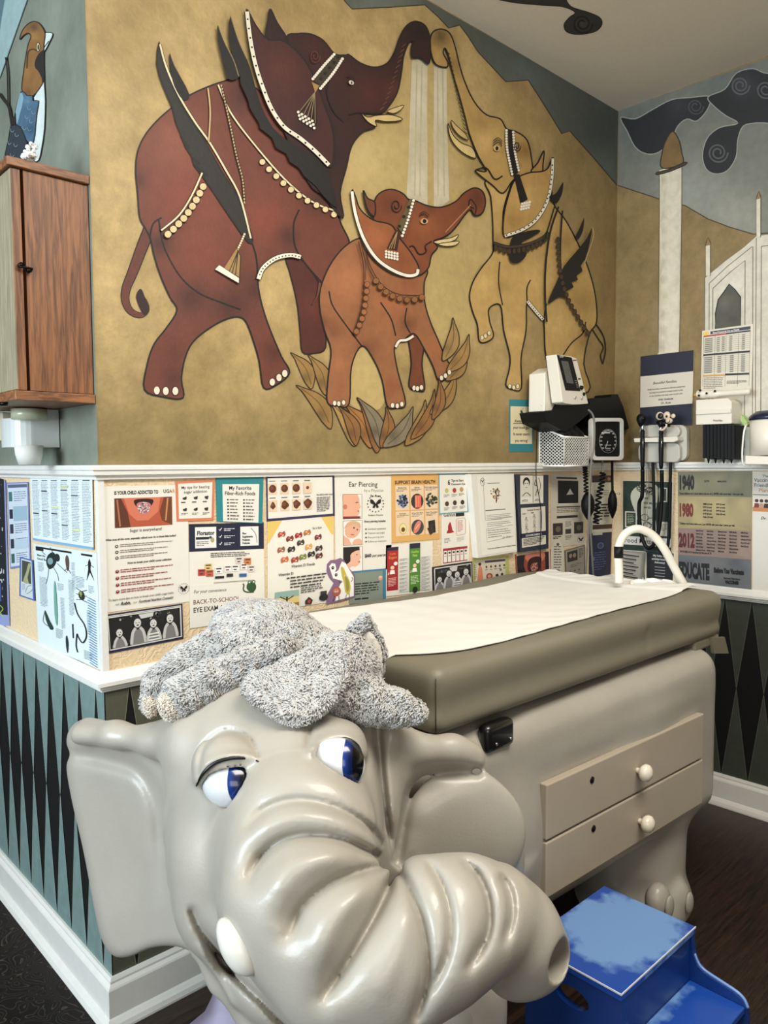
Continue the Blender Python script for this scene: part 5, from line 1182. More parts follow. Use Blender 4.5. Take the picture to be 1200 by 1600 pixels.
def d(P):
    P.poly([(0, 0), (21, 0), (2, 34), (0, 34)], (222, 190, 104), True); P.poly([(80, 0), (100, 0), (100, 30), (97, 30)], (222, 190, 104), True)
    cols = [(176, 70, 50), (120, 50, 40), (150, 40, 44), (170, 110, 60), (110, 50, 40), (60, 50, 44), (150, 90, 70), (40, 38, 38), (214, 150, 80), (60, 40, 40), (190, 100, 60), (150, 60, 50), (110, 120, 60), (36, 36, 36), (90, 40, 40)]
    pos = [(20, 22), (32, 30), (45, 26), (58, 23), (75, 32), (48, 38), (19, 46), (34, 47), (60, 46), (76, 50), (24, 62), (39, 64), (51, 61), (64, 58), (76, 62)]
    for c, (x, y) in zip(cols, pos): P.fill([(x-5.5, y), (x-3, y-4), (x+1, y-3), (x+4, y-5), (x+6, y), (x+4, y+4), (x, y+3), (x-4, y+5)], c, smooth=3); P.disc(x-1, y-1, 2, tuple(min(255, v+60) for v in c), 1.3, up=True); P.disc(x+2, y+1.5, 1.3, (240, 226, 200), .9, up=True)
    P.text('by a Sun', 66, 18, 4.2, K, bold=.02); P.text('Vitamin D Foods', 52, 76, 5.8, K, 'CENTER', .015, .9); P.text('Vitamin D', 15, 87, 5.4, K, bold=.02)
    for k in range(4): P.greek(27+(k > 0)*5, 91+k*5, 88-k*3, 94.5+k*5, 1, (50, 48, 46), .6, last=1)
    P.rect(10, 112, 45, 140, (214, 190, 118), True); P.rect(10, 112, 45, 122, (136, 168, 160), True); P.rect(10, 132, 45, 140, (150, 110, 50), True)
    P.line([(27, 124), (27, 138)], 2.2, K, 0); P.line([(17, 120), (27, 126), (37, 121)], 1.6, K, 0); P.disc(27, 122.5, 1.6, K, up=True)
    P.greek(48, 110, 84, 120, 3, (60, 58, 56), .45); P.fill([(54, 132), (60, 126), (66, 132), (64, 138), (55, 138)], (60, 44, 40), smooth=0); P.rect(58, 131, 62, 136, (160, 70, 50), True)
    P.disc(83, 130, 7, (34, 32, 34), 6, up=True); P.rect(78, 120, 88, 125, (50, 48, 50), True)
card('vitamin_poster', 'white vitamin D foods poster with yellow corners behind the plush toy', 'poster', 'B', [(418, 815), (521, 806), (521, 940), (418, 955)], 100, 140, d, off=.0014)
def d(P):
    P.text('Ear Piercing', 43, 17, 11.2, K, 'CENTER', .012, .84); P.text('by a Physician', 60, 25, 6.6, GR, 'CENTER', 0, .86)
    for j, (sk, hr) in enumerate((((226, 170, 140), (190, 130, 100)), ((222, 170, 142), (200, 150, 110)), ((226, 176, 150), (30, 24, 24)))):
        y0 = 29+j*41; P.rect(11.5, y0-.5, 41, y0+38, K, True); P.rect(12, y0, 40.4, y0+37.5, (232, 224, 216), True)
        if j == 0: P.fill([(12, y0), (34, y0), (37, y0+8), (37, y0+15), (39, y0+19), (36, y0+24), (37, y0+29), (32, y0+37), (12, y0+37)], sk, smooth=0); P.disc(15, y0+19, 3, (200, 120, 100), 4, up=True); P.line([(31, y0+13), (35, y0+12)], 1.2, (60, 40, 36), 0); P.disc(35, y0+26, 1.6, (180, 70, 70), 1, up=True); P.rect(12, y0+34, 38, y0+37.5, (120, 50, 60), True)
        if j == 1: P.disc(26, y0+14, 11.5, sk, 14, .5, up=True); P.fill([(13, y0+12), (18, y0+3), (28, y0), (37, y0+4), (38, y0+12), (30, y0+5), (20, y0+8)], (206, 168, 130), smooth=2); P.disc(28, y0+11, 1.3, (50, 50, 60), up=True); P.disc(33, y0+14, 1.2, (50, 50, 60), up=True); P.line([(23, y0+21), (28, y0+22)], 1.4, (190, 80, 80), 0); P.fill([(28, y0+30), (36, y0+28), (40, y0+32), (40, y0+37), (26, y0+37)], sk, smooth=2); P.fill([(12, y0+22), (20, y0+28), (24, y0+37), (12, y0+37)], sk, smooth=0)
        if j == 2: P.fill([(12, y0), (36, y0), (37, y0+10), (30, y0+8), (24, y0+14), (22, y0+24), (12, y0+30)], hr, smooth=0); P.fill([(26, y0+8), (36, y0+5), (37, y0+12), (39, y0+17), (36, y0+20), (36, y0+26), (30, y0+31), (24, y0+30), (14, y0+37), (12, y0+30), (22, y0+22), (22, y0+13)], sk, smooth=2); P.disc(32, y0+12, 1.2, K, .7, up=True); P.disc(35.5, y0+23.5, 1.5, (190, 50, 60), 1, up=True)
    butterfly(P, 62, 44, 8.6); P.text('Dr. Rosa', 62, 33, 4.6, K, 'CENTER', .02); P.text('Pediatric Practice', 62, 63, 3.4, K, 'CENTER', .01)
    P.text('Every piercing includes', 44, 73, 4.6, K, bold=.02, squeeze=.8)
    for k, t in enumerate(('Sterilized equipment', 'Titanium earring(s)', 'Post piercing care', 'Follow-up treatment')): P.text('\u2022', 45, 86+k*6.6, 7, K, bold=.05); P.text(t, 49, 85+k*6.6, 4.2, GR, squeeze=.85)
    P.text('$60', 44, 128, 7.4, K, bold=.03, squeeze=.9); P.text('per piercing', 56, 128, 6, K, bold=.01, squeeze=.84)
card('ear_piercing_poster', 'white ear piercing poster with three face photos and a butterfly emblem', 'poster', 'B', [(523, 743), (611, 744), (612, 889), (524, 896)], 88, 150, d, off=.0014)
def d(P):
    P.disc(49, 15, 3.6, (206, 150, 124), up=True); P.disc(49, 13, 3, (226, 190, 160), 1.8, up=True); P.greek(8, 20, 48, 40, 5, (40, 44, 42), .5); P.greek(8, 44, 44, 48, 1, (30, 34, 32), .6)
card('grey_quote_card', 'grey-green quote card with a blue right edge beside the purple character cutout', 'poster', 'B', [(546, 893), (603, 888), (603, 938), (546, 944)], 58, 52, d, (128, 138, 126), .0026, mount=((56, 120, 150), (0, 3, 5, 0)))
def d(P):
    P.fill([(7, 16), (12, 11), (18, 13), (20, 22), (16, 30), (24, 24), (30, 10), (37, 14), (52, 40), (52, 74), (18, 78), (22, 60), (30, 44), (14, 38)], (236, 234, 226), smooth=0)
    for x, y in ((13, 19), (19, 32)): P.disc(x, y, 4.2, (236, 234, 226), 5, up=True); P.disc(x+.5, y+.5, 2.6, (60, 44, 56), 3, up=True); P.disc(x+.8, y, 1, (150, 140, 160), up=True)
    P.fill([(28, 20), (33, 22), (38, 34), (44, 46), (46, 60), (42, 70), (36, 64), (34, 50), (30, 36)], (190, 170, 70), smooth=3); P.fill([(36, 36), (42, 46), (43, 60), (39, 64), (37, 52)], (140, 140, 60), smooth=3)
    for x in (36, 40): P.disc(x, 36+(x-36)*.6, 1.4, WHITE, up=True); P.disc(x+.2, 36.4+(x-36)*.6, .7, K, up=True)
    P.line([(31, 45), (27, 48), (25, 44)], .9, K); P.line([(46, 48), (50, 44), (48, 40)], .9, K); P.line([(38, 69), (37, 78)], .9, K, 0); P.line([(43, 68), (44, 76)], .9, K, 0)
    P.disc(20, 62, 8, (160, 84, 66), 8.4, up=True); P.disc(19, 60, 5, (190, 116, 90), 4, up=True)
    for x in (18, 22): P.disc(x, 62, 1.5, WHITE, up=True); P.disc(x, 62.3, .8, K, up=True)
    P.line([(16, 70), (14, 78)], .9, K, 0); P.line([(24, 70), (25, 78)], .9, K, 0)
card('character_cutout', 'purple edged cardboard cutout of smiling fruit figures above the exam paper', 'cutout', 'B', [(508, 871), (556, 866), (556, 936), (508, 943)], 56, 80, d, (128, 96, 124), .0032, poly=[(4, 12), (10, 6), (20, 6), (28, 4), (34, 8), (42, 22), (54, 36), (55, 76), (30, 80), (2, 81), (4, 66), (10, 56), (16, 46), (8, 36), (3, 24)], thick=.002)
def d(P):
    P.text('SUPPORT BRAIN HEALTH', 38, 15.5, 8.2, K, 'CENTER', .035, .70); P.up()
    for k, (t1, t2) in enumerate((('Blueberries', 'Avocado'), ('Salmon', 'Grass-Fed Beef'), ('Dark leafy Greens', 'Dark Chocolate'))):
        for j in range(2):
            x = 17+k*23; y = 23+j*43; P.rect(x-10.6, y-5, x+10.6, y+36, (226, 200, 168)); P.text((t1, t2)[j], x, y, 3.6, K, 'CENTER', .02, .8); P.greek(x-9, y+1.4, x+9, y+6, 2, GR, .4)
    for x, y, r1, r2, c in ((17, 44, 9.6, 12, (206, 200, 190)), (40, 45, 10, 13, (52, 48, 50)), (40, 89, 10, 13, (62, 66, 72)), (17, 90, 6, 9.4, (196, 190, 130))): P.disc(x, y, r1, c, r2, up=True)
    P.up()
    for _ in range(40): a, r = random.random()*6.28, random.random()**.5; P.disc(17+8*r*math.cos(a), 44+10.5*r*math.sin(a), 1.9, random.choice([(34, 44, 70), (24, 30, 46), (60, 74, 104), (90, 104, 130)]), n=8); P.h += P.step*.1
    P.rect(36, 35, 46, 56, (216, 110, 84), True); P.line([(38, 37), (38, 55)], .9, (236, 170, 140), 0); P.line([(42, 37), (42, 55)], .7, (236, 170, 140), 0)
    for _ in range(34): a, r = random.random()*6.28, random.random()**.5; P.disc(63+9*r*math.cos(a), 44+12*r*math.sin(a), 2.6, random.choice([(34, 46, 34), (24, 30, 24), (60, 74, 50), (100, 104, 84)]), 1.6, random.random()*3, n=7); P.h += P.step*.1
    P.disc(17, 90, 5, (226, 216, 150), 8, up=True); P.disc(17, 91.5, 3, (112, 66, 36), 4, up=True); P.disc(17, 90, 6, K, 9.4, n=20) if False else None
    P.fill([(33, 96), (35, 86), (40, 79), (45, 80), (44, 88), (40, 96), (35, 99)], (214, 124, 104), smooth=3); P.line([(36, 92), (42, 84)], 1.2, (240, 190, 170), 0)
    P.poly([(57, 80), (68, 78), (69, 100), (58, 101)], (34, 28, 28), True); P.poly([(55, 92), (64, 88), (68, 98), (60, 104)], (50, 38, 34), True); P.line([(62, 79), (63, 100)], .6, (84, 66, 58), 0); P.line([(57, 88), (68, 86)], .6, (84, 66, 58), 0)
card('brain_health_poster', 'orange bordered brain health poster showing six foods', 'poster', 'B', [(611, 742), (685, 741), (687, 842), (612, 848)], 76, 112, d, (216, 166, 96), .0016)
def d(P):
    for x0, c, c2 in ((2, (158, 34, 40), (216, 110, 50)), (36, (76, 128, 48), (150, 190, 80))):
        P.rect(x0, 4 if x0 == 2 else 1, x0+17, 72 if x0 == 2 else 77, c, True); P.rect(x0, 4 if x0 == 2 else 1, x0+17, 9, NAVY, True)
        P.text('Carbs' if x0 == 2 else 'Healthy', x0+8.5, 16, 5, c2, 'CENTER', .04, .8); P.text('Sugars' if x0 == 2 else 'Fats', x0+8.5, 22, 6, c2, 'CENTER', .05, .8)
        P.disc(x0+13, 30, 3, WHITE, up=True); P.disc(x0+8, 36, 3, (236, 190, 150), up=True); P.fill([(x0+4, 46), (x0+5, 40), (x0+11, 40), (x0+12, 46)], (240, 236, 226), smooth=0); P.line([(x0+3, 43), (x0+1.6, 47)], 1.4, (236, 190, 150), 0); P.greek(x0+2, 52, x0+15, 66, 6, (230, 190, 180) if x0 == 2 else (206, 226, 180), .4)
        P.up()
        for k in range(9): P.rect(x0+18, 23+k*6, x0+33, 28+k*6, (206, 204, 198)); P.up(); P.greek(x0+19, 24+k*6, x0+31, 27.4+k*6, 2, GR, .4)
    P.disc(44.5, 74, 4, (30, 40, 26), 5, up=True)
card('food_chart', 'white chart with one red and one green column above the padded table edge', 'poster', 'B', [(603, 852), (676, 845), (676, 924), (602, 932)], 74, 80, d, off=.0014)
def d(P):
    P.text('6', 15, 18, 12, K, bold=.03, squeeze=.7); P.text('Tips to Start', 21, 13, 5.4, K, bold=.03, squeeze=.76); P.text('Decluttering Kids', 21, 18.5, 4.4, K, bold=.03, squeeze=.76)
    for x, y, c in ((13, 27, (190, 186, 110)), (26, 27, (170, 50, 50)), (38, 26, (186, 140, 80)), (13, 48, (80, 50, 36)), (26, 47, (70, 50, 40)), (39, 47, (40, 36, 34))): P.disc(x, y, 3.2, c, 4, up=True); P.greek(x-5, y+6, x+5, y+11, 3, GR, .4)
card('tips_card', 'pale blue bordered card with six small tips beside the brain health poster', 'poster', 'B', [(685, 740), (731, 740), (733, 800), (686, 804)], 50, 64, d, off=.0026, mount=((112, 160, 172), (2, 2, 3, 2)))
def d(P):
    P.text('Genius', 3, 7, 8, K, bold=.02, squeeze=.8); P.rect(22, 2, 36, 8, K, True); P.fill([(10, 22), (13, 16), (15, 20), (17, 30), (20, 33), (8, 34), (10, 28)], (160, 34, 44), smooth=2)
    P.line([(24, 12), (36, 11), (38, 14), (38, 36), (36, 38), (24, 39), (23, 36), (23, 14), (24, 12)], .7, (190, 110, 100), 0); P.greek(25, 15, 34, 34, 9, (190, 60, 60), .4); P.greek(4, 42, 14, 50, 4, GR, .4); P.greek(24, 42, 36, 50, 4, (170, 166, 160), .4)
    P.rect(2, 58, 41, 82, (150, 36, 44), True)
    P.up()
    for k in range(6): P.rect(3+k*6.5, 62, 8.4+k*6.5, 80.5, WHITE); P.up(); P.rect(4+k*6.5, 64, 7.4+k*6.5, 67, K); P.rect(4+k*6.5, 70, 7.4+k*6.5, 71, GR)
card('nutrition_leaflet', 'narrow white leaflet with a red dog silhouette and a red table', 'leaflet', 'B', [(690, 801), (733, 798), (733, 877), (690, 883)], 44, 84, d, off=.0014)
card('family_photo_card', 'dark photo of four grinning children just above the padded table edge', 'photo', 'B', [(675, 886), (738, 877), (739, 918), (676, 927)], 64, 42, lambda P: kids(P, 64, 42, 2), (40, 40, 44), .0024)
def d(P):
    P.rect(18, 5, 50, 8.5, (70, 56, 84), True); P.fill([(6, 38), (7, 22), (8, 16), (10, 10), (13, 16), (14, 24), (14, 38)], (206, 130, 100), smooth=2); P.disc(10, 9.5, 2.4, (70, 40, 30), up=True)
    for k in range(5): P.disc(20+k*7, 15, 1.4, (70, 60, 54), 2, up=True); P.rect(18+k*7, 19, 22+k*7, 20, GR, True)
    P.disc(24, 30, 5, (160, 70, 60), up=True); P.disc(24, 30, 2.6, (214, 150, 130), up=True); P.disc(36, 30, 2.4, (50, 46, 44), up=True); P.disc(44, 29, 2, (60, 50, 60), up=True); P.disc(42, 22, 2, K, .9, up=True); P.greek(1, 10, 5, 34, 8, GR, .3)
card('body_chart', 'small pale chart with a standing figure and yellow-green edges under the sheet holder', 'poster', 'B', [(739, 873), (795, 868), (796, 906), (740, 913)], 56, 40, d, (206, 196, 176), .0016, mount=((176, 176, 104), (3, 3, 6, 0)))
# sheet holder with the heart leaflet
def holder(name, label, side, corners, depth, mats, cat='leaflet holder'):
    ax, v, _ = SIDE[side]; c = [at_plane(ax, v-depth, *q) for q in corners]; n = np.zeros(3); n[ax] = 1
    bm = BM(); a = [bm.verts.new(p) for p in c]; b = [bm.verts.new(p+n*(depth-.001)) for p in c]
    bm.faces.new(a); bm.faces.new(b[::-1])
    for i in range(4): bm.faces.new((a[i], b[i], b[(i+1) % 4], a[(i+1) % 4]))
    return tag(obj(name, bm, mats), label, cat)
ACR = mat('cloudy_acrylic', (214, 212, 202), .2, coat=.6)
hd_ = holder('leaflet_holder', 'deep white leaflet holder on the wall with a heart leaflet at its front', 'B', [(736, 741), (803, 740), (808, 862), (747, 872)], .030, ACR)
def d(P):
    P.disc(8, 10, 4, WHITE, 6, up=True); P.line(disc_pts(8, 10, 4, 6, 14), .5, K, 0, closed=False); butterfly(P, 8, 9, 2.4); P.rect(16, 12, 38, 13, GR, True); P.up()
    for _ in range(150):
        t = random.random()*6.28; r = random.random()**.5; x = 16*math.sin(t)**3; y = -(13*math.cos(t)-5*math.cos(2*t)-2*math.cos(3*t)-math.cos(4*t)); P.disc(30+x*r*.58, 30+y*r*.8, .8, random.choice([(206, 160, 60), (190, 90, 60), (60, 60, 54), (90, 120, 90), (216, 130, 60)]), n=6)
    P.rect(10, 54, 46, 55.4, GR, True); P.greek(12, 62, 56, 72, 4, (130, 126, 120), .3); P.greek(12, 74, 56, 82, 3, (130, 126, 120), .3); P.greek(12, 86, 54, 100, 4, (130, 126, 120), .3)
    P.line([(9, 2), (9, 68), (10, 70), (58, 68)], .6, (150, 146, 138), 0); P.line([(10, 84), (58, 81)], .6, (150, 146, 138), 0); P.line([(10, 84), (10, 104), (58, 100)], .6, (150, 146, 138), 0)
    P.text('To learn more, ask Robin our Functional Nutrition Counselor', 10, 116, 2.9, K, bold=.02, squeeze=.72); P.text('Dr. Rosa', 38, 101, 4, GR, shear=.3)
s_ = Sheet('B', [(746, 743), (801, 742), (806, 860), (753, 868)], 62, 124, .0306, .0006); lf = s_.slab('heart_leaflet', WHITE); d(s_.P); s_.P.build('printing', PRINT, lf)
tag(lf, 'white leaflet with a dotted heart held in the deep white holder', 'leaflet', 'leaflets in the wall holders')
for nm, q in (('clip', (749, 866)),):
    pass
# blue double holder
hb = holder('leaflet_holder', 'two-tier navy leaflet holder beside the heart leaflet', 'B', [(805, 741), (857, 742), (857, 857), (813, 863)], .022, mat('navy_plastic', (34, 40, 60), .3, coat=.4))
def d(P):
    P.disc(12, 12, 7, K, 9, up=True); P.disc(12, 16, 5, (216, 210, 196), 8, up=True); P.disc(10, 14, 1, K, up=True); P.disc(14, 14, 1, K, up=True); P.line([(10, 21), (14, 21)], .8, K, 0); P.line([(12, 24), (12, 34)], 5, (216, 210, 196), 0); P.line([(4, 36), (12, 30), (20, 36)], 1.2, K); P.line([(32, 4), (28, 16), (34, 20), (30, 36)], 1.2, K); P.line([(36, 4), (40, 18), (36, 34)], 1, K)
    P.line([(25, 0), (25, 48)], .8, (60, 60, 66), 0); P.rect(1, 38, 24, 48, WHITE, True); P.rect(26, 38, 44, 48, WHITE, True); P.text('APEX', 3, 46, 6, K, bold=.01, squeeze=.8); P.text('APEX', 28, 46, 6, K, bold=.01, squeeze=.7)
s_ = Sheet('B', [(813, 743), (849, 743), (849, 786), (813, 788)], 46, 50, .0226, .0006); lf = s_.slab('leaflet', (216, 210, 194)); d(s_.P); s_.P.build('printing', PRINT, lf); tag(lf, 'pale leaflets with line-drawn faces in the top tier of the navy holder', 'leaflet', 'leaflets in the wall holders')
def d(P):
    P.text('Scoliosis Screening', 24, 6, 4.4, K, 'CENTER', .03, .76)
    for x, y in ((9, 18), (24, 14), (9, 34), (24, 32)): P.disc(x, y, 1.8, (150, 146, 136), up=True); P.line([(x, y+2), (x, y+10)], 2.6, (190, 184, 170), 0); P.line([(x-3, y+4), (x, y+2), (x+3, y+6)], .6, K); P.line([(x-1, y+10), (x-1.6, y+16)], .6, K, 0); P.line([(x+1, y+10), (x+1.6, y+16)], .6, K, 0)
    P.rect(2, 10, 8, 11, K, True); P.rect(18, 9, 23, 10.4, K, True); P.rect(35, 8, 38, 40, (130, 140, 150), True)
    P.rect(-2, 45, 48, 53, NAVY, True); P.text('SCOLIOSIS SCREENING', 22, 51, 4.2, WHITE, 'CENTER', .03, .7); P.greek(2, 55, 44, 68, 5, K, .4)
s_ = Sheet('B', [(814, 794), (852, 791), (853, 850), (816, 856)], 46, 70, .0226, .0006); lf = s_.slab('leaflet', (216, 210, 194)); d(s_.P); s_.P.build('printing', PRINT, lf); tag(lf, 'screening leaflet with small body figures in the lower tier of the navy holder', 'leaflet', 'leaflets in the wall holders')
def d(P):
    P.rect(2, 3, 48, 40, (150, 70, 56), True); P.fill([(2, 3), (14, 3), (12, 20), (18, 40), (2, 40)], (34, 26, 26), smooth=0); P.rect(46, 3, 52, 36, (34, 28, 28), True); P.fill([(16, 3), (44, 3), (44, 14), (34, 18), (18, 14)], (200, 120, 96), smooth=2); P.fill([(20, 12), (30, 8), (40, 12), (36, 30), (26, 36), (18, 26)], (52, 22, 22), smooth=3); P.disc(28, 24, 6, (150, 76, 66), 7, up=True); P.up()
    for k in range(16): P.disc(28+random.uniform(-5, 5), 24+random.uniform(-6, 6), .9, (216, 190, 180), n=5)
card('mouth_photo_card', 'red-edged close-up photo of an open mouth below the navy holder', 'photo', 'B', [(805, 866), (861, 858), (862, 902), (807, 910)], 56, 44, d, (214, 190, 170), .0016, mount=((150, 70, 46), (2, 0, 2, 0)))
def d(P):
    P.rect(9, 5, 41, 8, (44, 40, 38), True); P.rect(11, 11, 43, 49, (30, 30, 32), True); P.fill([(26, 32), (30, 24), (34, 32), (36, 34), (24, 35)], (190, 186, 176), smooth=0); P.rect(9, 54, 46, 56.6, (90, 84, 76), True); P.greek(9, 58, 46, 66, 3, GR, .4, last=.9); P.rect(9, 70, 42, 74, (40, 36, 34), True)
    for x in (3, 36): P.rect(x, 82, x+15, 102, (54, 48, 46), True); P.disc(x+8, 92, 4, (110, 96, 84), 5, up=True)
    P.greek(22, 80, 32, 90, 5, GR, .35); P.rect(22, 93, 31, 101, (60, 56, 54), True); P.greek(3, 104, 16, 109, 2, K, .5); P.greek(22, 104, 32, 112, 4, GR, .4); butterfly(P, 47, 113, 4)
card('notice_sheet', 'tall cream notice with a black square picture, behind the hanging black cord', 'poster', 'B', [(860, 740), (914, 742), (914, 850), (861, 856)], 54, 122, d, (204, 196, 178), .0014)
def d(P):
    P.greek(6, 12, 20, 50, 9, (60, 54, 50), .35, last=.8); P.disc(13, 9, 2.6, GR, up=True); P.disc(13, 54, 4, (34, 30, 28), up=True)
card('tag_leaflet', 'narrow tag-shaped leaflet with orange edges', 'leaflet', 'B', [(860, 842), (883, 842), (883, 903), (860, 903)], 26, 64, d, (212, 204, 186), .0024, poly=[(9, 0), (15, 0), (24, 16), (24, 64), (1, 64), (1, 16)], mount=None)
def d(P):
    P.rect(4, 5, 20, 24, (50, 46, 44), True); P.disc(9, 13, 2.6, (150, 130, 110), 4, up=True); P.disc(15, 14, 2.6, (150, 130, 110), 4, up=True); P.greek(22, 5, 29, 22, 6, K, .4); P.greek(8, 30, 26, 36, 2, GR, .4)
    for x in (8, 15, 22): P.disc(x, 42, 1.2, (60, 56, 50), up=True)
    P.greek(4, 50, 28, 56, 2, GR, .4)
card('grey_notice_card', 'small grey card with a group picture beside the table end', 'poster', 'B', [(882, 860), (914, 851), (914, 903), (884, 910)], 32, 60, d, (150, 144, 130), .0016, mount=((90, 86, 78), 1.6))
def d(P):
    P.rect(0, 0, 34, 12, (60, 44, 42), True); P.disc(20, 6, 3, (140, 80, 60), up=True); P.disc(28, 6, 3, (170, 120, 90), up=True); P.greek(4, 26, 30, 40, 4, GR, .3); P.greek(4, 50, 30, 80, 6, K, .5); P.rect(2, 86, 34, 94, (70, 40, 34), True); P.rect(2, 98, 18, 104, (190, 186, 172), True)
card('reading_poster', 'pale poster with a photo strip on top, hanging behind the coiled cable', 'poster', 'B', [(925, 743), (957, 743), (956, 831), (924, 833)], 34, 100, d, (204, 198, 180), .0016)
def d(P):
    P.disc(17, 20, 5, (90, 104, 140), up=True); P.disc(17, 20, 3.6, (40, 52, 92), up=True); P.greek(8, 30, 26, 60, 8, (80, 92, 130), .35); P.disc(6, 40, 2.4, (90, 100, 130), 4, up=True)
card('navy_poster', 'dark navy poster with a pale dome picture beside the inner corner', 'poster', 'B', [(921, 834), (956, 831), (954, 902), (920, 906)], 34, 72, d, (28, 34, 62), .0016)
# --- right wall
def d(P):
    P.fill([(14, 36), (16, 20), (28, 8), (44, 4), (56, 12), (56, 30), (52, 60), (54, 92), (44, 100), (30, 98), (26, 80), (22, 62)], (206, 204, 184), smooth=3)
    P.up()
    for _ in range(9): a = random.random()*6.28; P.line(disc_pts(36+8*math.cos(a), 14+5*math.sin(a), 5, 4, 10), 1, K, 3, closed=True)
    P.text("IT'S ALL", 44, 26, 5, K, 'CENTER', .03, .8); P.text('IN', 38, 34, 5, K, 'CENTER', .03); P.text('THE BRAIN', 44, 43, 5, K, 'CENTER', .03, .8); P.text('AND', 40, 51, 5, K, 'CENTER', .03)
    for x, y in ((36, 68), (40, 82), (46, 74), (34, 92)): P.line(disc_pts(x, y, 6, 6, 10), 1.1, K, 3, closed=True)
    P.rect(5, 58, 24, 88, WHITE, True); P.rect(7, 60, 22, 86, (52, 74, 52), True); P.greek(9, 64, 20, 82, 6, (200, 206, 180), .3); P.rect(58, 12, 70, 38, WHITE, True); P.rect(60, 14, 68, 36, (44, 60, 48), True); P.rect(58, 74, 72, 100, (206, 202, 184), True); P.greek(60, 78, 70, 92, 5, GR, .4)
    P.rect(2, 104, 76, 120, WHITE, True); P.text('Food Matters', 4, 116, 12.5, K, bold=.008, squeeze=.80)
card('food_matters_poster', 'dark green poster reading Food Matters behind the hanging scope cords', 'poster', 'R', [(972, 750), (1052, 752), (1050, 866), (972, 860)], 78, 132, d, (38, 56, 46), .0016, mount=((214, 208, 188), 1.5))
def d(P):
    P.up()
    for k in range(7): P.rect(3, 4+k*7, 28-(k % 3)*4, 6.4+k*7, (44, 40, 38)); P.rect(6, 7.4+k*7, 24, 8.4+k*7, GR)
hg = holder('leaflet_holder', 'small grey leaflet rack behind the white arched tube', 'R', [(970, 860), (1006, 864), (1002, 914), (970, 908)], .016, mat('grey_plastic', (150, 146, 136), .4))
s_ = Sheet('R', [(971, 862), (1003, 866), (1000, 908), (971, 903)], 32, 52, .0166, .0006); lf = s_.slab('leaflet', (170, 164, 150)); d(s_.P); s_.P.build('printing', PRINT, lf); tag(lf, 'grey leaflet with heavy dark lines in the small grey rack', 'leaflet', 'leaflets in the wall holders')
def d(P):
    P.text('My baby and', 24, 10, 5.4, WHITE, 'CENTER', .02, .8); P.text('antidepressants', 24, 16, 5.4, WHITE, 'CENTER', .02, .76); P.text('Advocacy', 24, 22, 5.4, WHITE, 'CENTER', .02, .8)
    P.up()
    for k in range(5): P.rect(16, 28+k*5.4, 33, 29.4+k*5.4, (150, 150, 146))
card('black_notice_card', 'black card with centred white lettering under the Food Matters poster', 'poster', 'R', [(1008, 860), (1055, 863), (1053, 914), (1008, 909)], 48, 58, d, (26, 28, 34), .0016, mount=((214, 208, 188), 2.2))
def d(P):
    for y0, y1, cols in ((0, 40, ((118, 116, 92), (138, 132, 104), (98, 100, 84))), (40, 92, ((160, 146, 106), (182, 166, 120), (136, 124, 92))), (92, 136, ((142, 120, 108), (124, 106, 102), (158, 138, 122))), (136, 182, ((106, 108, 110), (88, 92, 100), (126, 124, 118)))):
        P.h += P.step; P.fill([(0, y0), (112, y0), (112, y1), (0, y1)], cols[0], 9, [(random.uniform(0, 112), random.uniform(y0, y1), random.uniform(8, 18), random.choice(cols), .8) for _ in range(16)], 0)
    P.text('1940', 1, 28, 30, (30, 28, 26), bold=.06, squeeze=.42); P.text('1980', 1, 72, 28, (112, 44, 34), bold=.06, squeeze=.42); P.text('2012', 1, 122, 30, (92, 30, 34), bold=.06, squeeze=.42); P.text('EDUCATE', 1, 172, 33, (30, 30, 34), bold=.07, squeeze=.33)
    P.text('DTP', 42, 17, 4, K, bold=.05); P.text('SMALLPOX', 62, 17, 3.4, K, bold=.05, squeeze=.8)
    P.text('*Some children got 5 shots before the age of 2, NEVER with more than 1 shot per visit.', 2, 37, 4.6, K, bold=.04, squeeze=.60); P.text('*Children got 8 shots before age 2 and NEVER with more than 2 shots per visit.', 2, 86, 4.4, K, bold=.04, squeeze=.60); P.text('*69 DOSES of 16 vaccines by the age of 18', 2, 132, 4.4, K, bold=.04, squeeze=.66)
    P.up(); w_ = [('DTP (2 mos)', 40), ('Polio (2 mos)', 60)]
    for k in range(5):
        for x in (40, 60): 
            if not (k == 4 and x == 60): P.text(('DTP', 'Polio', 'MMR', 'DTP', 'OPV')[(k+x//20) % 5]+' (%d mo)' % (2+2*k), x, 53+k*5.2, 3.4, K, bold=.05, squeeze=.8)
    for c in range(5):
        for k in range(7 if c < 4 else 5): P.text(('Hep B', 'DTaP', 'PCV', 'Rota', 'HIB', 'Polio', 'Influenza', 'Hep A')[(k+c*3) % 8]+' (%d mo)' % (2+2*((k+c) % 8)), 29+c*17, 96+k*5.2, 3.0, K, bold=.05, squeeze=.66)
    P.text('Before You Vaccinate', 57, 160, 11, K, bold=.05, squeeze=.46); P.text('Vaccinate? Think About', 84, 169, 3.6, K, 'CENTER', .04, .7); P.text('VACCINES', 84, 176, 7, K, 'CENTER', .06, .6)
card('history_poster', 'large faded poster with the years 1940, 1980 and 2012 in heavy numerals', 'poster', 'R', [(1059, 737), (1175, 736), (1174, 921), (1060, 910)], 112, 182, d, (112, 116, 84), .0016, mount=((206, 200, 182), (-1.5, 0, -.4, 0)) if False else None)
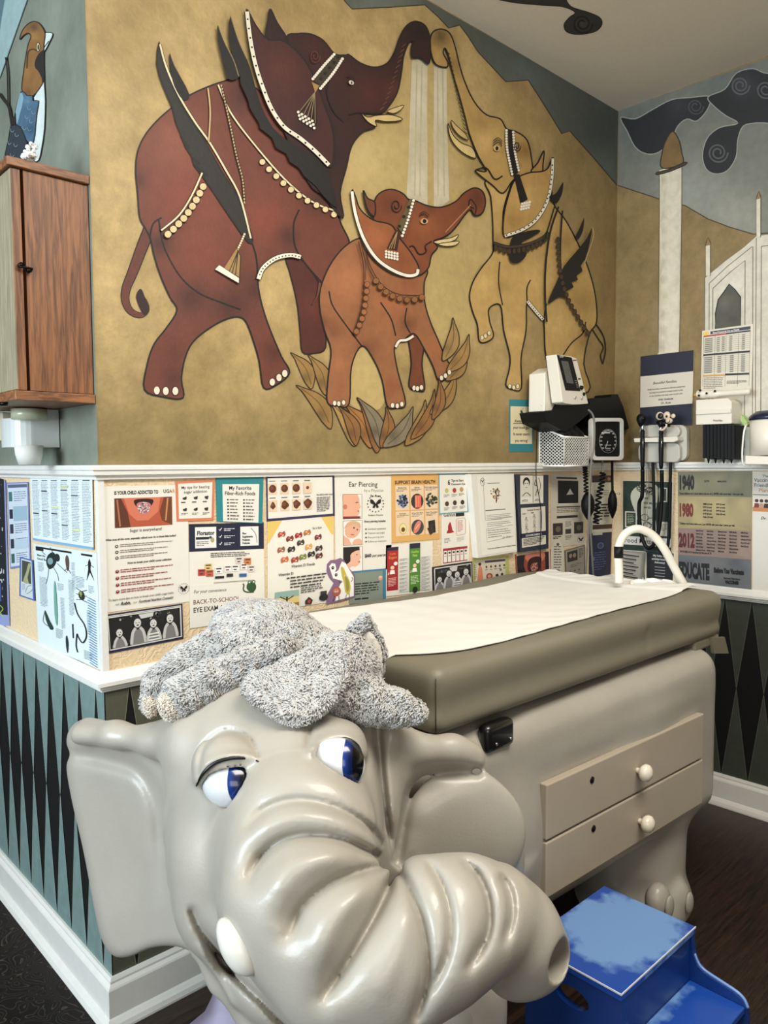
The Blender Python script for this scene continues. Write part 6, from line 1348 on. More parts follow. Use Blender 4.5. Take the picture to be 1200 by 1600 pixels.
def d(P):
    P.rect(0, 0, 60, 30, (206, 202, 190), True); P.text('The', 14, 9, 6, K, bold=.01); P.text('Vaccine-', 2, 16, 8, K, bold=.01, squeeze=.94); P.text('Friendly', 2, 24, 8, K, bold=.01, squeeze=.94); P.text('Plan', 9, 32, 8, (180, 120, 70), bold=.01); P.rect(0, 36, 60, 37, (60, 60, 60), True); P.rect(0, 40, 60, 56, (226, 216, 200), True); P.rect(0, 56, 60, 63, (196, 130, 74), True)
    for x, c in ((6, (120, 50, 40)), (13, (190, 150, 120)), (20, (40, 34, 34)), (28, (140, 60, 44)), (36, (60, 50, 46))): P.disc(x, 46, 2.8, (60, 40, 32), up=True); P.fill([(x-4, 57), (x-3, 50), (x+3, 50), (x+4, 57)], c, smooth=0)
    P.text('Dr. Rosa', 12, 75, 6, K, bold=.02, shear=.3)
card('plan_poster', 'white poster headed The Vaccine-Friendly Plan cut off at the right edge of view', 'poster', 'R', [(1176, 737), (1240, 736.5), (1240, 934), (1176, 922)], 58, 190, d, (216, 212, 200), .0012)
# --- above the dado, right wall
def d(P):
    P.rect(0, 0, 84, 33, (26, 28, 46), True); P.rect(0, 84, 84, 118, (26, 28, 46), True); P.text('Beautiful Families,', 40, 48, 6, K, 'CENTER', .01, .9, shear=.35)
    for k, t in enumerate(('Kindly know that conversations with your pediatrician', 'are being documented in a virtual medical scribe', 'to your physician, and many notes on your care.')): P.text(t, 42, 57+k*5.4, 3.8, (50, 46, 46), 'CENTER', .02, .72)
    P.text('With Gratitude', 42, 75, 4.2, K, 'CENTER', .03, .9); P.text('Dr. Rosa', 42, 81, 4.4, K, 'CENTER', .02, shear=.3)
card('notice_board', 'navy and white notice board fixed above the two hand-held scopes', 'notice', 'R', [(1001, 557), (1084, 547), (1081, 664), (1000, 669)], 84, 118, d, (206, 198, 180), .004, thick=.004)
def d(P):
    P.rect(14, 3, 78, 8, (60, 64, 90), True); P.text('Blood Pressure by Age and Height', 18, 7.3, 4, WHITE, bold=.03, squeeze=.76); P.disc(7, 6, 5, (226, 190, 90), 3.6, up=True); P.rect(3, 9, 40, 11.4, (170, 60, 44), True); P.rect(40, 9, 78, 11.4, (50, 52, 62), True)
    for x in (22, 40, 60, 78, 3): P.line([(x, 9), (x, 97)], .4, (90, 86, 80), 0)
    P.up()
    for k in range(8):
        y = 14+k*3.2; P.line([(3, y), (78, y)], .3, (120, 116, 110), 0)
        for x in (4, 24, 32, 44, 64): P.rect(x+1, y+.8, x+(14 if x == 4 else 6), y+2, (110, 104, 98))
    P.rect(3, 41, 78, 44, (34, 34, 44), True)
    for k in range(9):
        y = 46+k*3.2; P.line([(3, y), (78, y)], .3, (120, 116, 110), 0)
        for x in (4, 26, 46, 64): P.rect(x+1, y+.8, x+(14 if x == 4 else 7), y+2, (110, 104, 98))
    P.rect(3, 77, 40, 79.6, (206, 150, 70), True); P.rect(40, 76, 78, 79, (44, 42, 50), True); P.greek(5, 82, 38, 102, 7, (120, 112, 104), .35); P.greek(43, 88, 76, 94, 3, (90, 86, 80), .4)
card('reference_chart', 'white reference chart full of small tables, standing on the thermometer box', 'chart', 'R', [(1097, 517), (1177, 506), (1174, 612), (1095, 612)], 82, 106, d, (216, 208, 188), .004, thick=.002)
# --- teal sticker on the mural
def d(P):
    P.fill([(22, 14), (20, 18), (24, 22), (22, 26), (19, 22), (20, 17)], (40, 90, 50), smooth=2); P.line([(20, 28), (24, 14)], .8, (60, 110, 60), 0)
    for k, t in enumerate(('Always trust', 'your mom gut!', 'It never steers', 'you wrong!')): P.text(t, 21, 40+k*11.5, 7.4, K, 'CENTER', .014, .66)
    P.line([(6, 42), (22, 42)], .9, K, 0)
card('wall_sign', 'teal edged little sign reading Always trust your mom gut', 'sign', 'B', [(796, 624), (833, 625), (833, 706), (796, 706)], 42, 92, d, (222, 208, 170), .001, mount=((44, 124, 134), (2, 12, 2, 14)))
# --- left wall
def d(P):
    P.up()
    for k in range(9):
        for _ in range(16): x = 4+random.random()*40; P.rect(x, 6+_*14+random.random()*8, x+1.2, 8+_*14+random.random()*8, random.choice([(200, 200, 200), (110, 110, 116)]))
    P.rect(26, 170, 40, 200, (70, 80, 140), True); P.line([(36, 205), (42, 212), (38, 220), (44, 226)], 1, (170, 200, 80))
card('dark_poster', 'black poster with white specks and a periwinkle mount at the left edge of view', 'poster', 'L', [(-40, 735), (8, 750), (15, 978), (-40, 975)], 50, 240, d, (26, 28, 34), .0016, mount=((140, 150, 196), (0, 0, 2, 18)))
def d(P):
    P.rect(2, 3, 34, 8, (90, 96, 120), True); P.up()
    for k, (y, c) in enumerate(((14, (70, 110, 104)), (40, (40, 44, 60)), (62, (50, 54, 70)), (84, (46, 50, 64)), (106, (60, 94, 90)))): P.rect(3, y, 9, y+14, c); P.greek(12, y, 33, y+16, 5, (90, 100, 120), .3)
    P.rect(10, 36, 33, 58, (150, 176, 190), True); P.rect(10, 86, 33, 100, (180, 196, 206), True)
card('blue_chart', 'narrow pale blue chart with a periwinkle border on the left wall', 'poster', 'L', [(10, 754), (44, 753), (48, 884), (16, 889)], 36, 128, d, (196, 206, 216), .001, mount=((116, 126, 176), (1.5, 2, 2, 3)))
def d(P):
    P.rect(4, 5, 20, 44, (70, 72, 62), True); P.fill([(6, 44), (12, 24), (16, 8), (20, 10), (14, 34), (16, 44)], (160, 160, 120), smooth=2); P.line([(10, 62), (14, 50), (20, 46)], .9, (110, 140, 120)); P.line([(12, 64), (18, 58), (22, 52)], .9, (110, 140, 120)); P.greek(5, 48, 10, 60, 5, GR, .3)
card('plant_photo_card', 'small blue bordered photo card overlapping the pale blue chart', 'photo', 'L', [(31, 870), (51, 875), (54, 939), (30, 931)], 24, 72, d, (196, 204, 206), .0026, mount=((74, 102, 160), 2.5))
def d(P):
    for c in range(6):
        P.rect(4+c*16.5, 4, 14+c*16.5, 5.4, K, True); P.greek(3+c*16.5, 8, 16+c*16.5, 104, 38, (130, 140, 146), .38, ragged=.25)
    for c, y in ((1, 22), (3, 20), (4, 28), (1, 56), (2, 60), (3, 78), (0, 62)): P.rect(3+c*16.5, y, 13+c*16.5, y+1.6, K, True)
    for c, y in ((3, 14), (4, 84), (2, 48)): P.rect(3+c*16.5, y, 15+c*16.5, y+2, (214, 214, 130), True)
    P.rect(0, 108, 100, 112, (120, 166, 204), True)
card('article_sheet', 'white sheet of six text columns with a blue bottom edge, upper on the left wall', 'poster', 'L', [(47, 747), (144, 746), (146, 859), (52, 844)], 100, 112, d, (212, 222, 222), .004)
def d(P):
    P.poly([(4, 4), (18, 4), (18, 11), (4, 11)], K, True); P.poly([(18, 4), (64, 4), (64, 7), (18, 7)], K, True); P.rect(78, 4, 94, 7, K, True); P.text('Meet the', 6, 20, 5, (60, 90, 60), bold=.03, squeeze=.8); P.text('Good Bugs', 6, 26, 5.4, (60, 90, 60), bold=.03, squeeze=.8)
    P.fill([(22, 30), (24, 18), (32, 10), (38, 12), (40, 22), (34, 34), (26, 38)], (30, 40, 40), smooth=3); P.disc(29, 25, 4.6, (120, 150, 150), 6, .4, up=True); P.disc(41, 17, 4.4, (34, 40, 40), 6.4, up=True)
    for l in ([(26, 36), (24, 50), (20, 64)], [(34, 34), (40, 44), (42, 54)], [(40, 26), (48, 32), (56, 38)], [(22, 16), (16, 12), (14, 6)], [(36, 12), (32, 6), (30, 2)]): P.line(l, .9, (60, 70, 70))
    P.fill([(54, 18), (57, 10), (60, 18), (59, 32), (56, 34)], (90, 70, 60), smooth=3); P.line([(52, 36), (57, 30), (62, 38)], .8, K, 0)
    P.fill([(88, 16), (90, 10), (92, 16), (91, 26), (96, 42), (90, 30), (85, 44), (88, 26)], K, smooth=0); P.line([(84, 22), (90, 18), (96, 22)], .7, K, 0)
    P.disc(77, 68, 4.6, (40, 44, 30), 7, up=True); P.disc(76, 66, 2, (150, 150, 90), 4, up=True)
    for a in (-1, 1):
        for k in range(3): P.line([(77, 62+k*6), (77+a*8, 58+k*9)], .9, K, 0)
    P.line([(66, 82), (70, 98), (80, 112), (82, 128), (76, 140), (70, 134), (68, 130), (66, 148), (68, 158)], 1.8, (30, 34, 36)); P.fill([(16, 108), (24, 124), (30, 134), (24, 138), (17, 124)], (34, 60, 50), smooth=2); P.line([(16, 110), (12, 128), (20, 134)], .8, (60, 90, 80)); P.fill([(34, 62), (37, 60), (38, 110), (36, 128), (33, 110)], (110, 160, 140), smooth=2)
    P.fill([(50, 142), (52, 138), (54, 150), (52, 166), (50, 156)], (40, 46, 46), smooth=2); P.line([(62, 116), (62, 138)], 1.6, K, 0)
    for x0, y0, x1, y1 in ((8, 30, 18, 46), (9, 54, 22, 104), (40, 58, 50, 70), (58, 48, 66, 104), (70, 40, 82, 58), (88, 50, 96, 62), (44, 80, 50, 130), (84, 88, 90, 124), (34, 132, 46, 148), (78, 150, 90, 164), (64, 20, 69, 64)): P.greek(x0, y0, x1, y1, int((y1-y0)/2.2), (120, 140, 146), .35)
    P.up()
    for k in range(26): P.line([(86, 68+k*3.9), (97, 71+k*3.9)], 1.1, (92, 140, 180), 0, up=False)
    P.up(); 
card('insect_chart', 'white chart of garden insects and a worm beside the outer wall corner', 'poster', 'L', [(52, 849), (151, 864), (157, 1046), (60, 1005)], 100, 170, d, (212, 222, 222), .002)
# ---------------------------------------------------------------- instruments on the mural walls
BLK = mat('black_satin_plastic', (7, 7, 8), .5, spec=.25); OFFW = mat('off_white_plastic', (222, 216, 200), .4, coat=.2); GRYP = mat('light_grey_plastic', (186, 182, 170), .38, coat=.2)
RUB = mat('black_rubber', (6, 6, 7), .55, spec=.25); CHR = mat('chrome', (210, 210, 210), .15, 1.0); SCR = mat('dark_display_glass', (34, 38, 36), .2, coat=1)
LGREY = mat('dull_grey_hose', (112, 108, 100), .5)
def extr(bm, side, v1, v0, pts, mi=0, smooth=0):
    """outline seen in the photo on the plane at v1, pushed back square to v0"""
    ax = 1 if side == 'B' else 0
    P = catmull(pts, smooth, True) if smooth else pts
    f = [at_plane(ax, v1, *p[:2]) for p in P]; b = [p.copy() for p in f]
    for p in b: p[ax] = v0
    A = [bm.verts.new(p) for p in f]; B = [bm.verts.new(p) for p in b]; n = len(A)
    for vs in (A, B[::-1]): bm.faces.new(vs).material_index = mi
    for i in range(n): bm.faces.new((A[i], B[i], B[(i+1) % n], A[(i+1) % n])).material_index = mi
def piece(name, side, v1, v0, pts, m, parent=None, smooth=0, bev=0.0):
    bm = BM(); extr(bm, side, v1, v0, pts, 0, smooth)
    if bev: bmesh.ops.bevel(bm, geom=list(bm.edges), offset=bev, segments=2, affect='EDGES', profile=.5)
    return obj(name, bm, m, parent)
G6 = T(820, 540, 6.6667); R6 = T(980, 540, 8.0)
def rrect(x0, y0, x1, y1, r, n=4):
    o = []
    for cx, cy, a0 in ((x1-r, y0+r, -PI/2), (x1-r, y1-r, 0), (x0+r, y1-r, PI/2), (x0+r, y0+r, PI)):
        o += [(cx+r*math.cos(a0+PI/2*k/n), cy+r*math.sin(a0+PI/2*k/n)) for k in range(n+1)]
    return o
# wire basket, expanded-metal sides
BX, BY = 1.844, -.122
WIRE = mat('white_coated_wire', (232, 230, 222), .35, coat=.4)
root = empty('mesh_basket', (1.93, -.06, 1.44), 'white diamond-mesh wire basket on the wall under the vital signs monitor', 'basket')
def mesh_panel(o, ex, lx, ztop, zbot, parent):
    """o origin, ex unit vector along, lx length, ztop(t) height of the sloped rim"""
    bm = BM(); o = np.array(o, float); ex = np.array(ex, float)
    n = max(5, int(lx/.0165)); m_ = 12; ez = np.array([0, 0, 1.0])
    nrm = np.cross(ex, ez)
    def strip(a, b, w):
        a, b = np.array(a), np.array(b); d = b-a; L = np.linalg.norm(d)
        if L < .002: return
        d = d/L; s = np.cross(d, nrm)*w/2; q = nrm*.0012
        vs = [bm.verts.new(p) for p in (a+s+q, b+s+q, b-s+q, a-s+q, a+s-q, b+s-q, b-s-q, a-s-q)]
        for f in ((0, 1, 2, 3), (7, 6, 5, 4), (0, 4, 5, 1), (3, 2, 6, 7)): bm.faces.new([vs[i] for i in f])
    P = lambda t, z: o+ex*t+ez*z
    cw, ch = lx/n, .0130
    for i in range(n*2+24):
        for sgn in (1, -1):
            t0 = (i-12)*cw; a = None; pts = []
            for k in range(26):
                t = t0+sgn*k*cw*.5; z = zbot+k*ch*.5
                if 0 <= t <= lx and z <= ztop(t): pts.append((t, z))
                else:
                    if len(pts) > 1: break
                    pts = []
            if len(pts) > 1: strip(P(*pts[0]), P(*pts[-1]), .0021)
    obj('mesh_panel', bm, WIRE, parent)
    bm = BM(); zt = [(t, ztop(t)) for t in np.linspace(0, lx, 5)]
    sweep(bm, [P(0, zbot), P(lx, zbot)], .0042, 8); sweep(bm, [P(t, z) for t, z in zt], .0042, 8); sweep(bm, [P(0, zbot), P(0, ztop(0))], .0036, 8); sweep(bm, [P(lx, zbot), P(lx, ztop(lx))], .0036, 8)
    obj('rim', bm, WIRE, parent)
mesh_panel((BX, -.003, 0), (0, -1, 0), .119, lambda t: 1.598-.045*t/.119, 1.438, root)
mesh_panel((BX, BY, 0), (1, 0, 0), .175, lambda t: 1.553, 1.438, root)
mesh_panel((BX+.175, -.003, 0), (0, -1, 0), .119, lambda t: 1.598-.045*t/.119, 1.438, root)
bm = BM(); box(bm, (BX, BY, 1.436), (BX+.175, -.003, 1.440)); obj('base_panel', bm, WIRE, root)
# dark pouch of cuffs filling the basket
cb = Sculpt((1.83, -.135, 1.43), (2.04, .01, 1.67), .0055); cb.world = True
cb.rbox((1.850, -.116, 1.444), (2.013, -.008, 1.585), .018, 0)
for x, y, z, r in ((1.88, -.06, 1.585, .035), (1.93, -.075, 1.585, .036), (1.985, -.065, 1.58, .032), (1.90, -.09, 1.575, .028), (1.96, -.095, 1.572, .026)): cb.ell(x, y, z, r*1.2, r*.8, r, .008)
cb.band(); cb.noise(lambda x, y, z: .003*np.sin(x*120+z*60)+.002*np.sin(z*150-y*80)); bundle = cb.surface('cuff_bundle', RUB, None, relax=1)
tag(bundle, 'bundle of black pressure cuffs stuffed in the white mesh basket', 'blood pressure cuff')
# vital signs monitor on its bracket
root = empty('vital_signs_monitor', (1.95, -.06, 1.64), 'off-white vital signs monitor with a tilted dark screen above the mesh basket', 'medical monitor')
piece('rear_shell', 'B', -.105, -.03, G6([(210, 285), (300, 225), (330, 330), (390, 600), (372, 612), (350, 600), (310, 672), (204, 682)]), OFFW, root, bev=.002)
piece('front_shell', 'B', -.165, -.115, G6([(330, 92), (480, 112), (541, 132), (664, 606), (560, 612), (490, 612), (430, 606), (392, 590)]), OFFW, root, bev=.003)
piece('bezel', 'B', -.168, -.163, G6([(340, 97), (490, 124), (580, 474), (430, 464)]), BLK, root, bev=.001)
piece('screen', 'B', -.1695, -.167, G6([(378, 158), (452, 166), (510, 398), (436, 388)]), SCR, root)
bm = BM()
for x, y, r in ((585, 438, .009),): 
    p = at_plane(1, -.166, *G6([(x, y)])[0]); sweep(bm, [p, p+np.array([0, -.008, 0])], [r, r*.8], 14)
obj('dial', bm, BLK, root, True)
for x, y in ((515, 540), (585, 545), (610, 505)):
    bm = BM(); p = at_plane(1, -.164, *G6([(x, y)])[0]); sweep(bm, [p, p+np.array([0, -.006, 0])], [.0075, .006], 14); obj('button', bm, GRYP if x != 610 else BLK, root, True)
P = Paint(lambda x, y, h: at_plane(1, -.1655-h, *G6([(x, y)])[0])); P.rect(500, 146, 540, 160, (90, 90, 90), True); P.rect(556, 338, 582, 356, (70, 70, 70), True); P.build('printing', PRINT, root)
P = Paint(lambda x, y, h: at_plane(1, -.1685-h, *G6([(x, y)])[0])); P.rect(362, 112, 404, 122, (190, 190, 190), True)
for k in range(4): P.poly([(520+k*6, 360+k*22), (540+k*6, 362+k*22), (543+k*6, 372+k*22), (523+k*6, 370+k*22)], (120, 120, 120))
P.build('printing', PRINT, root)
piece('bracket', 'B', -.12, -.002, G6([(345, 600), (370, 570), (400, 590), (450, 620), (510, 622), (548, 598), (570, 615), (680, 612), (700, 650), (690, 690), (560, 800), (420, 900), (330, 850), (230, 800), (200, 690), (310, 675)]), BLK, root)
# black cuff rack behind the gauge
root = piece('cuff_rack', 'B', -.086, -.002, G6([(672, 560), (700, 548), (895, 540), (910, 508), (970, 506), (1030, 640), (1088, 862), (1050, 884), (1020, 870), (690, 860), (672, 700)]), BLK, bev=.002)
tag(root, 'black cuff rack fixed to the wall behind the round-dial pressure gauge', 'rack')
# pressure gauge
root = empty('pressure_gauge', (2.22, -.05, 1.55), 'square white-framed wall blood pressure gauge with a black round dial', 'gauge')
o_ = rrect(925, 653, 974.5, 719, 6); i_ = rrect(929.5, 658.5, 970, 713.5, 4)
piece('case', 'B', -.10, -.088, o_, BLK, root)
bm = BM(); A = [bm.verts.new(at_plane(1, -.106, *p)) for p in o_]; B_ = [bm.verts.new(at_plane(1, -.106, *p)) for p in i_]
A2_ = [bm.verts.new(at_plane(1, -.106, *p)+np.array([0, .018, 0])) for p in o_]; B2 = [bm.verts.new(at_plane(1, -.106, *p)+np.array([0, .012, 0])) for p in i_]
n = len(A)
for i in range(n):
    j = (i+1) % n
    for q in ((A[i], A[j], B_[j], B_[i]), (A[i], A2_[i], A2_[j], A[j]), (B_[i], B_[j], B2[j], B2[i])): bm.faces.new(q)
obj('frame', bm, WIRE, root)
piece('dial_face', 'B', -.1015, -.099, rrect(929, 658, 970.5, 714, 4), BLK, root)
P = Paint(lambda x, y, h: at_plane(1, -.1018-h, x, y))
P.line(disc_pts(950, 689, 13.6, 18.5, 30), .5, (150, 150, 146), 0, closed=False)
P.text('mmHg', 950, 704, 2.6, (200, 200, 196), 'CENTER'); P.rect(940, 675.4, 953, 677, (220, 220, 216), True)
for k, t in enumerate(('300', '280', '260', '240', '200', '160', '120', '100', '80', '60', '40', '20', '0')):
    a = -2.35+k*4.7/12+PI/2; P.text(t, 950-11.6*math.cos(a+PI/2-PI/2)*1.0, 690-16*math.sin(a), 3.0, (226, 226, 222), 'CENTER', .02)
for k in range(44): a = -2.4+k*4.8/43; P.line([(950+13.4*math.sin(a), 689-18.2*math.cos(a)), (950+12.4*math.sin(a), 689-16.8*math.cos(a))], .35, (210, 210, 206), 0)
P.line([(950, 689), (946, 700)], .8, (220, 220, 216), 0); P.rect(945, 695, 955, 696, (200, 200, 196), True); P.rect(946, 700, 954, 701, (200, 200, 196), True)
P.build('printing', PRINT, root)
def hang(pts, r, seg=8):
    bm = BM(); sweep(bm, catmull(pts, 5), r, seg); return bm
D = lambda x, y, y0: at_plane(1, y0, x, y)
bm = hang([D(956.5, 719, -.085), D(956.5, 740, -.07), D(956.8, 756, -.07), D(957, 768, -.07)], .0055); hb_ = obj('hose', bm, RUB, root, True)
bm = BM(); pts = [D(957, y, -.07) for y in (766, 772, 780, 788, 797, 804, 810)]; sweep(bm, pts, [.006, .014, .020, .021, .018, .010, .003], 18); obj('squeeze_bulb', bm, RUB, root, True)
bm = BM(); sweep(bm, [D(959, 771.5, -.072), D(966, 771.5, -.072)], .002, 8); bmesh.ops.create_uvsphere(bm, u_segments=10, v_segments=8, radius=.005, matrix=Matrix.Translation(D(967, 771.5, -.072))); obj('valve', bm, CHR, root, True)
def coil(path, R_, r, turns, seg=6):
    c = catmull(path, 12); n = turns*12; pts = []
    for i in range(n+1):
        t = i/n*(len(c)-1); k = min(int(t), len(c)-2); p = c[k]*(1-(t-k))+c[k+1]*(t-k); a = 2*PI*i/12
        pts.append(p+np.array([math.cos(a)*R_, math.sin(a)*R_, 0]))
    bm = BM(); sweep(bm, pts, r, seg); return bm
bm = hang([D(941, 719, -.085), D(941.5, 730, -.08), D(942, 738, -.08)], .0045); obj('connector', bm, mat('pale_connector', (130, 132, 118), .4), root, True)
bm = coil([D(942, 738, -.08), D(940, 756, -.075), D(936, 775, -.07), D(933, 800, -.068), D(931, 818, -.066)], .011, .0042, 13); obj('coiled_hose', bm, RUB, root, True)
# coiled probe cord and second bulb under the basket
bm = coil([D(914, 728, -.10), D(915, 745, -.095), D(916, 770, -.09)], .008, .0036, 10)
tag(obj('coiled_cord', bm, RUB, None, True), 'black coiled cord hanging straight down from the mesh basket', 'cord')
bm = BM(); pts = [D(918.5, y, -.085) for y in (768, 774, 782, 790, 799, 807, 812)]; sweep(bm, pts, [.006, .018, .027, .029, .025, .013, .004], 20)
tag(obj('squeeze_bulb', bm, RUB, None, True), 'large black rubber squeeze bulb below the mesh basket', 'bulb')
# two grey hoses from the bracket down to the table
bm = hang([D(919, 640, -.15), D(926, 648, -.16), D(929, 665, -.165), D(928, 700, -.165), D(924, 720, -.16), D(922, 760, -.15), D(919, 830, -.14), D(916, 880, -.13), D(914.5, 913, -.125)], .0042)
tag(obj('grey_hose', bm, LGREY, None, True), 'grey hose looping in front of the gauge, left of the crossing pair', 'hose', 'grey hoses below the monitor')
bm = hang([D(926, 722, -.15), D(922, 745, -.152), D(921, 800, -.152), D(924, 850, -.145), D(928, 913, -.125)], .0042)
tag(obj('grey_hose', bm, LGREY, None, True), 'grey hose hanging to the table end, right of the crossing pair', 'hose', 'grey hoses below the monitor')
bm = hang([D(858, 634, -.10), D(846, 634, -.09), D(840, 645, -.05), D(839, 670, -.035), D(838, 710, -.035), D(838, 750, -.04), D(843, 780, -.045), D(846, 810, -.045), D(844, 850, -.045), D(845, 898, -.05)], .0019, 6)
tag(obj('thin_cord', bm, RUB, None, True), 'thin black cord hanging down past the navy leaflet holder', 'cord')
# ---- scope unit on the right wall
E_ = lambda x, y, x0: at_plane(0, x0, x, y)
root = empty('scope_wall_unit', (WX-.05, -.26, 1.45), 'light grey rounded wall unit holding two black hand-held scopes', 'diagnostic unit')
UNIT = root
piece('back_plate', 'R', WX-.030, WX-.001, rrect(1005, 664, 1073, 720, 10), GRYP, root, bev=.003)
piece('housing', 'R', WX-.055, WX-.028, rrect(997, 692, 1062, 722.5, 9), GRYP, root, bev=.004)
piece('upper_housing', 'R', WX-.052, WX-.028, rrect(999, 665, 1062, 683, 8), GRYP, root, bev=.004)
piece('cradle_ledge', 'R', WX-.085, WX-.030, [(990, 685), (1058, 682), (1059, 688), (1052, 691), (991, 691)], OFFW, root, bev=.002)
def scope(cx, x_off, name, label, eye):
    X_ = WX-.088; t = empty(name, tuple(E_(cx, 720, X_)), label, 'medical scope')
    bm = BM(); sweep(bm, [E_(cx, y, X_) for y in (672, 676, 680, 686, 700, 712, 728, 733)], [.008, .010, .0085, .0098, .0105, .0098, .0088, .006], 14); obj('handle', bm, BLK, t, True)
    bm = BM(); sweep(bm, [E_(cx, y, X_) for y in (664, 667, 672, 674)], [.006, .0075, .0075, .005], 12); obj('chrome_collar', bm, CHR, t, True)
    bm = BM(); sweep(bm, [E_(cx+.6, y, X_-.0105) for y in (685, 700)], .0018, 6); obj('clip', bm, CHR, t, True)
    bm = BM()
    if eye: sweep(bm, [E_(cx-2, y, X_) for y in (647, 650, 655, 661, 666)], [.010, .018, .021, .016, .009], 16)
    else: sweep(bm, [E_(cx, y, X_) for y in (656, 660, 664, 668)], [.009, .014, .013, .008], 14); sweep(bm, [E_(cx-6, 660, X_), E_(cx+4, 661, X_), E_(cx+14, 664, X_+.004)], [.008, .013, .010], 12)
    obj('head', bm, BLK, t, True); return t
sa = scope(1004, 0, 'ophthalmoscope', 'black hand-held scope with a round head, left in the grey wall unit', True)
bm = BM(); bmesh.ops.create_uvsphere(bm, u_segments=10, v_segments=6, radius=.0035, matrix=Matrix.Translation(E_(1004.5, 654, WX-.110))); obj('lens', bm, SCR, sa, True)
sb = scope(1033, 0, 'otoscope', 'black hand-held scope with a little monkey face clipped on its head', False)
MK = mat('pale_monkey_vinyl', (214, 196, 172), .45); MKB = mat('black_vinyl', (20, 18, 18), .4)
root2 = empty('monkey_clip', tuple(E_(1040, 662, WX-.12)), 'small pale monkey face clip on the right-hand scope', 'toy clip')
def ball(x, y, x0, r, sq=.6, yy=1.0):
    bm = BM(); bmesh.ops.create_uvsphere(bm, u_segments=18, v_segments=12, radius=1); c = E_(x, y, x0)
    for v in bm.verts: v.co = Vector((c[0]+v.co.x*r*sq, c[1]+v.co.y*r, c[2]+v.co.z*r*yy))
    return bm
obj('ear', ball(1031, 650, WX-.112, .0175), MK, root2, True); obj('inner_ear', ball(1032, 650, WX-.119, .0125), MKB, root2, True); obj('ear', ball(1052, 650, WX-.112, .0095), MK, root2, True)
obj('brow', ball(1042, 649.5, WX-.114, .0155, .7, 1.15), MK, root2, True); obj('muzzle', ball(1045.5, 657.5, WX-.119, .0150, .8, .8), MK, root2, True)
obj('eye', ball(1041.5, 650.5, WX-.1245, .0048, .5, 1.2), MKB, root2, True); bm = BM(); sweep(bm, catmull([E_(1037.5, 659, WX-.127), E_(1041, 662, WX-.131), E_(1045.5, 659, WX-.132), E_(1047, 655.5, WX-.131)], 4), .0011, 6); obj('smile', bm, MKB, root2, True)
bm = BM(); sweep(bm, catmull([E_(1030, 671, WX-.118), E_(1036, 671.5, WX-.12), E_(1041, 666, WX-.12), E_(1041, 662, WX-.118)], 4), [.0045]*13, 8); obj('arm', bm, MK, root2, True)
# cords of the scopes
for nm, pts, r, par in (
    ('scope_cord', [(1004, 733, .085), (1004, 760, .07), (1003, 776, .065), (999, 786, .06), (999, 810, .06), (1003, 840, .06), (1012, 856, .06), (1022, 850, .06), (1030, 825, .06), (1034, 780, .06), (1034, 735, .085)], .0085, sa),
    ('scope_cord', [(1020, 722, .05), (1021, 745, .045), (1022, 790, .045), (1022, 830, .045), (1027, 852, .045), (1038, 868, .04), (1044, 850, .04), (1046, 800, .04), (1047, 760, .045), (1048, 722, .05)], .0068, UNIT)):
    bm = BM(); sweep(bm, catmull([E_(x, y, WX-d_) for x, y, d_ in pts], 5), r, 10); obj('cord', bm, RUB, par, True)
for k, x in enumerate((1009, 1012)):
    bm = BM(); sweep(bm, catmull([E_(x, 722, WX-.04), E_(x+1, 770, WX-.042), E_(x-2, 840, WX-.042), E_(x-3-k*2, 905, WX-.05)], 5), .0016, 6); tag(obj('pale_cord', bm, LGREY, None, True), ('thin pale cord hanging behind the scope cords, nearer the corner', 'thin pale cord hanging behind the scope cords, further from the corner')[k], 'cord')
# thermometer station
root = empty('thermometer_station', (WX-.06, -.50, 1.44), 'off-white thermometer box over a black ribbed probe holder on the right wall', 'thermometer station')
piece('box', 'R', WX-.100, WX-.002, [(1087, 625), (1137, 622), (1143, 628), (1143, 662), (1087, 664)], OFFW, root, bev=.003)
piece('lid_ridge', 'R', WX-.106, WX-.098, [(1087, 640), (1141, 638), (1142, 645), (1087, 648)], OFFW, root, bev=.002)
P = Paint(lambda x, y, h: at_plane(0, WX-.1004-h, x, y)); P.text('WelchAllyn', 1114, 658.4, 4, (60, 58, 54), bold=.03, squeeze=.8); P.build('printing', PRINT, root)
bm = BM()
for k in range(9): extr(bm, 'R', WX-.092, WX-.02, rrect(1098+k*5.6, 664, 1102.8+k*5.6, 716+(k % 3), 1.2, 2))
extr(bm, 'R', WX-.086, WX-.002, [(1099, 664), (1149, 664), (1149, 711), (1099, 714)]); obj('ribbed_holder', bm, BLK, root)
for x in (1107, 1118, 1131, 1143):
    bm = BM(); sweep(bm, [E_(x, 713, WX-.06), E_(x, 719, WX-.06), E_(x, 724, WX-.06)], [.006, .005, .002], 10); obj('probe_peg', bm, BLK, root, True)
piece('cap', 'R', WX-.07, WX-.03, [(1158, 648), (1168, 660), (1164, 667), (1157, 657)], mat('lime_plastic', (160, 190, 110), .4), root)
root = empty('forehead_thermometer', tuple(E_(1120, 616, WX-.07)), 'white hand-held thermometer with an orange tip lying on the off-white box', 'thermometer')
bm = BM(); sweep(bm, catmull([E_(1090, 616, WX-.06), E_(1096, 616, WX-.06), E_(1104, 616, WX-.06), E_(1125, 615, WX-.06), E_(1150, 613.5, WX-.06), E_(1172, 612, WX-.06)], 4), [.016]*4+[.019]*4+[.017]*4+[.012]*5+[.013]*4, 14); obj('barrel', bm, OFFW, root, True)
bm = BM(); sweep(bm, [E_(1083, 618, WX-.06), E_(1090, 616.5, WX-.06)], [.006, .010], 10); obj('tip', bm, mat('orange_tip', (190, 140, 70), .4), root, True)
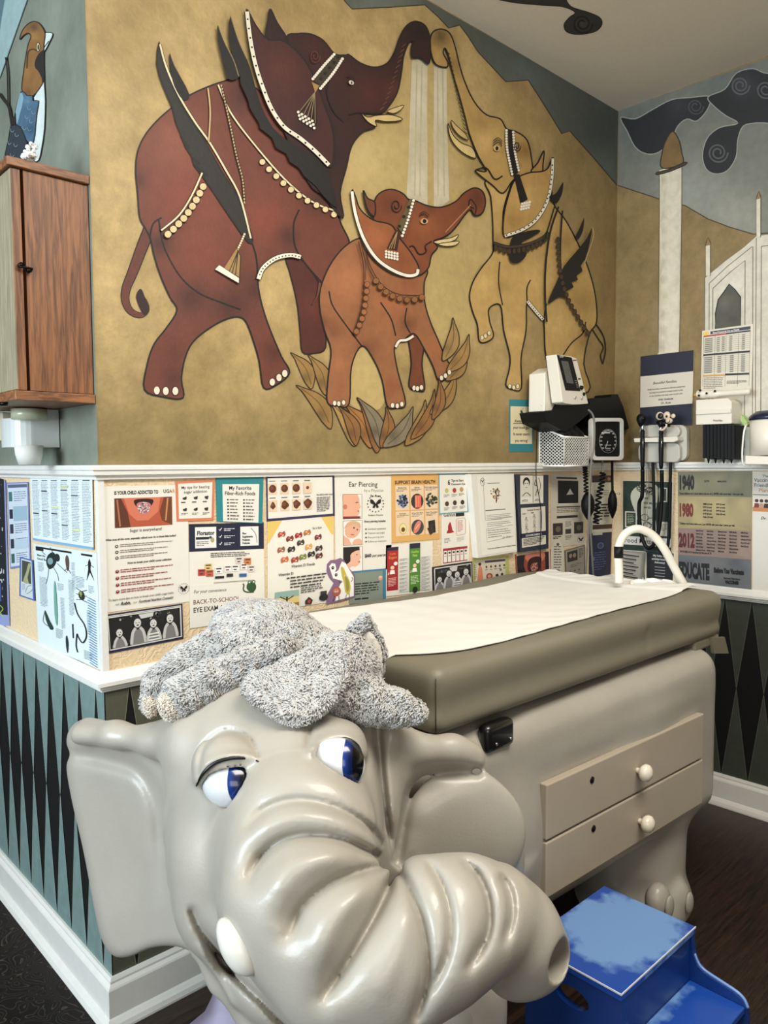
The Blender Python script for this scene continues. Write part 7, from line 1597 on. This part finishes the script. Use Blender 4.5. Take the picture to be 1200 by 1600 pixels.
for x, y in ((1094, 610), (1104, 614.5), (1092, 618), (1117, 611)):
    bm = BM(); p = E_(x, y, WX-.083); sweep(bm, [p, p+np.array([-.003, 0, 0])], [.005, .004], 8); obj('button', bm, BLK, root, True)
# wipes canister in its wire bracket
root = empty('wipes_canister', tuple(E_(1210, 720, WX-.08)), 'white wipes canister with a navy lid at the right edge of view', 'canister')
c0 = E_(1206, 711.5, WX-.09); top = E_(1206, 656, WX-.09); rc = .078
bm = BM(); sweep(bm, [c0, (c0+top)/2, top], rc, 40); obj('tub', bm, OFFW, root, True)
bm = BM(); hz = lambda f: top+np.array([0, 0, f]); sweep(bm, [hz(0), hz(.012), hz(.020), hz(.034)], [rc+.003, rc+.003, rc-.004, rc*.7], 40); obj('lid', bm, mat('navy_plastic_lid', (24, 28, 58), .3, coat=.4), root, True)
root = empty('wire_bracket', tuple(E_(1190, 725, WX-.09)), 'white wire bracket and tray carrying the wipes canister', 'bracket')
bm = BM(); sweep(bm, catmull([E_(1176, 662, WX-.03), E_(1168, 663, WX-.10), E_(1163, 672, WX-.13), E_(1160, 700, WX-.13), E_(1160, 720, WX-.13), E_(1163, 727, WX-.13), E_(1172, 728, WX-.13)], 5), .0035, 8); obj('wire_arm', bm, WIRE, root, True)
piece('tray', 'R', WX-.17, WX-.002, [(1164, 712), (1244, 714), (1244, 727), (1164, 725.5)], OFFW, root, bev=.003)
# ---- white arched tube at the far end of the padded top
ad = [(967, 911, 2.70), (967, 893, 2.70), (966, 868, 2.70), (968, 850, 2.70), (976, 835, 2.70), (990, 827, 2.70), (1005, 828, 2.705), (1022, 838, 2.71), (1038, 858, 2.71), (1052, 884, 2.72), (1064, 906, 2.72), (1071, 919, 2.72)]
root = empty('arched_tube', tuple(at_depth(967, 918, 2.70)), 'white arched tube standing at the far end of the padded table top', 'tube')
bm = BM(); sweep(bm, catmull([at_depth(*q) for q in ad], 5), .0145, 16); obj('tube', bm, OFFW, root, True)
bm = BM(); sweep(bm, [at_depth(966.5, 872, 2.70), at_depth(966.5, 854, 2.70)], .0160, 16); obj('black_band', bm, BLK, root, True)
# crumpled spare paper behind the tube
bm = BM(); g = {}
for i in range(26):
    for j in range(12):
        u, v = i/25, j/11; p = at_depth(985+75*u, 922-12*v*(1-.2*u), 2.72+.03*v); g[i, j] = bm.verts.new(p+np.array([0, 0, .008+.012*abs(math.sin(u*9+v*4))*math.sin(PI*v)+.010*math.sin(u*19+v*7)*math.sin(PI*u)]))
for i in range(25):
    for j in range(11): bm.faces.new((g[i, j], g[i+1, j], g[i+1, j+1], g[i, j+1]))
tag(obj('crumpled_paper', bm, PAPER, None, True), 'crumpled white paper heaped beside the foot of the arched tube', 'paper')
# ---------------------------------------------------------------- wooden wall cabinet, cup dispenser
def wood(name, c1, c2, sc=(1, 1, 1), rot=(0, 0, 0)):
    m = bpy.data.materials.new(name); m.use_nodes = True; N = m.node_tree.nodes; L = m.node_tree.links; b = N['Principled BSDF']
    tc = N.new('ShaderNodeTexCoord'); mp = N.new('ShaderNodeMapping'); mp.inputs['Scale'].default_value = sc; L.new(tc.outputs['Object'], mp.inputs[0])
    n = N.new('ShaderNodeTexNoise'); n.inputs['Scale'].default_value = 9; n.inputs['Detail'].default_value = 8; n.inputs['Roughness'].default_value = .6; n.inputs['Distortion'].default_value = .6; L.new(mp.outputs[0], n.inputs['Vector'])
    r = N.new('ShaderNodeValToRGB'); e = r.color_ramp.elements; e[0].position = .36; e[0].color = lin(c1); e[1].position = .62; e[1].color = lin(c2)
    L.new(n.outputs['Fac'], r.inputs[0]); L.new(r.outputs[0], b.inputs['Base Color']); b.inputs['Roughness'].default_value = .5; return m
WV = wood('walnut_veneer', (84, 50, 28), (142, 92, 54), (14, 14, .9)); WB = wood('walnut_board', (92, 56, 32), (150, 98, 58), (2, 14, 14)); WL = wood('window_lit_door', (124, 116, 92), (158, 148, 122), (14, 14, .9))  # door wood made paler, window light painted into its colour
root = empty('wall_cabinet', (-.09, .15, 1.61), 'brown wooden wall cabinet with a dark latch, high on the left wall', 'cabinet')
bm = BM(); box(bm, (-.153, .006, 1.626), (-.004, .40, 2.128)); obj('carcass', bm, WV, root)
bm = BM(); box(bm, (-.180, .006, 1.626), (-.160, .40, 2.128), 0, .001); dr = obj('door', bm, WV, root)
bm = BM(); box(bm, (-.1815, .008, 1.628), (-.180, .39, 2.126)); obj('door_face', bm, WL, dr)
bm = BM(); box(bm, (-.190, -.004, 2.130), (-.003, .41, 2.150), 0, .002); obj('top_board', bm, WB, root)
bm = BM(); box(bm, (-.190, -.004, 1.602), (-.003, .41, 1.624), 0, .002); obj('bottom_board', bm, WB, root)
DM = mat('dark_bronze', (30, 24, 22), .4, .8)
bm = BM(); zl = at_plane(1, 0, 47, 421)[2]
sweep(bm, [(-.168, .002, zl+.006), (-.168, -.008, zl+.006)], .006, 10); sweep(bm, [(-.150, .002, zl-.003), (-.150, -.007, zl-.003)], .006, 10); sweep(bm, [(-.172, -.006, zl+.002), (-.143, -.006, zl+.0005)], .0028, 8); sweep(bm, [(-.160, -.006, zl-.006), (-.160, -.006, zl+.012)], .002, 6)
obj('latch', bm, DM, root, True)
bm = BM(); q = at_plane(0, -.185, 6, 633); sweep(bm, [(q[0], q[1], 1.603), (q[0], q[1], 1.594)], [.010, .008], 10); obj('rubber_foot', bm, DM, root, True)
# crystal-like white figure on the cabinet
bm = BM(); rnd = random.Random(4)
for k in range(26):
    c = at_plane(1, .03, 50+rnd.uniform(-8, 9), 243-rnd.uniform(0, 1)**1.6*20); bmesh.ops.create_icosphere(bm, subdivisions=1, radius=rnd.uniform(.004, .008), matrix=Matrix.Translation((c[0], c[1]+rnd.uniform(0, .03), max(c[2], 2.156))))
tag(obj('crystal_figurine', bm, mat('clear_white_crystal', (226, 228, 226), .1, coat=1), None), 'small sparkling white figurine on top of the wooden cabinet', 'figurine')
# cup dispenser and its paper cup
Lx = -.125; L_ = lambda x, y, x0=Lx: at_plane(0, x0, x, y)
root = empty('cup_dispenser', tuple(L_(45, 690, -.08)), 'grey-white cup dispenser mounted under the wooden cabinet', 'dispenser')
GD = mat('grey_white_plastic', (190, 194, 190), .4, coat=.2)
a = L_(12, 653); b = L_(92, 694); yc = L_(38, 660)[1]; r_ = abs(L_(12, 660)[1]-L_(66, 660)[1])/2
zt, zb = a[2], b[2]; y0, y1 = L_(92, 660, -.003)[1], L_(12, 660, -.09)[1]
prof = [(0.0-.003, y0), (Lx+.055, y0)] + [(Lx+.055-.055*math.sin(t), (y0+y1)/2-(y1-y0)/2*math.cos(t)) for t in np.linspace(.1, PI-.1, 14)] + [(Lx+.055, y1), (-.003, y1)]
bm = BM(); lo_ = [bm.verts.new((x, y, zb)) for x, y in prof]; hi_ = [bm.verts.new((x, y, zt)) for x, y in prof]
bm.faces.new(lo_[::-1]); bm.faces.new(hi_)
for i in range(len(prof)): j = (i+1) % len(prof); bm.faces.new((lo_[i], lo_[j], hi_[j], hi_[i]))
obj('housing', bm, GD, root)
bm = BM(); box(bm, (-.05, y0, zt), (-.003, y0+(y1-y0)*.42, 1.600)); obj('back_plate', bm, GD, root)
cy_ = (y0+y1)/2+.01; rr = .036; cy_ = L_(45, 700, -.085)[1]
bm = BM(); sweep(bm, [(-.080, cy_+.004, zt-.004), (-.080, cy_+.004, 1.598)], .044, 32); obj('cup_stack_tube', bm, mat('greenish_clear_tube', (176, 178, 150), .3, coat=.5), root, True)
bm = BM(); zc_ = L_(45, 731, -.10)[2]; sweep(bm, [(-.085, cy_, zb+.004), (-.085, cy_, zb-.02), (-.085, cy_, max(zc_, ZR+.002))], [rr*.98, rr*.92, rr*.72], 32)
tag(obj('paper_cup', bm, mat('white_paper_cup', (214, 214, 206), .7), None, True), 'white paper cup hanging below the cup dispenser', 'cup')
# beige box at the very edge, behind the dispenser
bm = BM(); box(bm, (-.10, L_(0, 660, -.1)[1]-.02, 1.52), (-.003, L_(0, 660, -.1)[1]+.16, 1.598), 0, .003); tag(obj('glove_box', bm, mat('beige_carton', (196, 188, 160), .6), None), 'beige carton beside the cup dispenser at the left edge of view', 'box')

# ---------------------------------------------------------------- blue step stool
BLUE = mat('glossy_blue_paint', (12, 48, 112), .35, coat=.3, noise=.08, nscale=30, bump=.12, bscale=350)
def worn():
    m = BLUE.copy(); m.name = 'worn_blue_paint'; N = m.node_tree.nodes; L = m.node_tree.links; b = N['Principled BSDF']
    tc = N.new('ShaderNodeTexCoord'); s = N.new('ShaderNodeVectorMath'); s.operation = 'SUBTRACT'; s.inputs[1].default_value = (.745, -1.025, .4); L.new(tc.outputs['Object'], s.inputs[0])
    sc = N.new('ShaderNodeVectorMath'); sc.operation = 'MULTIPLY'; sc.inputs[1].default_value = (6.2, 7.6, 0); L.new(s.outputs[0], sc.inputs[0])
    ln = N.new('ShaderNodeVectorMath'); ln.operation = 'LENGTH'; L.new(sc.outputs[0], ln.inputs[0])
    n = N.new('ShaderNodeTexNoise'); n.inputs['Scale'].default_value = 26; n.inputs['Detail'].default_value = 8; L.new(tc.outputs['Object'], n.inputs['Vector'])
    ad = N.new('ShaderNodeMath'); ad.operation = 'MULTIPLY_ADD'; ad.inputs[1].default_value = .9; L.new(n.outputs['Fac'], ad.inputs[0]); L.new(ln.outputs['Value'], ad.inputs[2])
    r = N.new('ShaderNodeMapRange'); r.inputs['From Min'].default_value = 1.25; r.inputs['From Max'].default_value = 1.5; r.inputs['To Min'].default_value = 1; r.inputs['To Max'].default_value = 0; L.new(ad.outputs[0], r.inputs['Value'])
    mx = N.new('ShaderNodeMix'); mx.data_type = 'RGBA'; L.new(r.outputs[0], mx.inputs['Factor']); mx.inputs['A'].default_value = lin((20, 66, 150)); mx.inputs['B'].default_value = lin((102, 140, 190)); L.new(mx.outputs['Result'], b.inputs['Base Color'])
    return m
WORN = worn(); WEDGE = mat('bare_worn_edge', (206, 210, 220), .5)
root = empty('step_stool', (.71, -1.1, 0), 'glossy blue two-step wooden stool with a worn pale patch on top, beside the big elephant', 'step stool')
SX0, SX1, SY0, SY1, SZ = .548, .872, -.90, -1.133, .40
bm = BM(); box(bm, (SX0, SY1, SZ-.016), (SX1, SY0, SZ), 0, .0015); tp = obj('top_step', bm, WORN, root)
bm = BM(); box(bm, (SX0, SY1-.0008, SZ-.003), (SX1, SY1+.001, SZ+.0004)); box(bm, (SX0-.0008, SY1, SZ-.003), (SX0+.001, SY0, SZ+.0004)); obj('worn_edge', bm, WEDGE, tp)
bm = BM(); box(bm, (SX0+.02, SY1+.004, .01), (SX1-.02, SY1+.020, SZ-.016)); obj('riser', bm, BLUE, root)
ZS = .282
bm = BM(); box(bm, (SX0+.018, -1.252, ZS-.016), (SX1-.018, SY1+.004, ZS), 0, .003); obj('lower_step', bm, WORN, root)
HC = at_plane(0, SX0, 893, 1559)
def side(x0, x1, hole):
    pr = [(SY0, 0), (SY0, SZ-.016), (SY1+.002, SZ-.016), (SY1-.002, SZ-.05), (SY1-.005, .338), (SY1-.013, .322), (SY1-.028, .313), (SY1-.06, .307), (SY1-.095, .301), (SY1-.112, .293), (SY1-.121, .278), (SY1-.124, .25), (SY1-.124, 0), (-1.21, 0), (-1.19, .05), (-1.0, .05), (-.98, 0)]
    bm = BM(); loops = [pr]
    if hole: loops.append([(HC[1]+.030*math.cos(2*PI*k/20)*1.35, HC[2]+.022*math.sin(2*PI*k/20)) for k in range(20)])
    vs = [Vector(p) for l in loops for p in l]; ed = []; b_ = 0
    for l in loops: ed += [(b_+i, b_+(i+1) % len(l)) for i in range(len(l))]; b_ += len(l)
    faces = [list(range(len(pr)))]+([list(range(len(pr), len(vs)))[::-1]] if hole else [])
    out = delaunay_2d_cdt(vs, ed, [], 2, 1e-6) if hole else delaunay_2d_cdt(vs, ed, [list(range(len(pr)))], 1, 1e-6)
    V, F = out[0], out[2]
    if hole:
        def inh(c): return ((c[0]-HC[1])/.0405)**2+((c[1]-HC[2])/.022)**2 < .97
        F = [f for f in F if not inh((sum(V[i][0] for i in f)/len(f), sum(V[i][1] for i in f)/len(f)))]
        def inp(c):
            ins = False; j = len(pr)-1
            for i in range(len(pr)):
                a, b = pr[i], pr[j]
                if (a[1] > c[1]) != (b[1] > c[1]) and c[0] < (b[0]-a[0])*(c[1]-a[1])/(b[1]-a[1])+a[0]: ins = not ins
                j = i
            return ins
        F = [f for f in F if inp((sum(V[i][0] for i in f)/len(f), sum(V[i][1] for i in f)/len(f)))]
    A = [bm.verts.new((x0, v[0], v[1])) for v in V]; B = [bm.verts.new((x1, v[0], v[1])) for v in V]
    cnt = {}
    for f in F:
        bm.faces.new([A[i] for i in f]); bm.faces.new([B[i] for i in f][::-1])
        for i in range(len(f)): e = (f[i], f[(i+1) % len(f)]); cnt[frozenset(e)] = cnt.get(frozenset(e), [])+[e]
    for k, v in cnt.items():
        if len(v) == 1: i, j = v[0]; bm.faces.new((A[i], B[i], B[j], A[j]))
    return obj('side_panel', bm, BLUE, root)
side(SX0+.002, SX0+.018, True); side(SX1-.018, SX1-.002, False)
bm = BM(); sweep(bm, catmull([(SX1-.010, y, z) for y, z in ((SY1-.003, .342), (SY1-.013, .3235), (SY1-.028, .3145), (SY1-.06, .3085), (SY1-.095, .3025), (SY1-.113, .294), (SY1-.122, .278))], 4), .0035, 6); obj('worn_edge', bm, mat('pale_blue_worn_edge', (110, 140, 190), .4), root, True)
# ---- lavender cloth under the chin
LAV = mat('lavender_cloth', (160, 152, 172), .8, noise=.05, nscale=14)
bm = BM(); g = {}
o_l = [(338, 1536), (330, 1560), (320, 1580), (296, 1600), (280, 1620)]; o_r = [(352, 1540), (372, 1562), (392, 1590), (412, 1612), (430, 1640)]
for sgn in (0, 1):
    for i in range(21):
        for j in range(13):
            u, v = j/12, i/20; k = v*4; a = min(int(k), 3); f_ = k-a
            xl = o_l[a][0]*(1-f_)+o_l[a+1][0]*f_; yl = o_l[a][1]*(1-f_)+o_l[a+1][1]*f_; xr = o_r[a][0]*(1-f_)+o_r[a+1][0]*f_; yr = o_r[a][1]*(1-f_)+o_r[a+1][1]*f_
            d_ = 1.66+.02*math.sin(u*7)*v-.015*math.exp(-((u-.45)/.06)**2)*v+.008*sgn
            g[sgn, i, j] = bm.verts.new(at_depth(xl+(xr-xl)*u, yl+(yr-yl)*u, d_))
for sgn in (0, 1):
    for i in range(21, 28):
        for j in range(13): c = g[sgn, 20, j].co; g[sgn, i, j] = bm.verts.new((c.x, c.y, max(.001, c.z*(1-(i-20)/7))))
for s_i in (0, 1):
    for i in range(27):
        for j in range(12): bm.faces.new((g[s_i, i, j], g[s_i, i, j+1], g[s_i, i+1, j+1], g[s_i, i+1, j]))
tag(obj('lavender_cloth', bm, LAV, None, True), 'pleated lavender cloth standing up from the floor below the elephant chin', 'cloth')
